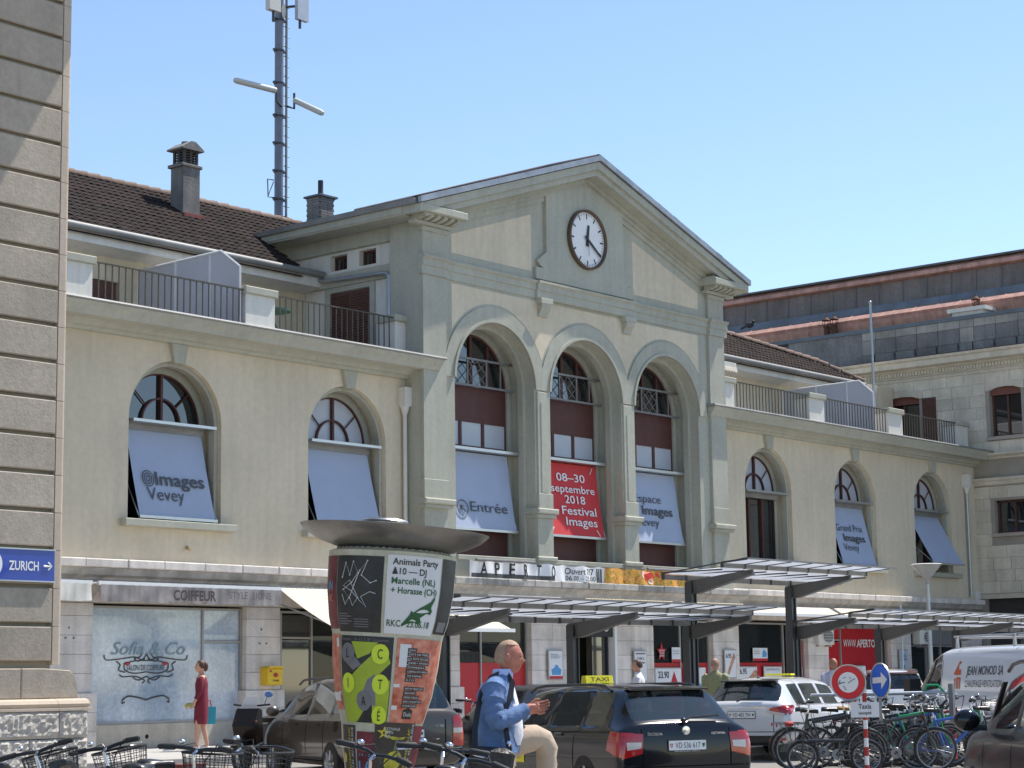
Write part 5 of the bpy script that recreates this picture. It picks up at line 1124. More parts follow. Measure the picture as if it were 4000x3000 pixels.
for (u, v, ch, m_) in ((-.50, 1.80, 'L', pgrey), (-.07, 1.80, 'C', lime2), (-.50, 1.59, 'I', lime2), (-.05, 1.59, 'T', lime2), (-.27, 1.47, 'A', pgrey), (-.05, 1.37, 'É', lime2)):
    cshape(p, [(u + .105*math.cos(a), v + .07*math.sin(a)) for a in [2*PI*k/24 for k in range(24)]], m_, .016); ctext(p, ch, u, v - .033, .068, None, black, .0, .022, align='C')
ctext(p, 'Festival  10–15.7.18  Lausanne', -.60, 1.885, .022, .62, pgrey)
p = cposter(.12, .86, 1.33, 1.92, porange, 'torn orange concert list poster', .007); cquad(p, .16, .30, 1.72, 1.88, pw, .009); cquad(p, .12, .2, 1.42, 1.60, pw, .009)
rows_ = ['SOHN', 'CATS ON TREES', 'LA FETE DU SLIP', 'AMENRA + AMYGDALA', 'DOMINIQUE A', 'SLEEPING WITH SIRENS', 'THE DAMNED', 'K.Y.O', '', 'PETIT BISCUIT', 'ARCHIVE', 'DEAD CROSS', 'BODY COUNT FEAT', 'STONE SOUR']
for i, t in enumerate(rows_):
    if t: v = 1.835 - i*.030; wd = min(.30, .022*len(t)); cquad(p, .26, .28 + wd + .015, v - .006, v + .02, pdk, .011); ctext(p, t, .275, v, .013, wd, pw, .0, .015)
cshape(p, [(.30, 1.36), (.46, 1.36), (.46, 1.42), (.38, 1.44), (.30, 1.42)], pdk, .012); ctext(p, 'Docks', .315, 1.378, .03, .13, pw, .0, .016)
# third tier
p = cposter(-.80, -.45, .62, 1.27, pbrown, 'brown festival poster with sideways yellow text on the left'); ctext(p, 'ESTAVAYER-LE-LAC', -.56, .74, .05, .50, pyel, .01, .012, True); ctext(p, 'DU 27.07. AU 01.08.2018', -.49, .62, .045, .62, offw, .005, .012, True); cshape(p, [(-.78, .8), (-.7, .82), (-.68, .9), (-.76, .94)], pyel)
p = cposter(-.42, -.10, .62, 1.20, pred, 'dark poster with red streaks and blue figures'); ctext(p, '14 - 2', -.36, .90, .035, .2, cyan, .0, .012); ctext(p, 'LA', -.38, .72, .12, .26, cyan, .02, .012)
p = cposter(.60, .98, .62, 1.30, pred, 'dark red poster wrapping round the right side of the lowest tier'); p = cposter(-.10, .60, .62, 1.33, pbrown, 'brown festival poster with a lemon dropping into water', .012)
ctext(p, 'ESTAVAYER-LE-LAC', .50, .72, .05, .54, pyel, .01, .02, True); ctext(p, 'DU 27.07. AU 01.08.2018', .565, .66, .045, .66, offw, .005, .02, True)
ctext(p, 'ESTIVALE', .06, 1.235, .034, .24, offw, .0, .022); ctext(p, 'OPEN', .06, 1.19, .034, .13, offw, .0, .022); ctext(p, 'AIR', .06, 1.145, .034, .09, offw, .0, .022)
for k in range(5): a = PI/2 + 2*PI*k/5; cshape(p, [(.05 + .03*math.cos(a - .9), 1.20 + .03*math.sin(a - .9)), (.05 + .12*math.cos(a), 1.20 + .085*math.sin(a)), (.05 + .03*math.cos(a + .9), 1.20 + .03*math.sin(a + .9))], pyel, .016)
lem = M('print_lemon', (.42, .38, .03), .5, var=.3, scale=10); cshape(p, [(.24 + .16*math.cos(a), .86 + .125*math.sin(a) + .02*math.cos(a)) for a in [2*PI*k/20 for k in range(20)]], lem, .018)
cshape(p, [(.10, 1.155), (.20, 1.12), (.38, 1.13), (.44, 1.165), (.3, 1.15), (.2, 1.165)], lem, .018); cshape(p, [(.25, 1.12), (.30, 1.12), (.33, 1.0), (.22, .99)], M('print_drop', (.16, .17, .12), .4), .018)
cquad(p, -.10, .50, .62, .69, pyel, .016)
# ------------------------------------------------------------------ road signs on a striped post
SX, SY = 27.2, -16.6
sp = thing('road_sign', 'striped post with no-entry circle, blue arrow disc and plate reading Taxis excepté', 'road sign', (SX, SY, .05))
vd = Vector((SX, SY + 32.4, 0)).normalized(); rt = Vector((vd.y, -vd.x, 0)); vdn = -vd
def fr(u, v, w_, rr=None, vv=None): rr = rr or rt; n_ = vv or vdn; return Vector((SX, SY, 0)) + rr*u + n_*w_ + Vector((0, 0, v))
for k in range(12):
    z0 = .05 + k*.135; MB().tube([(SX, SY, z0), (SX, SY, z0 + .134)], .033, 12).build('post_section', M('sign_red', (.42, .02, .02), .45, var=.1) if k % 2 == (0) else white, sp)
def disc(cu, cv, R, yaw, layers, name):
    rr = (Matrix.Rotation(yaw, 3, 'Z') @ rt); nn_ = (Matrix.Rotation(yaw, 3, 'Z') @ vdn); C0 = fr(cu, cv, .06)
    def pt(u, v, w_): return C0 + rr*u + Vector((0, 0, v)) + nn_*w_
    o = MB(); n = 40
    for (r0, w0), (r1, w1) in zip([(R*.93, .0), (R, .006), (R*1.0, -.02), (R*.9, -.025)], [(R, .006), (R, -.02), (R*.9, -.025), (.001, -.025)]):
        o.add([pt(r0*math.cos(2*PI*k/n), r0*math.sin(2*PI*k/n), w0) for k in range(n)] + [pt(r1*math.cos(2*PI*k/n), r1*math.sin(2*PI*k/n), w1) for k in range(n)], [(k, (k+1) % n, (k+1) % n + n, k + n) for k in range(n)], 0, True)
    d = o.build(name, alu, sp)
    for i, (r, m_) in enumerate(layers): MB().add([pt(r*math.cos(2*PI*k/n), r*math.sin(2*PI*k/n), .002 + i*.003) for k in range(n)], [tuple(range(n))]).build('face', m_, d)
    return d, pt
d1, pt1 = disc(-.235, 1.43, .275, math.radians(-8), [(.25, M('sign_bright_red', (.62, .012, .02), .35, var=.03)), (.155, white)], 'no_entry_disc')
L = MB()
for pts in ([(-.15, -.03), (-.12, .04), (-.13, -.01), (-.05, .0)], [(-.08, .06), (-.05, .075), (-.03, .08)], [(.0, -.01), (.03, .01), (.07, .04), (.11, .055)], [(.02, .075), (.04, .06)], [(-.07, -.05), (-.05, -.1), (-.03, -.12)], [(-.15, -.03), (-.06, .005)]):
    L.tube([pt1(u, v, .010) for u, v in pts], .0045, 4)
L.build('scribble', M('marker_ink', (.06, .08, .12), .5, var=0), d1)
d2, pt2 = disc(.245, 1.45, .27, math.radians(-58), [(.245, M('sign_sky_blue', (.01, .12, .62), .35, var=.05))], 'arrow_disc')
MB().add([pt2(u, v, .008) for u, v in [(-.20, -.045), (.04, -.03), (.04, -.13), (.21, .02), (.04, .13), (.04, .055), (-.20, .045)]], [tuple(t) for t in tessellate_polygon([[Vector((u, v, 0)) for u, v in [(-.20, -.045), (.04, -.03), (.04, -.13), (.21, .02), (.04, .13), (.04, .055), (-.20, .045)]]])]).build('arrow', white, d2)
for u in (-.19, .235): 
    b = MB(); q = [fr(u - .025, .86, .03), fr(u + .025, .86, .03), fr(u + .025, 1.17, .03), fr(u - .025, 1.17, .03)]; q2 = [fr(u - .025, .86, -.01), fr(u + .025, .86, -.01), fr(u + .025, 1.17, -.01), fr(u - .025, 1.17, -.01)]
    b.add(q + q2, [(0,1,2,3),(7,6,5,4),(0,4,5,1),(1,5,6,2),(2,6,7,3),(3,7,4,0)]).build('bracket', zincw, sp)
b = MB(); q = [fr(-.215, .90, .05), fr(.215, .90, .05), fr(.215, 1.13, .05), fr(-.215, 1.13, .05)]; q2 = [fr(-.215, .90, .035), fr(.215, .90, .035), fr(.215, 1.13, .035), fr(-.215, 1.13, .035)]
pl = b.add(q + q2, [(0,1,2,3),(7,6,5,4),(0,4,5,1),(1,5,6,2),(2,6,7,3),(3,7,4,0)]).build('plate', wht, sp)
L = MB(); textmb('Taxis', L, fr(.0, 1.03, .054), rt, (0, 0, 1), .072, .19, .01, align='C'); textmb('excepté', L, fr(.0, .945, .054), rt, (0, 0, 1), .046, .19, .01, align='C'); L.build('lettering', black, pl)
# ------------------------------------------------------------------ cars
from mathutils.bvhtree import BVHTree
paint_black = M('black_car_paint', (.007, .008, .012), .12, var=0, coat=.35, spec=.35); paint_grey = M('grey_brown_car_paint', (.075, .062, .054), .25, .1, var=0, coat=.5)
paint_white = M('white_car_paint', (.72, .73, .76), .2, var=0, coat=1); paint_silver = M('pearl_car_paint', (.66, .67, .69), .25, .1, var=0, coat=1)
paint_dark2 = M('dark_brown_car_paint', (.014, .011, .010), .3, .0, var=0, coat=.15, spec=.3)
lens_r = M('red_lens', (.40, .008, .008), .12, var=0, coat=1); lens_w = M('clear_lens', (.55, .50, .46), .12, var=0, coat=1); seat_m = M('dark_seat', (.03, .03, .032), .9)
seam_m = M('panel_gap', (.006, .006, .006), .9, var=0, spec=.1)
def evaluated(me, mods):
    o = bpy.data.objects.new('e', me); COL.objects.link(o)
    for t, kw in mods:
        m = o.modifiers.new(t, t)
        for k, v in kw.items(): setattr(m, k, v)
    bpy.context.view_layer.update()
    r = bpy.data.meshes.new_from_object(o.evaluated_get(bpy.context.evaluated_depsgraph_get()))
    bpy.data.objects.remove(o); return r
def car_body(stations, glass_side, glass_top, mats):
    """stations: (x, zb, w, z_sh, w_gb, z_gb, w_re, z_re, z_top)"""
    vs, fs, mi = [], [], []
    N = 0
    for (x, zb, w, zs_, wg, zg, wr, zr, zt) in stations:
        half = [(0, zb), (w*.84, zb), (w*.985, zb + .10), (w*1.01, zb + (zs_-zb)*.5), (w*.985, zs_), (wg, zg), (wr, zr), (wr*.82, zt - (zt-zr)*.22), (0, zt)]
        ring = half + [(-a, b) for a, b in half[-2:0:-1]]
        N = len(ring); vs += [(x, a, b) for a, b in ring]
    n = len(stations)
    for i in range(n - 1):
        for k in range(N):
            k2 = (k + 1) % N; fs.append((i*N+k, (i+1)*N+k, (i+1)*N+k2, i*N+k2))
            band = k if k < 8 else N - 1 - k
            mi.append(1 if ((i in glass_side and band == 5) or (i in glass_top and band in (6, 7))) else 0)
    fs += [tuple(range(N)), tuple(range((n-1)*N, n*N))[::-1]]; mi += [0, 0]
    me = bpy.data.meshes.new('b'); me.from_pydata(vs, [], fs)
    for m_ in mats: me.materials.append(m_)
    me.polygons.foreach_set('material_index', mi)
    bm = bmesh.new(); bm.from_mesh(me); bmesh.ops.recalc_face_normals(bm, faces=bm.faces)
    cl = bm.edges.layers.float.new('crease_edge'); vl = bm.verts.layers.float.new('crease_vert')
    for e in bm.edges:
        ms = {f.material_index for f in e.link_faces}
        if len(ms) == 2: e[cl] = .9
    for v in bm.verts:
        be = [e for e in v.link_edges if e[cl] > 0]
        if len(be) == 2:
            d0, d1 = [(e.other_vert(v).co - v.co).normalized() for e in be]
            if d0.dot(d1) > -.8 and any(f.material_index == 1 and abs(f.normal.y) > .6 for f in v.link_faces): v[vl] = .6
    bm.to_mesh(me); bm.free()
    r = evaluated(me, [('SUBSURF', dict(levels=2, render_levels=2))]); bpy.data.meshes.remove(me); return r
def split_mat(me, idx, name, m):
    bm = bmesh.new(); bm.from_mesh(me)
    bmesh.ops.delete(bm, geom=[f for f in bm.faces if f.material_index != idx], context='FACES')
    for f in bm.faces: f.material_index = 0; f.smooth = True
    r = bpy.data.meshes.new(name); bm.to_mesh(r); bm.free(); r.materials.append(m); return r
def car(name, label, cat, loc, yaw, st, gs, gt, paint, L, wheels, R=.32, seats=True, cats=None):
    root = thing(name, label, cat, loc, yaw)
    me = car_body(st, gs, gt, [paint, carglass]); bm = bmesh.new(); bm.from_mesh(me); bv = BVHTree.FromBMesh(bm); bm.free()
    put('body', split_mat(me, 0, 'body', paint), root, local=True)
    gm = split_mat(me, 1, 'window_glass', carglass)
    bm = bmesh.new(); bm.from_mesh(gm); 
    # islands -> one window each
    seen = set(); isl = []
    for f in bm.faces:
        if f.index in seen: continue
        stack = [f]; seen.add(f.index); g_ = []
        while stack:
            q = stack.pop(); g_.append(q)
            for e in q.edges:
                for h in e.link_faces:
                    if h.index not in seen: seen.add(h.index); stack.append(h)
        isl.append(g_)
    for g_ in isl:
        idx = {}; vs = []; fs = []
        for f in g_:
            t = []
            for v in f.verts:
                if v.index not in idx: idx[v.index] = len(vs); vs.append(tuple(v.co))
                t.append(idx[v.index])
            fs.append(tuple(t))
        MB().add(vs, fs, 0, True).build('window', carglass, root, local=True)
    bm.free()
    def hit(o, d):
        h = bv.ray_cast(Vector(o), Vector(d)); return h
    def decal(nm, corners, m, side='rear', off=.006, n=8, p=None):
        # corners: 4 (a, b) in view plane; rear: a=y b=z ; left: a=x b=z
        (a0, b0), (a1, b1), (a2, b2), (a3, b3) = corners; vs = []
        for i in range(n+1):
            for j in range(n+1):
                s_, t = i/n, j/n; a = (a0*(1-s_)+a1*s_)*(1-t) + (a3*(1-s_)+a2*s_)*t; b = (b0*(1-s_)+b1*s_)*(1-t) + (b3*(1-s_)+b2*s_)*t
                o, d = {'rear': ((-3, a, b), (1, 0, 0)), 'left': ((a, 4, b), (0, -1, 0)), 'right': ((a, -4, b), (0, 1, 0)), 'top': ((a, b, 4), (0, 0, -1)), 'diag': ((-2.0, 2*1 + a, b), (.7, -.714, 0)), 'diagr': ((-2.0, -2 - a, b), (.7, .714, 0))}[side]
                h = hit(o, d); q = h[0] + h[1]*off if h[0] else Vector(o) + Vector(d)*3.2
                vs.append(tuple(q))
        return MB().add(vs, [(i*(n+1)+j, (i+1)*(n+1)+j, (i+1)*(n+1)+j+1, i*(n+1)+j+1) for i in range(n) for j in range(n)], 0, True).build(nm, m, p or root, local=True)
    if L < 5:
        for sd in ('left', 'right'):
            for x in (L*.262, L*.44, L*.695): decal('door_seam', [(x, .36), (x + .014, .36), (x + .014, .95), (x, .95)], seam_m, sd, .003, 6)
            decal('sill_seam', [(L*.2, .34), (L*.72, .34), (L*.72, .352), (L*.2, .352)], seam_m, sd, .003, 10)
        for y in (-.60, .585): decal('tailgate_seam', [(y, .50), (y + .014, .50), (y + .014, .94), (y, .94)], seam_m, 'rear', .003, 6)
        decal('bumper_seam', [(-.84, .50), (.84, .50), (.84, .512), (-.84, .512)], seam_m, 'rear', .003, 12)
    # wheels
    for wx in wheels:
        for s_ in (-1, 1):
            w = abs(hit((wx, 4*s_, .75), (0, -s_, 0))[0].y) if hit((wx, 4*s_, .75), (0, -s_, 0))[0] else .9
            pr = [(R*.62, .0), (R*.97, .01), (R, .05), (R, .15), (R*.97, .19), (R*.5, .19)]
            y = s_*(w - .04)
            MB().lathe([(.001, y - s_*.02), (R + .05, y - s_*.02), (R + .06, y + s_*.035)], (wx, 0, R + .03), 28, axis='Y').build('wheel_arch', plast, root, local=True)
            t = MB().lathe([(r_, y + s_*(.06 - d)) for r_, d in pr], (wx, 0, R), 28, axis='Y').build('wheel', rubber, root, local=True)
            rm = MB().lathe([(R*.64, y + s_*.062), (R*.60, y + s_*.03), (.07, y + s_*.045), (.001, y + s_*.05)], (wx, 0, R), 20, axis='Y')
            for k in range(7): a = 2*PI*k/7; rm.tube([(wx + .05*math.cos(a), y + s_*.055, R + .05*math.sin(a)), (wx + R*.6*math.cos(a), y + s_*.058, R + R*.6*math.sin(a))], .018, 5)
            rm.build('rim', alu, t, local=True)
    if seats:
        for sx in (L*.30, L*.52):
            for sy in (-.38, .38):
                s_ = MB(); s_.prism([(sx, .55), (sx + .12, .52), (sx + .02, 1.12), (sx - .10, 1.10)], sy - .24, sy + .24, bev=0); s_.ball((sx - .08, sy, 1.22), .10, 8, sc=(.6, 1.3, 1.1)); s_.box(sx, sx + .5, sy - .25, sy + .25, .42, .56)
                s_.build('seat', seat_m, root, local=True)
        MB().torus((L*.66, .38, .92), .17, .015, axis='X').build('steering_wheel', plast, root, local=True)
        MB().box(L*.68, L*.78, -.62, .62, .72, .90).build('dashboard', seat_m, root, local=True)
    return root, hit, decal
def plate(root, x, z, txt, w=.50, y0=0, tilt=.12, ybg=None):
    p = MB().box(x - .012, x, y0 - w/2, y0 + w/2, z - .055, z + .055).build('number_plate', white, root, local=True)
    MB().box(x - .010, x + .001, y0 - w/2 - .01, y0 + w/2 + .01, z - .068, z + .062).build('plate_frame', plast, root, local=True)
    L = MB(); textmb(txt, L, (x - .0135, y0 + .165, z - .032), (0, -1, 0), (0, 0, 1), .066, .335, .0, off=.001); L.build('lettering', black, p, local=True)
    for yy, c in ((y0 + w/2 - .035, lens_r), (y0 - w/2 + .035, M('crest_green', (.02, .16, .06), .5, var=0))):
        sh = [(yy - .018, z + .022), (yy + .018, z + .022), (yy + .018, z - .005), (yy, z - .028), (yy - .018, z - .005)]
        MB().add([(x - .0142, a, b) for a, b in sh], [tuple(range(5))]).build('crest', c, p, local=True)
    MB().box(x - .0150, x - .0143, y0 + w/2 - .047, y0 + w/2 - .023, z - .003, z + .005).box(x - .0150, x - .0143, y0 + w/2 - .039, y0 + w/2 - .031, z - .011, z + .013).build('cross', white, p, local=True)
def rails(root, L, x0, x1, w, z):
    for s_ in (-1, 1): MB().tube([(x0, s_*w, z - .05), (x0 + .18, s_*w, z + .015), (x0 + .5, s_*(w + .01), z + .03), (x1 - .5, s_*(w + .01), z + .025), (x1 - .18, s_*w, z + .0), (x1, s_*w, z - .06)], .018, 8).build('roof_rail', plast, root, local=True)
EST = [(0.02, .42, .76, .58, .74, .62, .66, .66, .68), (.035, .30, .86, .72, .80, .80, .70, .87, .90), (.07, .27, .90, .88, .82, .93, .70, .975, 1.0), (.13, .26, .905, .905, .83, .955, .68, 1.01, 1.04),
       (.50, .25, .905, .90, .80, .965, .60, 1.355, 1.415), (.62, .25, .905, .90, .80, .97, .60, 1.37, 1.44), (1.12, .24, .905, .90, .80, .965, .61, 1.38, 1.465), (1.20, .24, .905, .90, .80, .965, .61, 1.38, 1.468),
       (2.02, .24, .905, .89, .80, .955, .61, 1.38, 1.475), (2.12, .24, .905, .89, .80, .955, .61, 1.38, 1.475), (2.90, .24, .90, .88, .80, .945, .60, 1.33, 1.42), (3.66, .24, .89, .86, .77, .93, .70, .96, 1.0), (3.80, .24, .89, .84, .75, .90, .6, .94, .965), (4.35, .25, .86, .76, .70, .80, .55, .83, .86), (4.58, .28, .76, .62, .62, .66, .5, .69, .71), (4.66, .34, .60, .52, .5, .54, .4, .56, .58)]
GS, GT = {5, 7, 9}, {3, 10}
def taxi_sign(root, x, z, txt='TAXI', y=0, rot=0):
    s_ = MB().prism([(x - .08, z), (x + .08, z), (x + .05, z + .10), (x - .05, z + .10)], y - .19, y + .19, bev=.01).build('taxi_sign', taxi_y, root, local=True)
    L = MB(); textmb(txt, L, (x - .078, y + .13, z + .025), (0, -1, 0), (.3, 0, 1), .055, .26, .01, off=.006)
    L.build('lettering', black, s_, local=True); return s_
# --- black estate taxi
o, hit, dec = car('parked_car', 'black estate taxi with yellow roof sign and sun glinting on its rear window', 'taxi', (19.62, -18.62, 0), HEAD + math.radians(25), EST, GS, GT, paint_black, 4.66, (.93, 3.62))
for s_ in (-1, 1):
    k = dec('tail_light', [(s_*.60, .66), (s_*.86, .60), (s_*.905, .90), (s_*.58, .885)], lens_r, 'rear', .010)
    dec('reverse_lamp', [(s_*.62, .72), (s_*.80, .70), (s_*.80, .79), (s_*.61, .79)], lens_w, 'rear', .016, 4, k)
dec('side_lamp', [(.04, .62), (.34, .70), (.30, .92), (.05, .90)], lens_r, 'left', .008); dec('side_lamp', [(.04, .62), (.34, .70), (.30, .92), (.05, .90)], lens_r, 'right', .008)
plate(o, .022, .745, 'VD·536 617')
MB().lathe([(.0, -.012), (.05, -.010), (.055, .0), (.055, .02)], (.045, 0, .915), 24, axis='X').build('round_badge', silver, o, local=True)
L = MB(); textmb('ŠKODA', L, (.02, .53, .865), (0, -1, 0), (0, 0, 1), .032, .20, .01, off=.004); textmb('OCTAVIA', L, (.02, -.33, .865), (0, -1, 0), (0, 0, 1), .026, .19, .008, off=.004); L.build('lettering', silver, o, local=True)
L = MB(); textmb('MERCI BONNE ROUTE · WWW.CH', L, (.006, .18, .672), (0, -1, 0), (0, 0, 1), .012, .34, 0, off=.002); L.build('lettering', white, o, local=True)
wp = MB().tube([(.05, .02, 1.03), (.10, -.10, 1.065), (.10, -.48, 1.085)], .014, 6).ball((.06, .02, 1.03), .035, 6); wp.build('wiper', plast, o, local=True)
MB().prism([(.40, 1.385), (.62, 1.415), (.62, 1.432), (.40, 1.405)], -.53, .53, bev=0).build('roof_spoiler', paint_black, o, local=True)
rails(o, 4.66, .75, 3.0, .60, 1.43); taxi_sign(o, 2.3, 1.475)
dec('bumper_strip', [(-.80, .42), (.80, .42), (.80, .44), (-.80, .44)], silver, 'rear', .008, 12); MB().box(2.9, 3.15, .92, 1.08, .98, 1.12).build('wing_mirror', paint_black, o, local=True)
for x in (1.55, 2.45): dec('door_handle', [(x, .855), (x + .2, .86), (x + .2, .885), (x, .88)], paint_grey, 'left', .02, 3)
k = dec('door_sticker', [(2.98, .50), (2.60, .50), (2.60, .72), (2.98, .72)], taxi_y, 'left', .006, 4)
L = MB(); textmb('TAXI L', L, (2.96, .93, .64), (-1, 0, 0), (0, 0, 1), .045, .30, .01, off=.006); textmb('021 921', L, (2.96, .93, .55), (-1, 0, 0), (0, 0, 1), .045, .30, .0, off=.006); L.build('lettering', black, o, local=True)
# --- grey people carrier taxi
MPV = [(0.02, .42, .76, .60, .74, .64, .68, .70, .72), (.035, .30, .86, .80, .80, .88, .72, .95, .98), (.07, .27, .90, .95, .82, 1.00, .72, 1.04, 1.06), (.10, .26, .90, .97, .83, 1.02, .71, 1.07, 1.09),
       (.32, .25, .905, .97, .80, 1.03, .64, 1.44, 1.50), (.44, .25, .905, .97, .80, 1.03, .64, 1.47, 1.545), (1.00, .24, .905, .965, .80, 1.025, .64, 1.49, 1.575), (1.10, .24, .905, .965, .80, 1.025, .64, 1.49, 1.58),
       (2.00, .24, .905, .95, .80, 1.01, .64, 1.49, 1.585), (2.12, .24, .905, .95, .80, 1.01, .64, 1.49, 1.585), (2.90, .24, .90, .93, .80, .99, .62, 1.40, 1.50), (3.72, .24, .89, .90, .77, .97, .70, .99, 1.03), (3.82, .24, .88, .88, .75, .93, .6, .96, .99), (4.15, .25, .86, .78, .70, .82, .55, .85, .88), (4.34, .28, .76, .62, .62, .66, .5, .69, .71), (4.40, .34, .60, .52, .5, .54, .4, .56, .58)]
o, hit, dec = car('parked_car', 'grey-brown people carrier taxi parked behind the poster column', 'taxi', (21.55, -12.35, .05), HEAD + math.radians(25), MPV, GS, GT, paint_grey, 4.40, (.82, 3.50))
for s_ in (-1, 1):
    k = dec('tail_light', [(s_*.70, .55), (s_*.88, .56), (s_*.90, 1.0), (s_*.72, .98)], lens_r, 'rear', .010); dec('reverse_lamp', [(s_*.71, .74), (s_*.86, .74), (s_*.86, .81), (s_*.71, .81)], lens_w, 'rear', .016, 4, k)
plate(o, .025, .74, 'VD·302 418'); rails(o, 4.4, .6, 2.95, .64, 1.53); taxi_sign(o, 2.4, 1.58, y=0)
MB().lathe([(.0, -.012), (.05, -.01), (.055, 0), (.055, .02)], (.045, 0, .90), 24, axis='X').build('round_badge', silver, o, local=True)
L = MB(); textmb('2.0 TDI', L, (.02, -.42, .83), (0, -1, 0), (0, 0, 1), .03, .14, .008, off=.004); L.build('lettering', silver, o, local=True)
MB().tube([(.05, .30, 1.09), (.10, .2, 1.10), (.12, -.35, 1.12)], .012, 6).build('wiper', plast, o, local=True)
for x in (1.35, 2.35): dec('door_handle', [(x, .86), (x + .2, .865), (x + .2, .89), (x, .885)], paint_grey, 'left', .02, 3)
dec('fuel_flap', [(.55, .78), (.72, .78), (.72, .93), (.55, .93)], paint_dark2, 'left', .004, 4)
MB().ball((3.22, 1.0, 1.06), .11, 8, sc=(.7, 1.0, .75)).build('wing_mirror', paint_grey, o, local=True)
# --- white estate behind the bicycles
WST = [tuple([a, b, c, d, e, f, g_, h - (.04 if 4 <= i <= 10 else 0), j]) for i, (a, b, c, d, e, f, g_, h, j) in enumerate(EST)]
o, hit, dec = car('parked_car', 'white estate car with slanting red tail light behind the black taxi', 'car', (29.9, -12.55, .08), math.radians(12), WST, GS, GT, paint_silver, 4.7, (.93, 3.62))
for s_ in (-1, 1): k = dec('tail_light', [(s_*.50, .86), (s_*.82, .79), (s_*.90, .97), (s_*.52, .91)], lens_r, 'rear', .010); dec('reverse_lamp', [(s_*.46, .84), (s_*.78, .76), (s_*.80, .82), (s_*.46, .88)], lens_w, 'rear', .014, 4, k)
dec('side_lamp', [(.06, .80), (.12, .82), (.42, .95), (.08, .96)], lens_r, 'right', .008)
dec('chrome_strip', [(-.45, .915), (.45, .915), (.45, .935), (-.45, .935)], silver, 'rear', .012); plate(o, .025, .80, 'VD·483 794')
MB().tube([(.05, .1, 1.03), (.12, .0, 1.075), (.13, -.38, 1.09)], .012, 6).build('wiper', plast, o, local=True)
MB().prism([(.38, 1.37), (.60, 1.405), (.60, 1.42), (.38, 1.39)], -.52, .52, bev=0).build('roof_spoiler', paint_black, o, local=True)
MB().tube([(.9, 0, 1.44), (.82, 0, 1.56)], .008, 5).ball((.9, 0, 1.445), .03, 5).build('aerial', plast, o, local=True)
dec('window_trim', [(.55, .955), (3.4, .95), (3.4, .965), (.55, .97)], silver, 'right', .008, 14)
dec('rear_reflector', [(-.8, .36), (-.5, .34), (-.5, .38), (-.8, .41)], lens_r, 'rear', .01, 4); dec('bumper_shadow_panel', [(-.75, .28), (.75, .28), (.72, .44), (-.72, .44)], plast, 'rear', .007, 8)
MB().box(1.9, 2.1, -.25, .25, 1.48, 1.515).build('roof_marker', taxi_y, o, local=True)
# --- small white car beyond
o, hit, dec = car('parked_car', 'white hatchback with dark red rear edge, just behind the white van front', 'car', (42.9, -8.3, .12), HEAD + math.radians(-4), MPV, GS, GT, paint_white, 4.40, (.82, 3.50)); rails(o, 4.4, .6, 2.95, .64, 1.53)
MB().prism([(.26, 1.45), (.5, 1.51), (.5, 1.53), (.26, 1.48)], -.60, .60, bev=0).build('roof_spoiler', M('dark_maroon_paint', (.10, .01, .03), .2, var=0, coat=1), o, local=True)
# --- dark car beyond the black taxi
o, hit, dec = car('parked_car', 'dark car almost hidden between the man in the blue blazer and the black taxi', 'car', (24.35, -13.55, .0), HEAD + math.radians(22), EST, GS, GT, paint_dark2, 4.66, (.93, 3.62))
for s_ in (-1, 1): dec('tail_light', [(s_*.60, .66), (s_*.86, .62), (s_*.90, .95), (s_*.58, .90)], lens_r, 'rear', .010)
# --- white van
VAN = [(0.0, .42, .86, .70, .86, .80, .80, .9, .95), (.03, .34, .92, 1.05, .90, 1.15, .80, 1.80, 1.86), (.10, .30, .95, 1.10, .92, 1.20, .82, 1.86, 1.95), (.60, .28, .95, 1.10, .92, 1.20, .83, 1.88, 1.99), (3.35, .28, .95, 1.10, .92, 1.20, .83, 1.86, 1.98), (3.45, .28, .95, 1.10, .92, 1.20, .83, 1.85, 1.97),
       (3.90, .28, .95, 1.08, .90, 1.16, .80, 1.70, 1.84), (4.62, .28, .93, 1.02, .86, 1.10, .78, 1.12, 1.18), (4.80, .28, .90, .96, .82, 1.02, .7, 1.05, 1.10), (5.02, .32, .84, .78, .74, .82, .6, .86, .9), (5.10, .38, .70, .6, .6, .64, .5, .68, .7)]
vy = math.radians(57); vx0, vy0 = 33.9 - 3.3*math.cos(vy) + .93*math.sin(vy), -14.4 - 3.3*math.sin(vy) - .93*math.cos(vy)
o, hit, dec = car('parked_van', 'white delivery van with roof bars and grey lettering with an orange house emblem', 'van', (vx0, vy0, .08), vy, VAN, {5, 6}, {6}, paint_white, 5.1, (.9, 4.2), R=.34)
def sv(x, z): h = hit((x, 4, z), (0, -1, 0)); return (h[0] + h[1]*.006) if h[0] else Vector((x, .95, z))
L = MB(); textmb('JEAN MONOD SA', L, (0,0,0), (1,0,0), (0,0,1), .155, 1.28, .02, mapf=lambda a, b: sv(2.55 - a, 1.44 + b), shear=.15); textmb('CHAUFFAGE-VENTILATION', L, (0,0,0), (1,0,0), (0,0,1), .125, 1.28, .0, mapf=lambda a, b: sv(2.57 - a, 1.22 + b)); L.build('lettering', M('van_grey_print', (.10, .10, .11), .5, var=0), o, local=True)
L = MB()
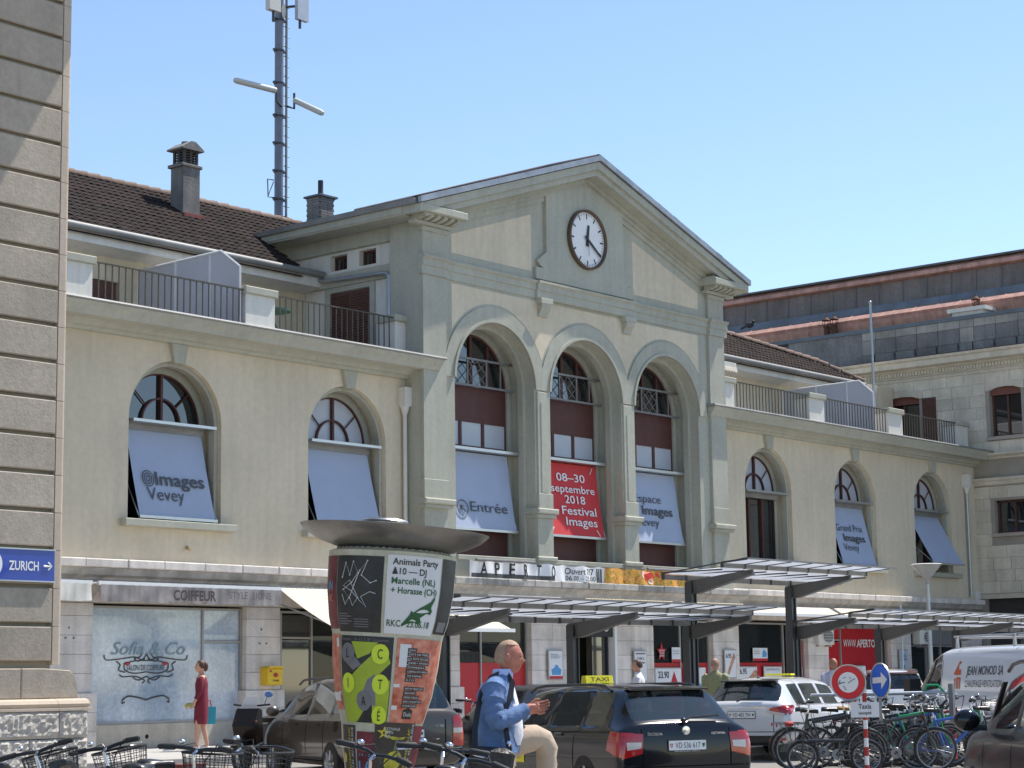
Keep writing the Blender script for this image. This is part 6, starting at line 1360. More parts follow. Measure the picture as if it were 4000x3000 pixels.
for poly in ([(0, 0), (.24, 0), (.24, .10), (.15, .10), (.15, .18), (.24, .22), (.16, .26), (0, .04)], [(0, -.26), (.06, -.24), (.06, -.06), (.02, -.06), (.02, -.20), (0, -.22)], [(.09, -.25), (.12, -.25), (.12, -.06), (.09, -.06)], [(.14, -.25), (.17, -.25), (.17, -.06), (.14, -.06)], [(.20, -.25), (.24, -.25), (.24, -.06), (.20, -.06)], [(.09, -.08), (.24, -.08), (.24, -.04), (.09, -.04)]):
    tri = tessellate_polygon([[Vector((a, b, 0)) for a, b in poly]]); L.add([sv(2.98 - a, 1.44 + b) for a, b in poly], [tuple(t) for t in tri])
L.build('emblem', M('van_orange_print', (.65, .13, .04), .5, var=0), o, local=True)
for x in (1.0, 3.0):
    MB().tube([(x, -.80, 2.12), (x, .80, 2.12)], .022, 8).build('roof_bar', steelg, o, local=True)
    for s_ in (-1, 1): MB().prism([(x - .04, 1.92), (x + .04, 1.92), (x + .02, 2.12), (x - .02, 2.12)], s_*.78 - .02, s_*.78 + .02, bev=0).build('bar_foot', white_r, o, local=True)
MB().tube([(.4, .72, 2.14), (3.2, .72, 2.14)], .02, 8).tube([(.4, -.72, 2.14), (3.2, -.72, 2.14)], .02, 8).build('roof_bar', galv, o, local=True)
MB().box(4.15, 4.4, .95, 1.18, 1.05, 1.38).build('wing_mirror', plast, o, local=True)
for x in (3.42,): dec('door_seam', [(x, .4), (x + .012, .4), (x + .012, 1.85), (x, 1.85)], steel, 'left', .003, 10)
# --- dark car at the right edge, nearest
by = math.radians(40); c_, s__ = math.cos(by), math.sin(by); mxl, myl = 3.10, 1.02
o, hit, dec = car('parked_car', 'dark brown car cut by the right edge with a large black wing mirror', 'car', (17.75 - (mxl*c_ - myl*s__), -23.20 - (mxl*s__ + myl*c_), 0), by, [tuple([a, b, c, d, e, f, g_, h + .05, j + .07]) if 3 < i < 11 else (a, b, c, d, e, f, g_, h, j) for i, (a, b, c, d, e, f, g_, h, j) in enumerate(MPV)], GS, GT, paint_dark2, 4.40, (.82, 3.50))
MB().ball((mxl, myl, 1.08), .13, 10, sc=(.75, 1.0, .82)).box(mxl - .05, mxl + .06, .84, myl, .98, 1.04).build('wing_mirror', paint_black, o, local=True); rails(o, 4.4, .6, 2.9, .64, 1.60)
dec('side_stripe', [(2.3, .62), (3.1, .62), (3.1, .635), (2.3, .635)], lens_r, 'left', .006, 6)
MB().prism([(3.3, 1.02), (3.36, 1.02), (2.76, 1.44), (2.70, 1.44)], .70, .74, bev=0).build('window_pillar', plast, o, local=True)
# ------------------------------------------------------------------ bicycles
def spin(name, R, rimm):
    t = MB().torus((0, 0, 0), R - .020, .024, axis='Y', n=36, k=8, mi=0).mesh('tyre', rubber)
    r = MB().lathe([(R - .055, -.011), (R - .035, -.014), (R - .033, .014), (R - .055, .011), (R - .055, -.011)], (0, 0, 0), 36, axis='Y')
    r.lathe([(.0, -.045), (.018, -.045), (.022, -.03), (.016, 0), (.022, .03), (.018, .045), (0, .045)], (0, 0, 0), 12, axis='Y')
    for k in range(28):
        a = 2*PI*k/28; b = a + (.5 if k % 2 else -.5); y = .03 if k % 4 < 2 else -.03
        p, q = Vector((.02*math.cos(b), y, .02*math.sin(b))), Vector(((R-.05)*math.cos(a), 0, (R-.05)*math.sin(a)))
        r.tube([p, q], .0016, 3, cap=False)
    return t, r.mesh('rim', rimm)
W26 = spin('w', .335, rim_m); W20 = spin('w', .25, rim_m)
def bike(label, loc, yaw, frame_m, lean=.0, kind='city', bar='flat', rack=True, basket=False, steer=.0, saddle_m=None, R=.335, guard=True, group='bicycles parked around the rack'):
    root = thing('bicycle', label, 'bicycle', loc, 0, group, rot=tuple((Matrix.Rotation(yaw, 3, 'Z') @ Matrix.Rotation(lean, 3, 'X')).to_euler()))
    Wm = W26 if R > .3 else W20
    l = lambda n, mb, m, p=None: mb.build(n, m, p or root, local=True)
    wb = 1.06 if R > .3 else .98
    for x in (0, wb):
        w = put('wheel', Wm[1], root, local=True, loc=(x, 0, R)); put('tyre', Wm[0], w, local=True)
    bb = Vector((.44, 0, .29)); st = Vector((.27, 0, .82 if R > .3 else .62)); ht = Vector((.88, 0, .92 if kind != 'step' else .90)); hb = Vector((.92, 0, .74)); rx = Vector((0, 0, R))
    f = MB()
    if kind == 'step': f.tube([bb + Vector((0,0,.03)), bb*.5 + hb*.5 + Vector((0,0,-.10)), hb], .022, 10); f.tube([bb*.6 + st*.4, (bb + hb)/2 + Vector((0, 0, .02)), ht], .016, 8)
    elif kind == 'fold': f.tube([Vector((.32, 0, .5)), Vector((.9, 0, .5))], .03, 10)
    else: f.tube([bb, hb], .027, 10); f.tube([st - Vector((0,0,.05)), ht - Vector((0,0,.05))], .023, 10)
    f.tube([bb, st], .017, 10); f.tube([ht, hb], .022, 10)
    for s_ in (-1, 1): f.tube([bb + Vector((0, s_*.03, 0)), rx + Vector((0, s_*.06, 0))], .010, 8); f.tube([st + Vector((0, s_*.02, -.08)), rx + Vector((0, s_*.06, 0))], .009, 8)
    l('frame', f, frame_m)
    ax = (ht - hb).normalized(); fk = MB(); F = Vector((wb, 0, R))
    for s_ in (-1, 1): fk.tube([hb + Vector((0, s_*.05, -.02)), hb + Vector((.05, s_*.055, -.2)), F + Vector((0, s_*.055, 0))], .013, 8)
    fk.tube([hb + Vector((0, -.055, -.01)), hb + Vector((0, .055, -.01))], .018, 8); l('fork', fk, frame_m)
    stem = MB().tube([ht, ht + ax*.12, ht + ax*.15 + Vector((.05, 0, 0))], .014, 8); C0 = ht + ax*.15 + Vector((.06, 0, 0)); l('stem', stem, silver)
    def rot(v): cs, sn = math.cos(steer), math.sin(steer); d = v - C0; return C0 + Vector((d.x*cs - d.y*sn, d.x*sn + d.y*cs, d.z))
    hbm = MB(); gp = MB(); rise = {'flat': .02, 'city': .07, 'drop': 0}[bar]; back = {'flat': .03, 'city': .20, 'drop': 0}[bar]
    for s_ in (-1, 1):
        if bar == 'drop': pts = [C0, C0 + Vector((0, s_*.2, 0)), C0 + Vector((.08, s_*.21, 0)), C0 + Vector((.1, s_*.21, -.07)), C0 + Vector((.04, s_*.21, -.13))]
        else: pts = [C0, C0 + Vector((.02, s_*.08, rise*.7)), C0 + Vector((-back*.2, s_*.20, rise)), C0 + Vector((-back*.7, s_*.27, rise)), C0 + Vector((-back, s_*.31, rise*.9))]
        pts = [rot(p) for p in pts]; hbm.tube(pts, .0145, 8)
        a, b = pts[-2], pts[-1]; d = (b - a).normalized(); MB().tube([b - d*.13, b - d*.12, b, b + d*.012], .018, 10, rs=[.018, .023, .021, .013]).build('grip', rubber, root, local=True)
        lv = MB().tube([b - d*.13 + Vector((.01, 0, -.01)), b - d*.08 + Vector((.05, 0, -.025)), b + Vector((.045, 0, -.03))], .006, 6); l('brake_lever', lv, silver)
    l('handlebar', hbm, plast if bar != 'drop' else white); pass
    cb = MB()
    for s_ in (-1, 1): cb.tube([rot(C0 + Vector((0, s_*.18, rise))), rot(C0 + Vector((.12, s_*.10, .05))), rot(C0 + Vector((.10, 0, -.08))), hb + Vector((.02, 0, .05))], .005, 5)
    l('cable', cb, plast)
    sd = MB().tube([st, st + Vector((-.02, 0, .10))], .013, 8); l('seat_post', sd, silver)
    s0 = st + Vector((-.04, 0, .12)); vs = []
    for i, (x, w_, z) in enumerate([(-.13, .05, .01), (-.11, .085, .02), (-.04, .085, .018), (.03, .05, .01), (.10, .022, .005), (.145, .012, -.004)]):
        for k in range(10): a = 2*PI*k/10; vs.append((s0.x + x, s0.y + w_*math.cos(a), s0.z + z + (.028 if math.sin(a) > 0 else .045)*math.sin(a)))
    l('saddle', MB().add(vs, [(i*10+k, i*10+(k+1) % 10, (i+1)*10+(k+1) % 10, (i+1)*10+k) for i in range(5) for k in range(10)] + [tuple(range(10)), tuple(range(50, 60))], 0, True), saddle_m or plast)
    cr = MB().lathe([(.03, -.05), (.085, -.05), (.088, -.046), (.03, -.046)], tuple(bb), 24, axis='Y').tube([bb + Vector((0, -.06, 0)), bb + Vector((.12, -.07, -.12))], .009, 6).tube([bb + Vector((0, .06, 0)), bb + Vector((-.12, .07, .12))], .009, 6)
    o_ = l('crank', cr, rim_m); l('pedal', MB().box(bb.x + .08, bb.x + .17, -.16, -.08, bb.z - .135, bb.z - .11).box(bb.x - .17, bb.x - .08, .08, .16, bb.z + .11, bb.z + .135), plast, o_)
    ch = MB().tube([bb + Vector((0, -.05, .085)), rx + Vector((0, -.05, .035))], .004, 5).tube([bb + Vector((0, -.05, -.085)), rx + Vector((0, -.05, -.035))], .004, 5); l('chain', ch, steelg)
    if guard:
        for x, a0, a1 in ((0, PI*.45, PI*1.08), (wb, PI*.20, PI*.95)):
            g_ = MB(); n = 14; vs = []
            for i in range(n+1):
                a = a0 + (a1-a0)*i/n
                for dy in (-.027, 0, .027): vs.append((x + (R+.022 - abs(dy)*.35)*math.cos(a), dy, R + (R+.022 - abs(dy)*.35)*math.sin(a)))
            g_.add(vs, [(i*3+j, (i+1)*3+j, (i+1)*3+j+1, i*3+j+1) for i in range(n) for j in range(2)], 0, True); l('mudguard', g_, plast if kind != 'race' else silver)
    if rack:
        r_ = MB(); z = 2*R + .07
        for y in (-.06, 0, .06): r_.tube([(-.28, y, z), (.18, y, z)], .006, 6)
        for x in (-.28, -.12, .04, .18): r_.tube([(x, -.06, z), (x, .06, z)], .006, 6)
        for s_ in (-1, 1): r_.tube([(-.16, s_*.065, z), (0, s_*.065, R)], .005, 6); r_.tube([(.0, s_*.065, z), (0, s_*.065, R)], .005, 6)
        l('luggage_rack', r_, steelg); l('rear_reflector', MB().lathe([(0, -.3), (.03, -.3), (.03, -.28)], (0, 0, z - .02), 10, axis='X'), lens_r)
    if basket:
        b_ = MB(); cx_, cz_ = C0.x + .20, C0.z - .02; A, B, H_ = .17, .20, .24
        for k in range(7):
            z = cz_ - H_*k/6; s_ = 1 - .16*k/6; pp = [rot(Vector((cx_ + A*s_*math.copysign(abs(math.cos(a))**.5, math.cos(a)), B*s_*math.copysign(abs(math.sin(a))**.5, math.sin(a)), z))) for a in [2*PI*j/28 for j in range(29)]]
            b_.tube(pp, .010 if k == 0 else .003, 5, cap=False)
        for j in range(28):
            a = 2*PI*j/28; ca, sa = math.copysign(abs(math.cos(a))**.5, math.cos(a)), math.copysign(abs(math.sin(a))**.5, math.sin(a))
            b_.tube([rot(Vector((cx_ + A*ca, B*sa, cz_))), rot(Vector((cx_ + A*.84*ca, B*.84*sa, cz_ - H_)))], .003, 4, cap=False)
        b_.add([tuple(rot(Vector((cx_ + A*.84*math.copysign(abs(math.cos(a))**.5, math.cos(a)), B*.84*math.copysign(abs(math.sin(a))**.5, math.sin(a)), cz_ - H_)))) for a in [2*PI*j/20 for j in range(20)]], [tuple(range(20))])
        l('basket', b_, plast)
    l('bell', MB().ball(tuple(rot(C0 + Vector((.0, .14, .06)))), .028, 8, sc=(1, 1, .7)), silver)
    l('kickstand', MB().tube([bb + Vector((0, .03, 0)), bb + Vector((-.06, .2, -.27))], .008, 6), steelg)
    return root
bl_black = M('bike_black', (.015, .015, .017), .3, var=0, coat=.5); bl_blue = M('bike_blue', (.02, .10, .42), .3, var=0, coat=.5); bl_green = M('bike_green', (.01, .30, .09), .3, var=0, coat=.5); bl_grey = M('bike_silver', (.35, .36, .38), .3, .6, var=0); bl_red = M('bike_red', (.35, .02, .02), .3, var=0, coat=.5); leather = M('tan_leather', (.42, .22, .06), .6)
def onray(xT, d, z=0):   # world point under image column, used only to lay the bicycles out
    pass
rg_ = math.radians
bike('black city bike with red saddle bag at the left end of the bike rack', (27.50, -15.15, .05), rg_(-62), bl_black, -.06)
bike('black city bike standing second in the row behind its luggage rack', (28.49, -14.92, .05), rg_(-50), bl_black, .05)
bike('silver bike with tan leather saddle parked third in the row', (29.28, -14.75, .05), rg_(-55), bl_grey, -.03, saddle_m=leather)
bike('small wheeled folding bicycle parked at the foot of the road sign post', (27.55, -16.40, .04), rg_(122), bl_black, .04, kind='fold', R=.25, steer=.3, rack=False)
bike('silver city bike half hidden behind the white Taxis excepté plate', (30.10, -14.79, .05), rg_(-66), bl_grey, .04)
bike('bright green diamond frame bicycle leaning up in the middle of the rack', (28.65, -16.05, .10), rg_(-60), bl_green, -.05, kind='race', bar='drop', rack=False, guard=False)
bike('black bike whose front wheel turns towards the road beside the blue one', (27.96, -16.17, .04), rg_(-52), bl_black, .06, steer=-.55, rack=False)
bike('blue mountain bicycle in front of the striped rack post', (28.74, -16.63, .03), rg_(-57), bl_blue, -.04, kind='race', rack=False, guard=False)
bike('white racing bicycle with curved green bar tape behind the green one', (30.61, -15.08, .05), rg_(-62), bl_grey, .05, kind='race', bar='drop', rack=False, guard=False)
bike('red framed bike at the far side of the rack next to the van', (31.31, -14.98, .05), rg_(-60), bl_red, .02)
bike('dark green bicycle in the back row behind the blue arrow disc', (31.36, -14.41, .06), rg_(-60), bl_green, -.05)
bike('black bike in the back row close to the white estate car', (30.6, -14.6, .06), rg_(-60), bl_black, .04, basket=True)
bike('black step-through bike in the back row behind the no-entry disc', (29.6, -15.35, .05), rg_(-58), bl_black, .05, kind='step')
bike('dark blue city bike in the front row right of the post', (29.15, -15.75, .05), rg_(-60), bl_blue, .03)
bike('grey bike squeezed between the green and the blue bicycle', (29.9, -16.0, .05), rg_(-61), bl_grey, -.06, kind='step')
bike('black bike jammed into the left of the rack beside the white estate', (28.0, -14.75, .06), rg_(-64), bl_black, .08)
bike('old silver city bike in the dense middle of the rack', (29.9, -15.15, .05), rg_(-58), bl_grey, .07)
bike('dark bike with raised handlebar behind the red and white post', (28.95, -15.35, .05), rg_(-68), bl_black, -.05)
bike('green city bike with white basket rim near the striped rack post', (30.9, -15.6, .05), rg_(-60), bl_green, .06, basket=True)
bike('black bike at the right end of the rack beside the near dark car', (29.9, -16.9, .04), rg_(-56), bl_black, .05)
# saddle bag
sb = MB().ball((27.50, -15.05, .79), .075, 10, sc=(1.3, .9, .6)); tag(sb.build('saddle_bag', M('red_nylon', (.40, .03, .03), .7, var=.3, scale=20)), 'red cloth saddle bag hanging on the leftmost parked bike', 'bag')
# behind the cars
bike('bicycle with white and red down tube behind the grey people carrier', (25.15, -9.9, .11), rg_(20), bl_red, .1, kind='race', rack=False, group='bicycles parked by the shops')
bike('black bike with dark basket parked in front of the star window', (31.51, -9.0, .10), rg_(35), bl_black, .08, basket=True, group='bicycles parked by the shops')
bike('grey bike with flat bar left of the man in green', (32.6, -9.3, .10), rg_(15), bl_grey, -.05, bar='flat', group='bicycles parked by the shops')
bike('black bicycle with bent bar beside the pillar poster', (29.3, -8.4, .11), rg_(50), bl_black, .05, group='bicycles parked by the shops')
# foreground hire bikes
fg = 'black hire bikes along the bottom edge'
for (lab, loc, yaw, lean, kw) in (
    ('black hire bicycle with basket in front of the hammered plinth', (9.15, -19.93, 0), .487, -.24, dict(basket=True)),
    ('black hire bicycle with basket in front of the hairdresser window', (9.68, -19.90, 0), .382, -.20, dict(basket=True)),
    ('black bicycle with large wire basket seen side on before the grey car', (9.68, -20.50, 0), -.386, .10, dict(basket=True)),
    ('black hire bicycle with rounded grips left of the large basket', (8.95, -21.34, 0), .26, .05, dict(basket=True)),
    ('bicycle with long black grip and chrome bell under the poster column', (9.30, -22.46, 0), .172, .25, dict(kind='step')),
    ('bicycle with black grips between the column and the man', (9.64, -23.62, 0), .783, .12, dict()),
    ('bicycle with chrome brake lever just left of the man', (9.08, -23.62, 0), .347, .28, dict())):
    b = bike(lab, loc, yaw, bl_black, lean, kind=kw.get('kind', 'step'), basket=kw.get('basket', False), group=fg); b.scale = (1.0, 1.0, 1.0)
# bike rack
rk = thing('bike_rack', 'grey horizontal tube rack with a striped end post behind the bicycles', 'bike rack', (30.2, -16.5, .05))
MB().tube([(28.9, -14.6, 1.22), (30.2, -16.45, 1.24)], .03, 10).build('top_tube', galv, rk)
MB().box(30.17, 30.25, -16.53, -16.45, 1.02, 1.38).build('post_top', zincw, rk); MB().box(30.172, 30.248, -16.528, -16.452, .70, 1.02).build('post_section', zincw, rk)
for i, z in enumerate((.05, .27, .49)): MB().box(30.17, 30.25, -16.53, -16.45, z, z + .215).build('post_section', MT['sign_red'] if i != 1 else white, rk)
MB().tube([(29.95, -16.1, 1.24), (30.0, -16.15, 1.36), (30.1, -16.3, 1.36), (30.15, -16.4, 1.24)], .02, 8).build('green_hoop', bl_green, rk)
# ------------------------------------------------------------------ scooter beside the grey car
sc = thing('scooter', 'dark scooter with clear windshield and top box parked left of the grey people carrier', 'scooter', (23.35, -7.85, .13), rg_(-20), rot=(0, -.0, rg_(196)))
def SB(n, mb, m): return mb.build(n, m, sc, local=True)
for x in (0, 1.3):
    w = MB().torus((x, 0, .27), .21, .06, n=24, k=8).build('wheel', rubber, sc, local=True); MB().lathe([(.17, -.03), (.05, -.04), (0, -.04)], (x, 0, .27), 16, axis='Y').build('rim', alu, w, local=True)
SB('front_cowl', MB().prism([(1.0, .35), (1.15, .40), (1.28, .75), (1.12, 1.02), (1.02, 1.0), (.98, .6)], -.20, .20, bev=.03), paint_dark2)
SB('front_mudguard', MB().lathe([(.29, -.07), (.31, 0), (.29, .07)], (1.3, 0, .27), 14, axis='Y', a0=.2, a1=PI*.9), paint_dark2)
SB('body_shell', MB().prism([(-.25, .55), (.15, .38), (.55, .32), (1.0, .32), (1.0, .40), (.6, .42), (.45, .76), (-.1, .80), (-.35, .72)], -.19, .19, bev=.03), paint_grey)
SB('seat', MB().prism([(-.25, .80), (.45, .78), (.52, .86), (.15, .90), (-.2, .94), (-.35, .88)], -.16, .16, bev=.03), plast)
SB('top_box', MB().ball((-.38, 0, 1.02), .17, 12, sc=(.9, 1, .75)), paint_dark2)
SB('windshield', MB().add([(1.12, -.16, 1.0), (1.12, .16, 1.0), (1.02, .12, 1.2), (1.02, -.12, 1.2)], [(0, 1, 2, 3)]), canopy_g)
SB('handlebar', MB().tube([(1.0, -.34, 1.08), (1.06, -.1, 1.06), (1.06, .1, 1.06), (1.0, .34, 1.08)], .016, 8), plast)
for s_ in (1,): SB('mirror', MB().tube([(1.03, s_*.25, 1.08), (1.05, s_*.32, 1.22)], .008, 5).ball((1.05, s_*.34, 1.24), .06, 8, sc=(.3, 1.3, .8)), M('blue_mirror_shell', (.03, .16, .5), .3, var=0, coat=1))
SB('indicator', MB().ball((1.2, .17, .82), .035, 6).ball((1.2, -.17, .82), .035, 6), M('orange_lens', (.75, .20, .02), .3, var=0))
hl = MB().ball((23.6, -7.6, 1.02), .12, 14, sc=(1, .9, .85)); tag(hl.build('helmet', paint_dark2), 'dark shiny helmet resting on the scooter beside the people carrier', 'helmet')
# small cover by the kerb
cv = MB().prism([(22.4, .14), (22.95, .14), (22.93, .22), (22.42, .22)], -6.4, -6.1, bev=.01).box(22.38, 22.97, -6.42, -6.08, .22, .235); tag(cv.build('bollard_stub', M('red_brown_top', (.22, .08, .07), .8)), 'low red-topped kerb box on the ground left of the woman', 'kerb box')
# ------------------------------------------------------------------ people
skin_m = M('skin', (.56, .30, .21), .5, var=.06, scale=20); skin_t = M('tanned_skin', (.40, .20, .13), .5, var=.06); hair_g = M('thin_grey_blond_hair', (.36, .23, .15), .7, var=.25, scale=60); hair_b = M('brown_hair', (.07, .03, .018), .6, var=.3, scale=60)
def skin_mesh(joints, edges, levels=2):
    me = bpy.data.meshes.new('s'); me.from_pydata([j[0] for j in joints], edges, [])
    o = bpy.data.objects.new('s', me); COL.objects.link(o); o.modifiers.new('k', 'SKIN')
    me.skin_vertices or None
    for i, j in enumerate(joints):
        r = j[1] if isinstance(j[1], tuple) else (j[1], j[1]); me.skin_vertices[0].data[i].radius = r; me.skin_vertices[0].data[i].use_root = (i == 0)
    m = o.modifiers.new('s', 'SUBSURF'); m.levels = levels; m.render_levels = levels
    bpy.context.view_layer.update()
    r = bpy.data.meshes.new_from_object(o.evaluated_get(bpy.context.evaluated_depsgraph_get())); bpy.data.objects.remove(o)
    return r
def head_into(mb, c, R, k=1.0, eyes=True):
    """head with face looking along +X of matrix R"""
    vs = []; nu, nv = 28, 22
    for j in range(nv + 1):
        t = PI*j/nv; z = math.cos(t)
        for i in range(nu):
            a = 2*PI*i/nu; x, y = math.sin(t)*math.cos(a), math.sin(t)*math.sin(a)
            X, Y, Z = x*.098, y*.076, z*.122
            if x < 0: X *= 1.02; 
            if z < -.2 and x > -.2: Y *= 1 - .38*min(1, (-z - .2)/.8); X += .010*min(1, (-z-.2)/.5)
            if z < -.2 and x < -.1: X *= 1 - .35*min(1, (-z-.2)/.7)
            f = max(0, x)
            if f > 0:
                X += .034*math.exp(-((y/.14)**2 + ((z + .17)/.11)**2))*f                # nose
                X += .010*math.exp(-((y/.10)**2 + ((z - .05)/.16)**2))*f
                X += .006*math.exp(-(((z - .26)/.09)**2))*f*(1 if abs(y) < .6 else .3)   # brow
                for s_ in (-1, 1): X -= .010*math.exp(-(((y - s_*.38)/.16)**2 + ((z - .12)/.10)**2))*f
                X += .006*math.exp(-((y/.25)**2 + ((z + .44)/.05)**2))*f + .007*math.exp(-((y/.25)**2 + ((z + .54)/.05)**2))*f
                X -= .005*math.exp(-((y/.35)**2 + ((z + .49)/.03)**2))*f
                X += .016*math.exp(-((y/.35)**2 + ((z + .80)/.14)**2))*f                # chin
            vs.append(Vector(c) + R @ Vector((X*k, Y*k, Z*k)))
    o = len(mb.v); mb.add(vs, [(j*nu+i, j*nu+(i+1) % nu, (j+1)*nu+(i+1) % nu, (j+1)*nu+i) for j in range(nv) for i in range(nu)], 0, True)
    for s_ in (-1, 1):
        e = MB().ball((0, 0, 0), .030, 8, sc=(.75, .30, 1.15)); mb.add([Vector(c) + R @ (Vector((x - .008, y + s_*.078, z - .008))*k) for x, y, z in e.v], e.f, 0, True)
def face_bits(parent, c, R, k=1.0, brow=hair_b, local=True):
    e = MB()
    for s_ in (-1, 1): e.ball(tuple(Vector(c) + R @ (Vector((.081, s_*.030, .010))*k)), .0085*k, 6)
    e.build('eyes', M('eye_dark', (.03, .02, .02), .2, var=0), parent, local=local)
    b = MB()
    for s_ in (-1, 1): b.tube([Vector(c) + R @ (Vector((.088, s_*.014, .036))*k), Vector(c) + R @ (Vector((.086, s_*.048, .034))*k)], .004*k, 5)
    b.build('eyebrows', brow, parent, local=local)
    MB().tube([Vector(c) + R @ (Vector((.087, s_*.022, -.060))*k) for s_ in (-1, -.3, .3, 1)], .004*k, 5).build('mouth', M('lips', (.36, .12, .09), .5, var=0), parent, local=local)
def hair_cap(parent, c, R, m, k=1.0, front=.1, low=-.35, puff=.010, bun=False, bald=False):
    vs = []; nu, nv = 28, 16; mb = MB(); keep = []; rr = random.Random(4)
    for j in range(nv + 1):
        t = PI*.78*j/nv; z = math.cos(t)
        for i in range(nu):
            a = 2*PI*i/nu; x, y = math.sin(t)*math.cos(a), math.sin(t)*math.sin(a)
            q = puff + rr.uniform(-.002, .003)
            X, Y, Z = x*(.100 + q), y*(.077 + q), z*(.123 + q)
            if z < -.2 and x < -.1: X *= 1 - .35*min(1, (-z-.2)/.7)
            vs.append(Vector(c) + R @ (Vector((X - .004, Y, Z))*k)); keep.append((x, y, z))
    fs = []
    for j in range(nv):
        for i in range(nu):
            f = (j*nu+i, j*nu+(i+1) % nu, (j+1)*nu+(i+1) % nu, (j+1)*nu+i)
            x = sum(keep[q][0] for q in f)/4; z = sum(keep[q][2] for q in f)/4; y = sum(keep[q][1] for q in f)/4
            lim = low if x < -.15 else (low + (x + .15)*1.5 if x < .25 else .62)
            ok = z > lim and (x < front + .35 or z > .75)
            if bald: ok = z > lim and z < .72 - x*.3 and x < .12
            if ok: fs.append(f)
    mb.add(vs, fs, 0, True)
    if bun: mb.ball(tuple(Vector(c) + R @ (Vector((-.10, 0, .0))*k)), .065*k, 10, sc=(.8, .9, 1.5))
    mb.build('hair', m, parent, local=True)
def loft(mb, rings, n=20, mi=0):
    """rings: (center, rx, ry, yaw) ellipses in the horizontal plane"""
    vs = []
    for (c, rx, ry, yw) in rings:
        for k in range(n):
            a = 2*PI*k/n; x, y = rx*math.cos(a), ry*math.sin(a); vs.append((c[0] + x*math.cos(yw) - y*math.sin(yw), c[1] + x*math.sin(yw) + y*math.cos(yw), c[2]))
    mb.add(vs, [(j*n+k, j*n+(k+1) % n, (j+1)*n+(k+1) % n, (j+1)*n+k) for j in range(len(rings)-1) for k in range(n)] + [tuple(range(n))[::-1], tuple(range((len(rings)-1)*n, len(rings)*n))], mi, True)
def hand_into(js, es, wi, w, d, side, curl=.5, k=1.0, up=Vector((0, 0, 1))):
    """palm + five fingers grown from wrist joint index wi; d = hand direction, side = thumb side"""
    d = Vector(d).normalized(); side = Vector(side).normalized(); n_ = d.cross(side).normalized()
    p = Vector(w) + d*.05*k; js.append((tuple(p), (.030*k, .018*k))); pi = len(js) - 1; es.append((wi, pi))
    for q, ln in zip((-.030, -.010, .010, .030), (.060, .075, .080, .070)):
        a = Vector(w) + d*.095*k + side*q*k; js.append((tuple(a), .0095*k)); ai = len(js) - 1; es.append((pi, ai))
        b = a + d*ln*.55*k + n_*ln*.3*curl*k; js.append((tuple(b), .0085*k)); es.append((ai, ai + 1))
        c = b + d*ln*.30*k + n_*ln*.6*curl*k; js.append((tuple(c), .007*k)); es.append((ai + 1, ai + 2))
    t0 = Vector(w) + d*.03*k + side*.03*k; js.append((tuple(t0), .012*k)); ti = len(js) - 1; es.append((pi, ti))
    js.append((tuple(t0 + d*.035*k + side*.022*k + n_*.01*k), .010*k)); es.append((ti, ti + 1)); js.append((tuple(t0 + d*.065*k + side*.020*k + n_*.02*k), .008*k)); es.append((ti + 1, ti + 2))
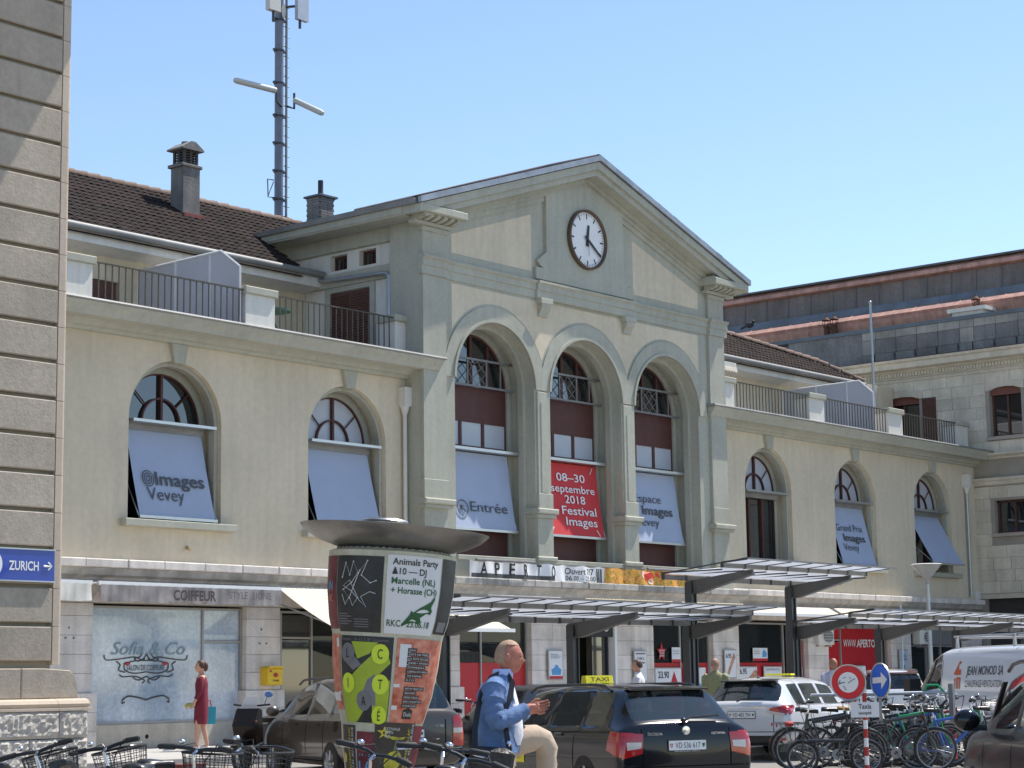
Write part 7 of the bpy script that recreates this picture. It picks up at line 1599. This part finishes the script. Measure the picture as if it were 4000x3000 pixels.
def person(label, loc, yaw, H=1.75, shirt=white, trousers=M('dark_trousers', (.03, .03, .04), .9), shoes=plast, hair=hair_b, skin=skin_m, arms=None, sleeve='short', look=0, dress=None, bun=False, bald=False, width=1.0, stride=.06):
    k = H/1.75; o = thing('person', label, 'person', loc, yaw); V = Vector
    sh = .185*width; A = arms or [((.02, .24, 1.16), (.10, .24, .92)), ((.02, -.24, 1.16), (.10, -.24, .92))]
    js = [((0, 0, .95), (.13, .10)), ((0, 0, 1.20), (.12, .10)), ((0, 0, 1.40), (.13, .09)), ((.005, 0, 1.50), .055), ((.015, 0, 1.58), .05)]; es = [(0, 1), (1, 2), (2, 3), (3, 4)]
    for s_, (el, wr) in zip((1, -1), A):
        i = len(js); js += [((0, s_*sh, 1.40), .055), (el, .042), (wr, .030)]; es += [(2, i), (i, i+1), (i+1, i+2)]
        dd = V(wr) - V(el); hand_into(js, es, i + 2, wr, dd, V((1, 0, 0)) if abs(dd.normalized().x) < .8 else V((0, 0, 1)), .4)
    for s_, st_ in ((1, stride), (-1, -stride)):
        i = len(js); js += [((0, s_*.09, .90), .085), ((st_*.5 + .02, s_*.095, .49), .060), ((st_ - .02, s_*.10, .09), .040), ((st_ + .12, s_*.105, .045), .035)]; es += [(0, i), (i, i+1), (i+1, i+2), (i+2, i+3)]
    me = skin_mesh(js, es); mb = MB(); mb.add([tuple(v.co) for v in me.vertices], [tuple(p.vertices) for p in me.polygons], 0, True); bpy.data.meshes.remove(me)
    R = Matrix.Rotation(look, 3, 'Z'); hc = (.025, 0, 1.645)
    head_into(mb, hc, R); mb.v = [(x*k, y*k, z*k) for x, y, z in mb.v]; mb.build('body', skin, o, local=True)
    sc_ = lambda m_: setattr(m_, 'v', [(x*k, y*k, z*k) for x, y, z in m_.v])
    def clothe(n, m_, mat): sc_(m_); m_.build(n, mat, o, local=True)
    if dress:
        m_ = MB(); loft(m_, [((.01, 0, .52), .13, .17, 0), ((.01, 0, .62), .14, .18, 0), ((0, 0, .95), .135, .19, 0), ((0, 0, 1.08), .12, .165, 0), ((0, 0, 1.30), .13, .19, 0), ((0, 0, 1.42), .10, .19, 0), ((0, 0, 1.47), .06, .09, 0)])
        for s_, (el, wr) in zip((1, -1), A): m_.tube([(0, s_*(sh - .03), 1.42), (0, s_*(sh + .01), 1.38), el, V(el)*.25 + V(wr)*.75], .06, 10, rs=[.055, .065, .055, .048])
        clothe('dress', m_, dress)
        m_ = MB().tube([(.10, .04, 1.46), (.135, .0, 1.22)], .014, 5).ball((.10, 0, 1.36), .045, 8, sc=(.5, .8, 1.9)); clothe('shirt_front', m_, white)
    else:
        m_ = MB(); loft(m_, [((0, 0, .86), .13, .18*width, 0), ((0, 0, .95), .135, .185*width, 0), ((0, 0, 1.10), .13, .175*width, 0), ((0, 0, 1.30), .135, .20*width, 0), ((0, 0, 1.42), .11, .20*width, 0), ((0, 0, 1.48), .07, .11, 0), ((.01, 0, 1.52), .06, .065, 0)])
        for s_, (el, wr) in zip((1, -1), A):
            e2 = V(el)*.85 + V((0, s_*sh, 1.4))*.15
            m_.tube([(0, s_*(sh - .04), 1.43), (0, s_*(sh + .015), 1.39), e2] + ([V(wr)*.95 + V(el)*.05] if sleeve == 'long' else []), .06, 10, rs=[.06, .068, .060] + ([.045] if sleeve == 'long' else []))
        clothe('shirt', m_, shirt)
        m_ = MB()
        loft(m_, [((0, 0, .82), .12, .165, 0), ((0, 0, .98), .125, .17, 0), ((0, 0, 1.0), .12, .165, 0)])
        for s_, st_ in ((1, stride), (-1, -stride)): m_.tube([(0, s_*.085, .94), (.0, s_*.09, .82), (st_*.5 + .02, s_*.095, .49), (st_ - .01, s_*.10, .12)], .08, 12, rs=[.085, .098, .078, .065])
        clothe('trousers', m_, trousers)
    m_ = MB()
    for s_, st_ in ((1, stride), (-1, -stride)): m_.ball((st_ + .05, s_*.102, .045), .05, 8, sc=(2.5, .9, .9))
    clothe('shoes', m_, shoes)
    k0 = k; hcs = tuple(c*k for c in hc)
    hair_cap(o, hcs, R, hair, k, bun=bun, bald=bald, low=-.3); face_bits(o, hcs, R, k)
    return o
face_l = HEAD + PI/2 - .15   # facing image left
wm = M('maroon_cloth', (.16, .012, .03), .85, var=.1, scale=6)
person('woman in a maroon dress with brown hair up, walking past the hairdresser', (26.45, -2.28, .28), face_l + .25, 1.72, dress=wm, shoes=white, bun=True, stride=.10, arms=[((.02, .22, 1.16), (.12, .20, .96)), ((-.06, -.24, 1.14), (-.08, -.26, .90))])
c = Matrix.Rotation(face_l + .25, 3, 'Z'); hp = Vector((26.45, -2.28, .28)) + c @ Vector((-.10, -.30, .50))
bgm = thing('shopping_bag', 'teal paper shopping bag with red handle held by the woman in maroon', 'bag', tuple(hp), face_l + .5)
MB().prism([(-.15, 0), (.15, 0), (.16, .34), (-.16, .34)], -.06, .06).build('bag_body', M('teal_paper', (.02, .30, .38), .6, var=.05), bgm, local=True); MB().tube([(-.08, 0, .34), (-.05, 0, .46), (.05, 0, .46), (.08, 0, .34)], .014, 6).build('handle', M('red_handle', (.45, .02, .04), .6), bgm, local=True); MB().box(.155, .19, -.05, .05, .05, .33).build('side_gusset', white, bgm, local=True)
pq = Vector((26.45, -2.28, .28)) + c @ Vector((.22, .2, .86))
bb_ = MB().tube([pq + Vector((-.09, .0, 0)), pq + Vector((.02, -.02, .03)), pq + Vector((.12, -.04, .02))], .04, 8, rs=[.05, .04, .015]); tag(bb_.build('flower_bunch', M('yellow_green_wrap', (.42, .38, .12), .7, var=.5, scale=30)), 'small yellow bunch held out by the woman in maroon', 'bouquet')
person('young man in white t-shirt with dark beard, walking left past the pillar', (33.58, -7.62, .13), face_l, 1.78, shirt=M('tshirt_white', (.70, .70, .72), .8, var=.04), look=.2)
gr = M('green_check_shirt', (.27, .27, .14), .85, var=.25, scale=30)
person('balding man in green checked shirt seen from behind left of the white car', (35.01, -8.54, .12), HEAD - .5, 1.80, shirt=gr, hair=hair_g, bald=True, width=1.15, arms=[((.05, .27, 1.16), (.22, .15, 1.05)), ((.05, -.27, 1.16), (.22, -.15, 1.05))])
person('bald tanned man in pale shirt reading papers behind the no-entry disc', (38.34, -9.38, .11), HEAD + PI + .25, 1.80, shirt=M('pale_lilac_shirt', (.50, .50, .62), .8, var=.08), skin=skin_t, hair=skin_t, bald=True, width=1.1, sleeve='short', look=.2, arms=[((.08, .26, 1.18), (.30, .10, 1.18)), ((.08, -.26, 1.18), (.28, -.12, 1.12))])
pp_ = MB().add([(37.95, -9.75, 1.42), (38.12, -9.98, 1.40), (38.15, -9.95, 1.62), (37.98, -9.72, 1.65), (37.90, -9.80, 1.50)], [(0, 1, 2, 3), (0, 3, 4)]); tag(pp_.build('papers', white), 'crumpled white papers held by the bald man behind the signs', 'papers')
# --- man in the blue blazer (own pose): +X = image right, raised right leg
mx, my = 11.29, -22.86; faceR = HEAD - PI/2 + .02
MN = thing('person', 'man in blue blazer and beige trousers reading his phone with one foot up', 'person', (mx, my, 0), faceR + .0)
V = Vector
js = [((-.04, 0, 1.03), (.11, .09)), ((-.05, 0, 1.25), (.13, .11)), ((-.06, 0, 1.44), (.14, .10)), ((-.02, 0, 1.53), .062), ((.0, 0, 1.60), .058)]; es = [(0, 1), (1, 2), (2, 3), (3, 4)]
i = len(js); js += [((-.08, -.20, 1.46), .058), ((-.07, -.27, 1.235), .048), ((.155, -.14, 1.315), .030)]; es += [(2, i), (i, i+1), (i+1, i+2)]; hand_into(js, es, i+2, js[i+2][0], (1, .25, .12), (-.1, .3, 1), .55)
i = len(js); js += [((-.05, .20, 1.46), .058), ((.02, .27, 1.235), .048), ((.16, .10, 1.29), .030)]; es += [(2, i), (i, i+1), (i+1, i+2)]; hand_into(js, es, i+2, js[i+2][0], (.9, -.3, .1), (0, .3, 1), .55)
i = len(js); js += [((-.02, .10, 1.0), .07), ((.26, .22, 1.06), .05), ((.30, .24, .74), .042), ((.28, .24, .68), .042), ((.42, .26, .64), .035)]; es += [(0, i), (i, i+1), (i+1, i+2), (i+2, i+3), (i+3, i+4)]
i = len(js); js += [((-.05, -.10, .95), .07), ((-.05, -.11, .50), .05), ((-.09, -.11, .09), .042), ((.06, -.12, .04), .036)]; es += [(0, i), (i, i+1), (i+1, i+2), (i+2, i+3)]
me = skin_mesh(js, es); mb = MB(); mb.add([tuple(v.co) for v in me.vertices], [tuple(p.vertices) for p in me.polygons], 0, True)
hd = Matrix.Rotation(-.06, 3, 'Z') @ Matrix.Rotation(.10, 3, 'Y'); hc = (.030, 0, 1.685)
head_into(mb, hc, hd, .99); mb.build('body', M('sunburnt_skin', (.44, .165, .105), .5, var=.18, scale=25), MN, local=True)
hair_cap(MN, hc, hd, hair_g, .99, front=-.55, low=-.40, puff=.003); face_bits(MN, hc, hd, .99, hair_g)
blz = M('blue_blazer_cloth', (.105, .175, .33), .9, var=.2, scale=10, bump=.9, bscale=14)
jk = MB()
rr = random.Random(2)
def wr_(n, a): return 1 + .045*math.sin(a*3 + n*1.7) + .03*math.sin(a*7 + n*2.9)
def loftw(mb, rings, n=36):
    vs = []
    for q, (c, rx, ry, yw) in enumerate(rings):
        for k in range(n):
            a = 2*PI*k/n; f = wr_(q*.6, a); x, y = rx*f*math.cos(a), ry*f*math.sin(a); vs.append((c[0] + x, c[1] + y, c[2] + .006*math.sin(a*5 + q)))
    mb.add(vs, [(j*n+k, j*n+(k+1) % n, (j+1)*n+(k+1) % n, (j+1)*n+k) for j in range(len(rings)-1) for k in range(n)], 0, True)
loftw(jk, [((-.055, 0, 1.00), .150, .215, 0), ((-.055, 0, 1.03), .148, .215, 0), ((-.06, 0, 1.10), .145, .205, 0), ((-.06, 0, 1.18), .142, .195, 0), ((-.06, 0, 1.26), .142, .197, 0), ((-.065, 0, 1.34), .142, .205, 0), ((-.07, 0, 1.42), .135, .215, 0), ((-.065, 0, 1.48), .115, .200, 0), ((-.045, 0, 1.525), .085, .13, 0), ((-.03, 0, 1.555), .075, .085, 0)])
def sleeve(pts, rs):
    P_ = []; Rr = []
    for a, b, ra, rb in zip(pts, pts[1:], rs, rs[1:]):
        for t in (0, .2, .4, .6, .8): P_.append(V(a).lerp(V(b), t)); Rr.append((ra + (rb-ra)*t)*(1 + .09*math.sin(len(P_)*2.3)))
    P_.append(V(pts[-1])); Rr.append(rs[-1]); jk.tube(P_, .05, 16, rs=Rr)
sleeve([(-.065, -.13, 1.48), (-.085, -.215, 1.45), (-.095, -.262, 1.33), (-.075, -.28, 1.225), (.03, -.225, 1.255), (.145, -.15, 1.31)], [.07, .085, .075, .070, .062, .048])
sleeve([(-.04, .13, 1.48), (-.05, .215, 1.45), (-.02, .25, 1.33), (.02, .28, 1.225), (.09, .20, 1.255), (.15, .12, 1.285)], [.07, .085, .075, .070, .062, .048])
jk.build('blazer', blz, MN, local=True)
lp_ = MB()
for s_ in (-1, 1): lp_.add([(.045, s_*.02, 1.545), (-.01, s_*.085, 1.545), (.055, s_*.11, 1.40), (.094, s_*.035, 1.26)], [(0, 1, 2, 3)])
lp_.build('lapels', blz, MN, local=True)
cl = MB(); cl.lathe([(.072, 1.535), (.078, 1.56), (.068, 1.60), (.064, 1.60)], (-.018, 0, 0), 20); cl.build('shirt_collar', M('pale_blue_cloth', (.40, .50, .78), .8, var=.04), MN, local=True)
stf_ = MB(); loft(stf_, [((.0, 0, 1.05), .105, .12, 0), ((.01, 0, 1.12), .118, .13, 0), ((.012, 0, 1.22), .112, .13, 0), ((.0, 0, 1.34), .10, .12, 0), ((-.01, 0, 1.48), .075, .09, 0), ((-.005, 0, 1.545), .06, .06, 0)])
stf_.build('shirt', M('white_shirt_cloth', (.72, .72, .78), .8, var=.05, bump=.3), MN, local=True)
beige = M('beige_chinos', (.46, .36, .27), .85, var=.06, scale=8, bump=.3, bscale=18)
tr = MB(); loft(tr, [((-.05, 0, .90), .12, .17, 0), ((-.05, 0, 1.02), .128, .175, 0), ((-.04, 0, 1.10), .125, .17, 0)])
tr.tube([(-.06, .08, 1.03), (.02, .12, 1.06), (.12, .16, 1.085), (.22, .205, 1.095), (.275, .225, 1.075), (.305, .235, 1.01), (.30, .24, .95), (.303, .24, .90), (.30, .24, .84), (.305, .24, .76)], .1, 18, rs=[.105, .118, .106, .097, .086, .084, .074, .078, .071, .072])
tr.tube([(-.05, -.09, 1.0), (-.05, -.10, .82), (-.05, -.11, .50), (-.085, -.11, .12)], .09, 16, rs=[.11, .105, .082, .070]); tr.build('trousers', beige, MN, local=True)
MB().ball((.40, .25, .655), .05, 8, sc=(2.6, .9, .9)).ball((.0, -.115, .045), .05, 8, sc=(2.7, .95, .9)).build('shoes', M('brown_leather', (.08, .035, .02), .4), MN, local=True)
Mw = Matrix.Translation((mx, my, 0)) @ Matrix.Rotation(faceR, 4, 'Z')
bgo = thing('shoulder_bag', 'black leather shoulder bag hanging behind the hip of the man in the blazer', 'bag', (mx, my, .8), faceR)
mbq = MB().prism([(-.26, -.02), (.02, -.04), (.06, .20), (.0, .24), (-.22, .26), (-.28, .16)], -.36, -.25, bev=.03); mbq.build('bag_body', M('black_leather', (.018, .016, .018), .35, var=.3, scale=10, bump=.4, bscale=20), bgo, local=True)
MB().prism([(-.24, .08), (.03, .06), (.05, .21), (-.21, .25)], -.385, -.36, bev=.015).build('flap', MT['black_leather'], bgo, local=True)
stp = MB()
def strap(pts, w_):
    pts = [V(p) for p in pts]; vs = []
    for i, p in enumerate(pts):
        d = (pts[min(i+1, len(pts)-1)] - pts[max(i-1, 0)]).normalized(); s_ = d.cross(V((0, -1, 0))).normalized()*w_
        if s_.length < 1e-4: s_ = V((w_, 0, 0))
        vs += [p - s_, p + s_]
    stp.add(vs, [(2*i, 2*i+1, 2*i+3, 2*i+2) for i in range(len(pts)-1)], 0, True)
strap([(.02, -.30, .22), (.0, -.24, .34), (-.01, -.225, .50), (.035, -.17, .60), (.05, -.10, .70), (.01, -.06, .765)], .020)
strap([(-.23, -.30, .24), (-.225, -.24, .36), (-.20, -.20, .52), (-.17, -.16, .64), (-.10, -.10, .74), (-.02, -.06, .775)], .020)
stp.build('strap', plast, bgo, local=True); MB().lathe([(.010, -.02), (.018, 0), (.010, .02)], (.015, -.29, .27), 8).build('buckle', silver, bgo, local=True)
ph = thing('phone', 'black smartphone in a flip case held by the man in the blazer', 'phone', tuple(Mw @ V((.345, -.12, 1.30))), faceR)
q = MB(); q.box(-.006, .006, -.045, .045, -.085, .085); q.v = [tuple(Matrix.Rotation(.75, 3, 'Y') @ V(v)) for v in q.v]; q.build('case', plast, ph, local=True)
q = MB(); q.box(-.0075, -.0055, -.035, .035, -.068, .068); q.v = [tuple(Matrix.Rotation(.75, 3, 'Y') @ V(v)) for v in q.v]; q.build('screen', gls_d, ph, local=True)
bpos = Mw @ V((.40, .25, 0)); sb_ = MB().box(-.22, .22, -.22, .22, 0, .58).box(-.25, .25, -.25, .25, .58, .605); o_ = tag(sb_.build('stone_bollard', pale), 'low pale stone block under the raised foot of the man in the blazer', 'stone block'); o_.location = (bpos.x, bpos.y, 0); o_.rotation_euler.z = faceR
print('objects', len(bpy.data.objects))
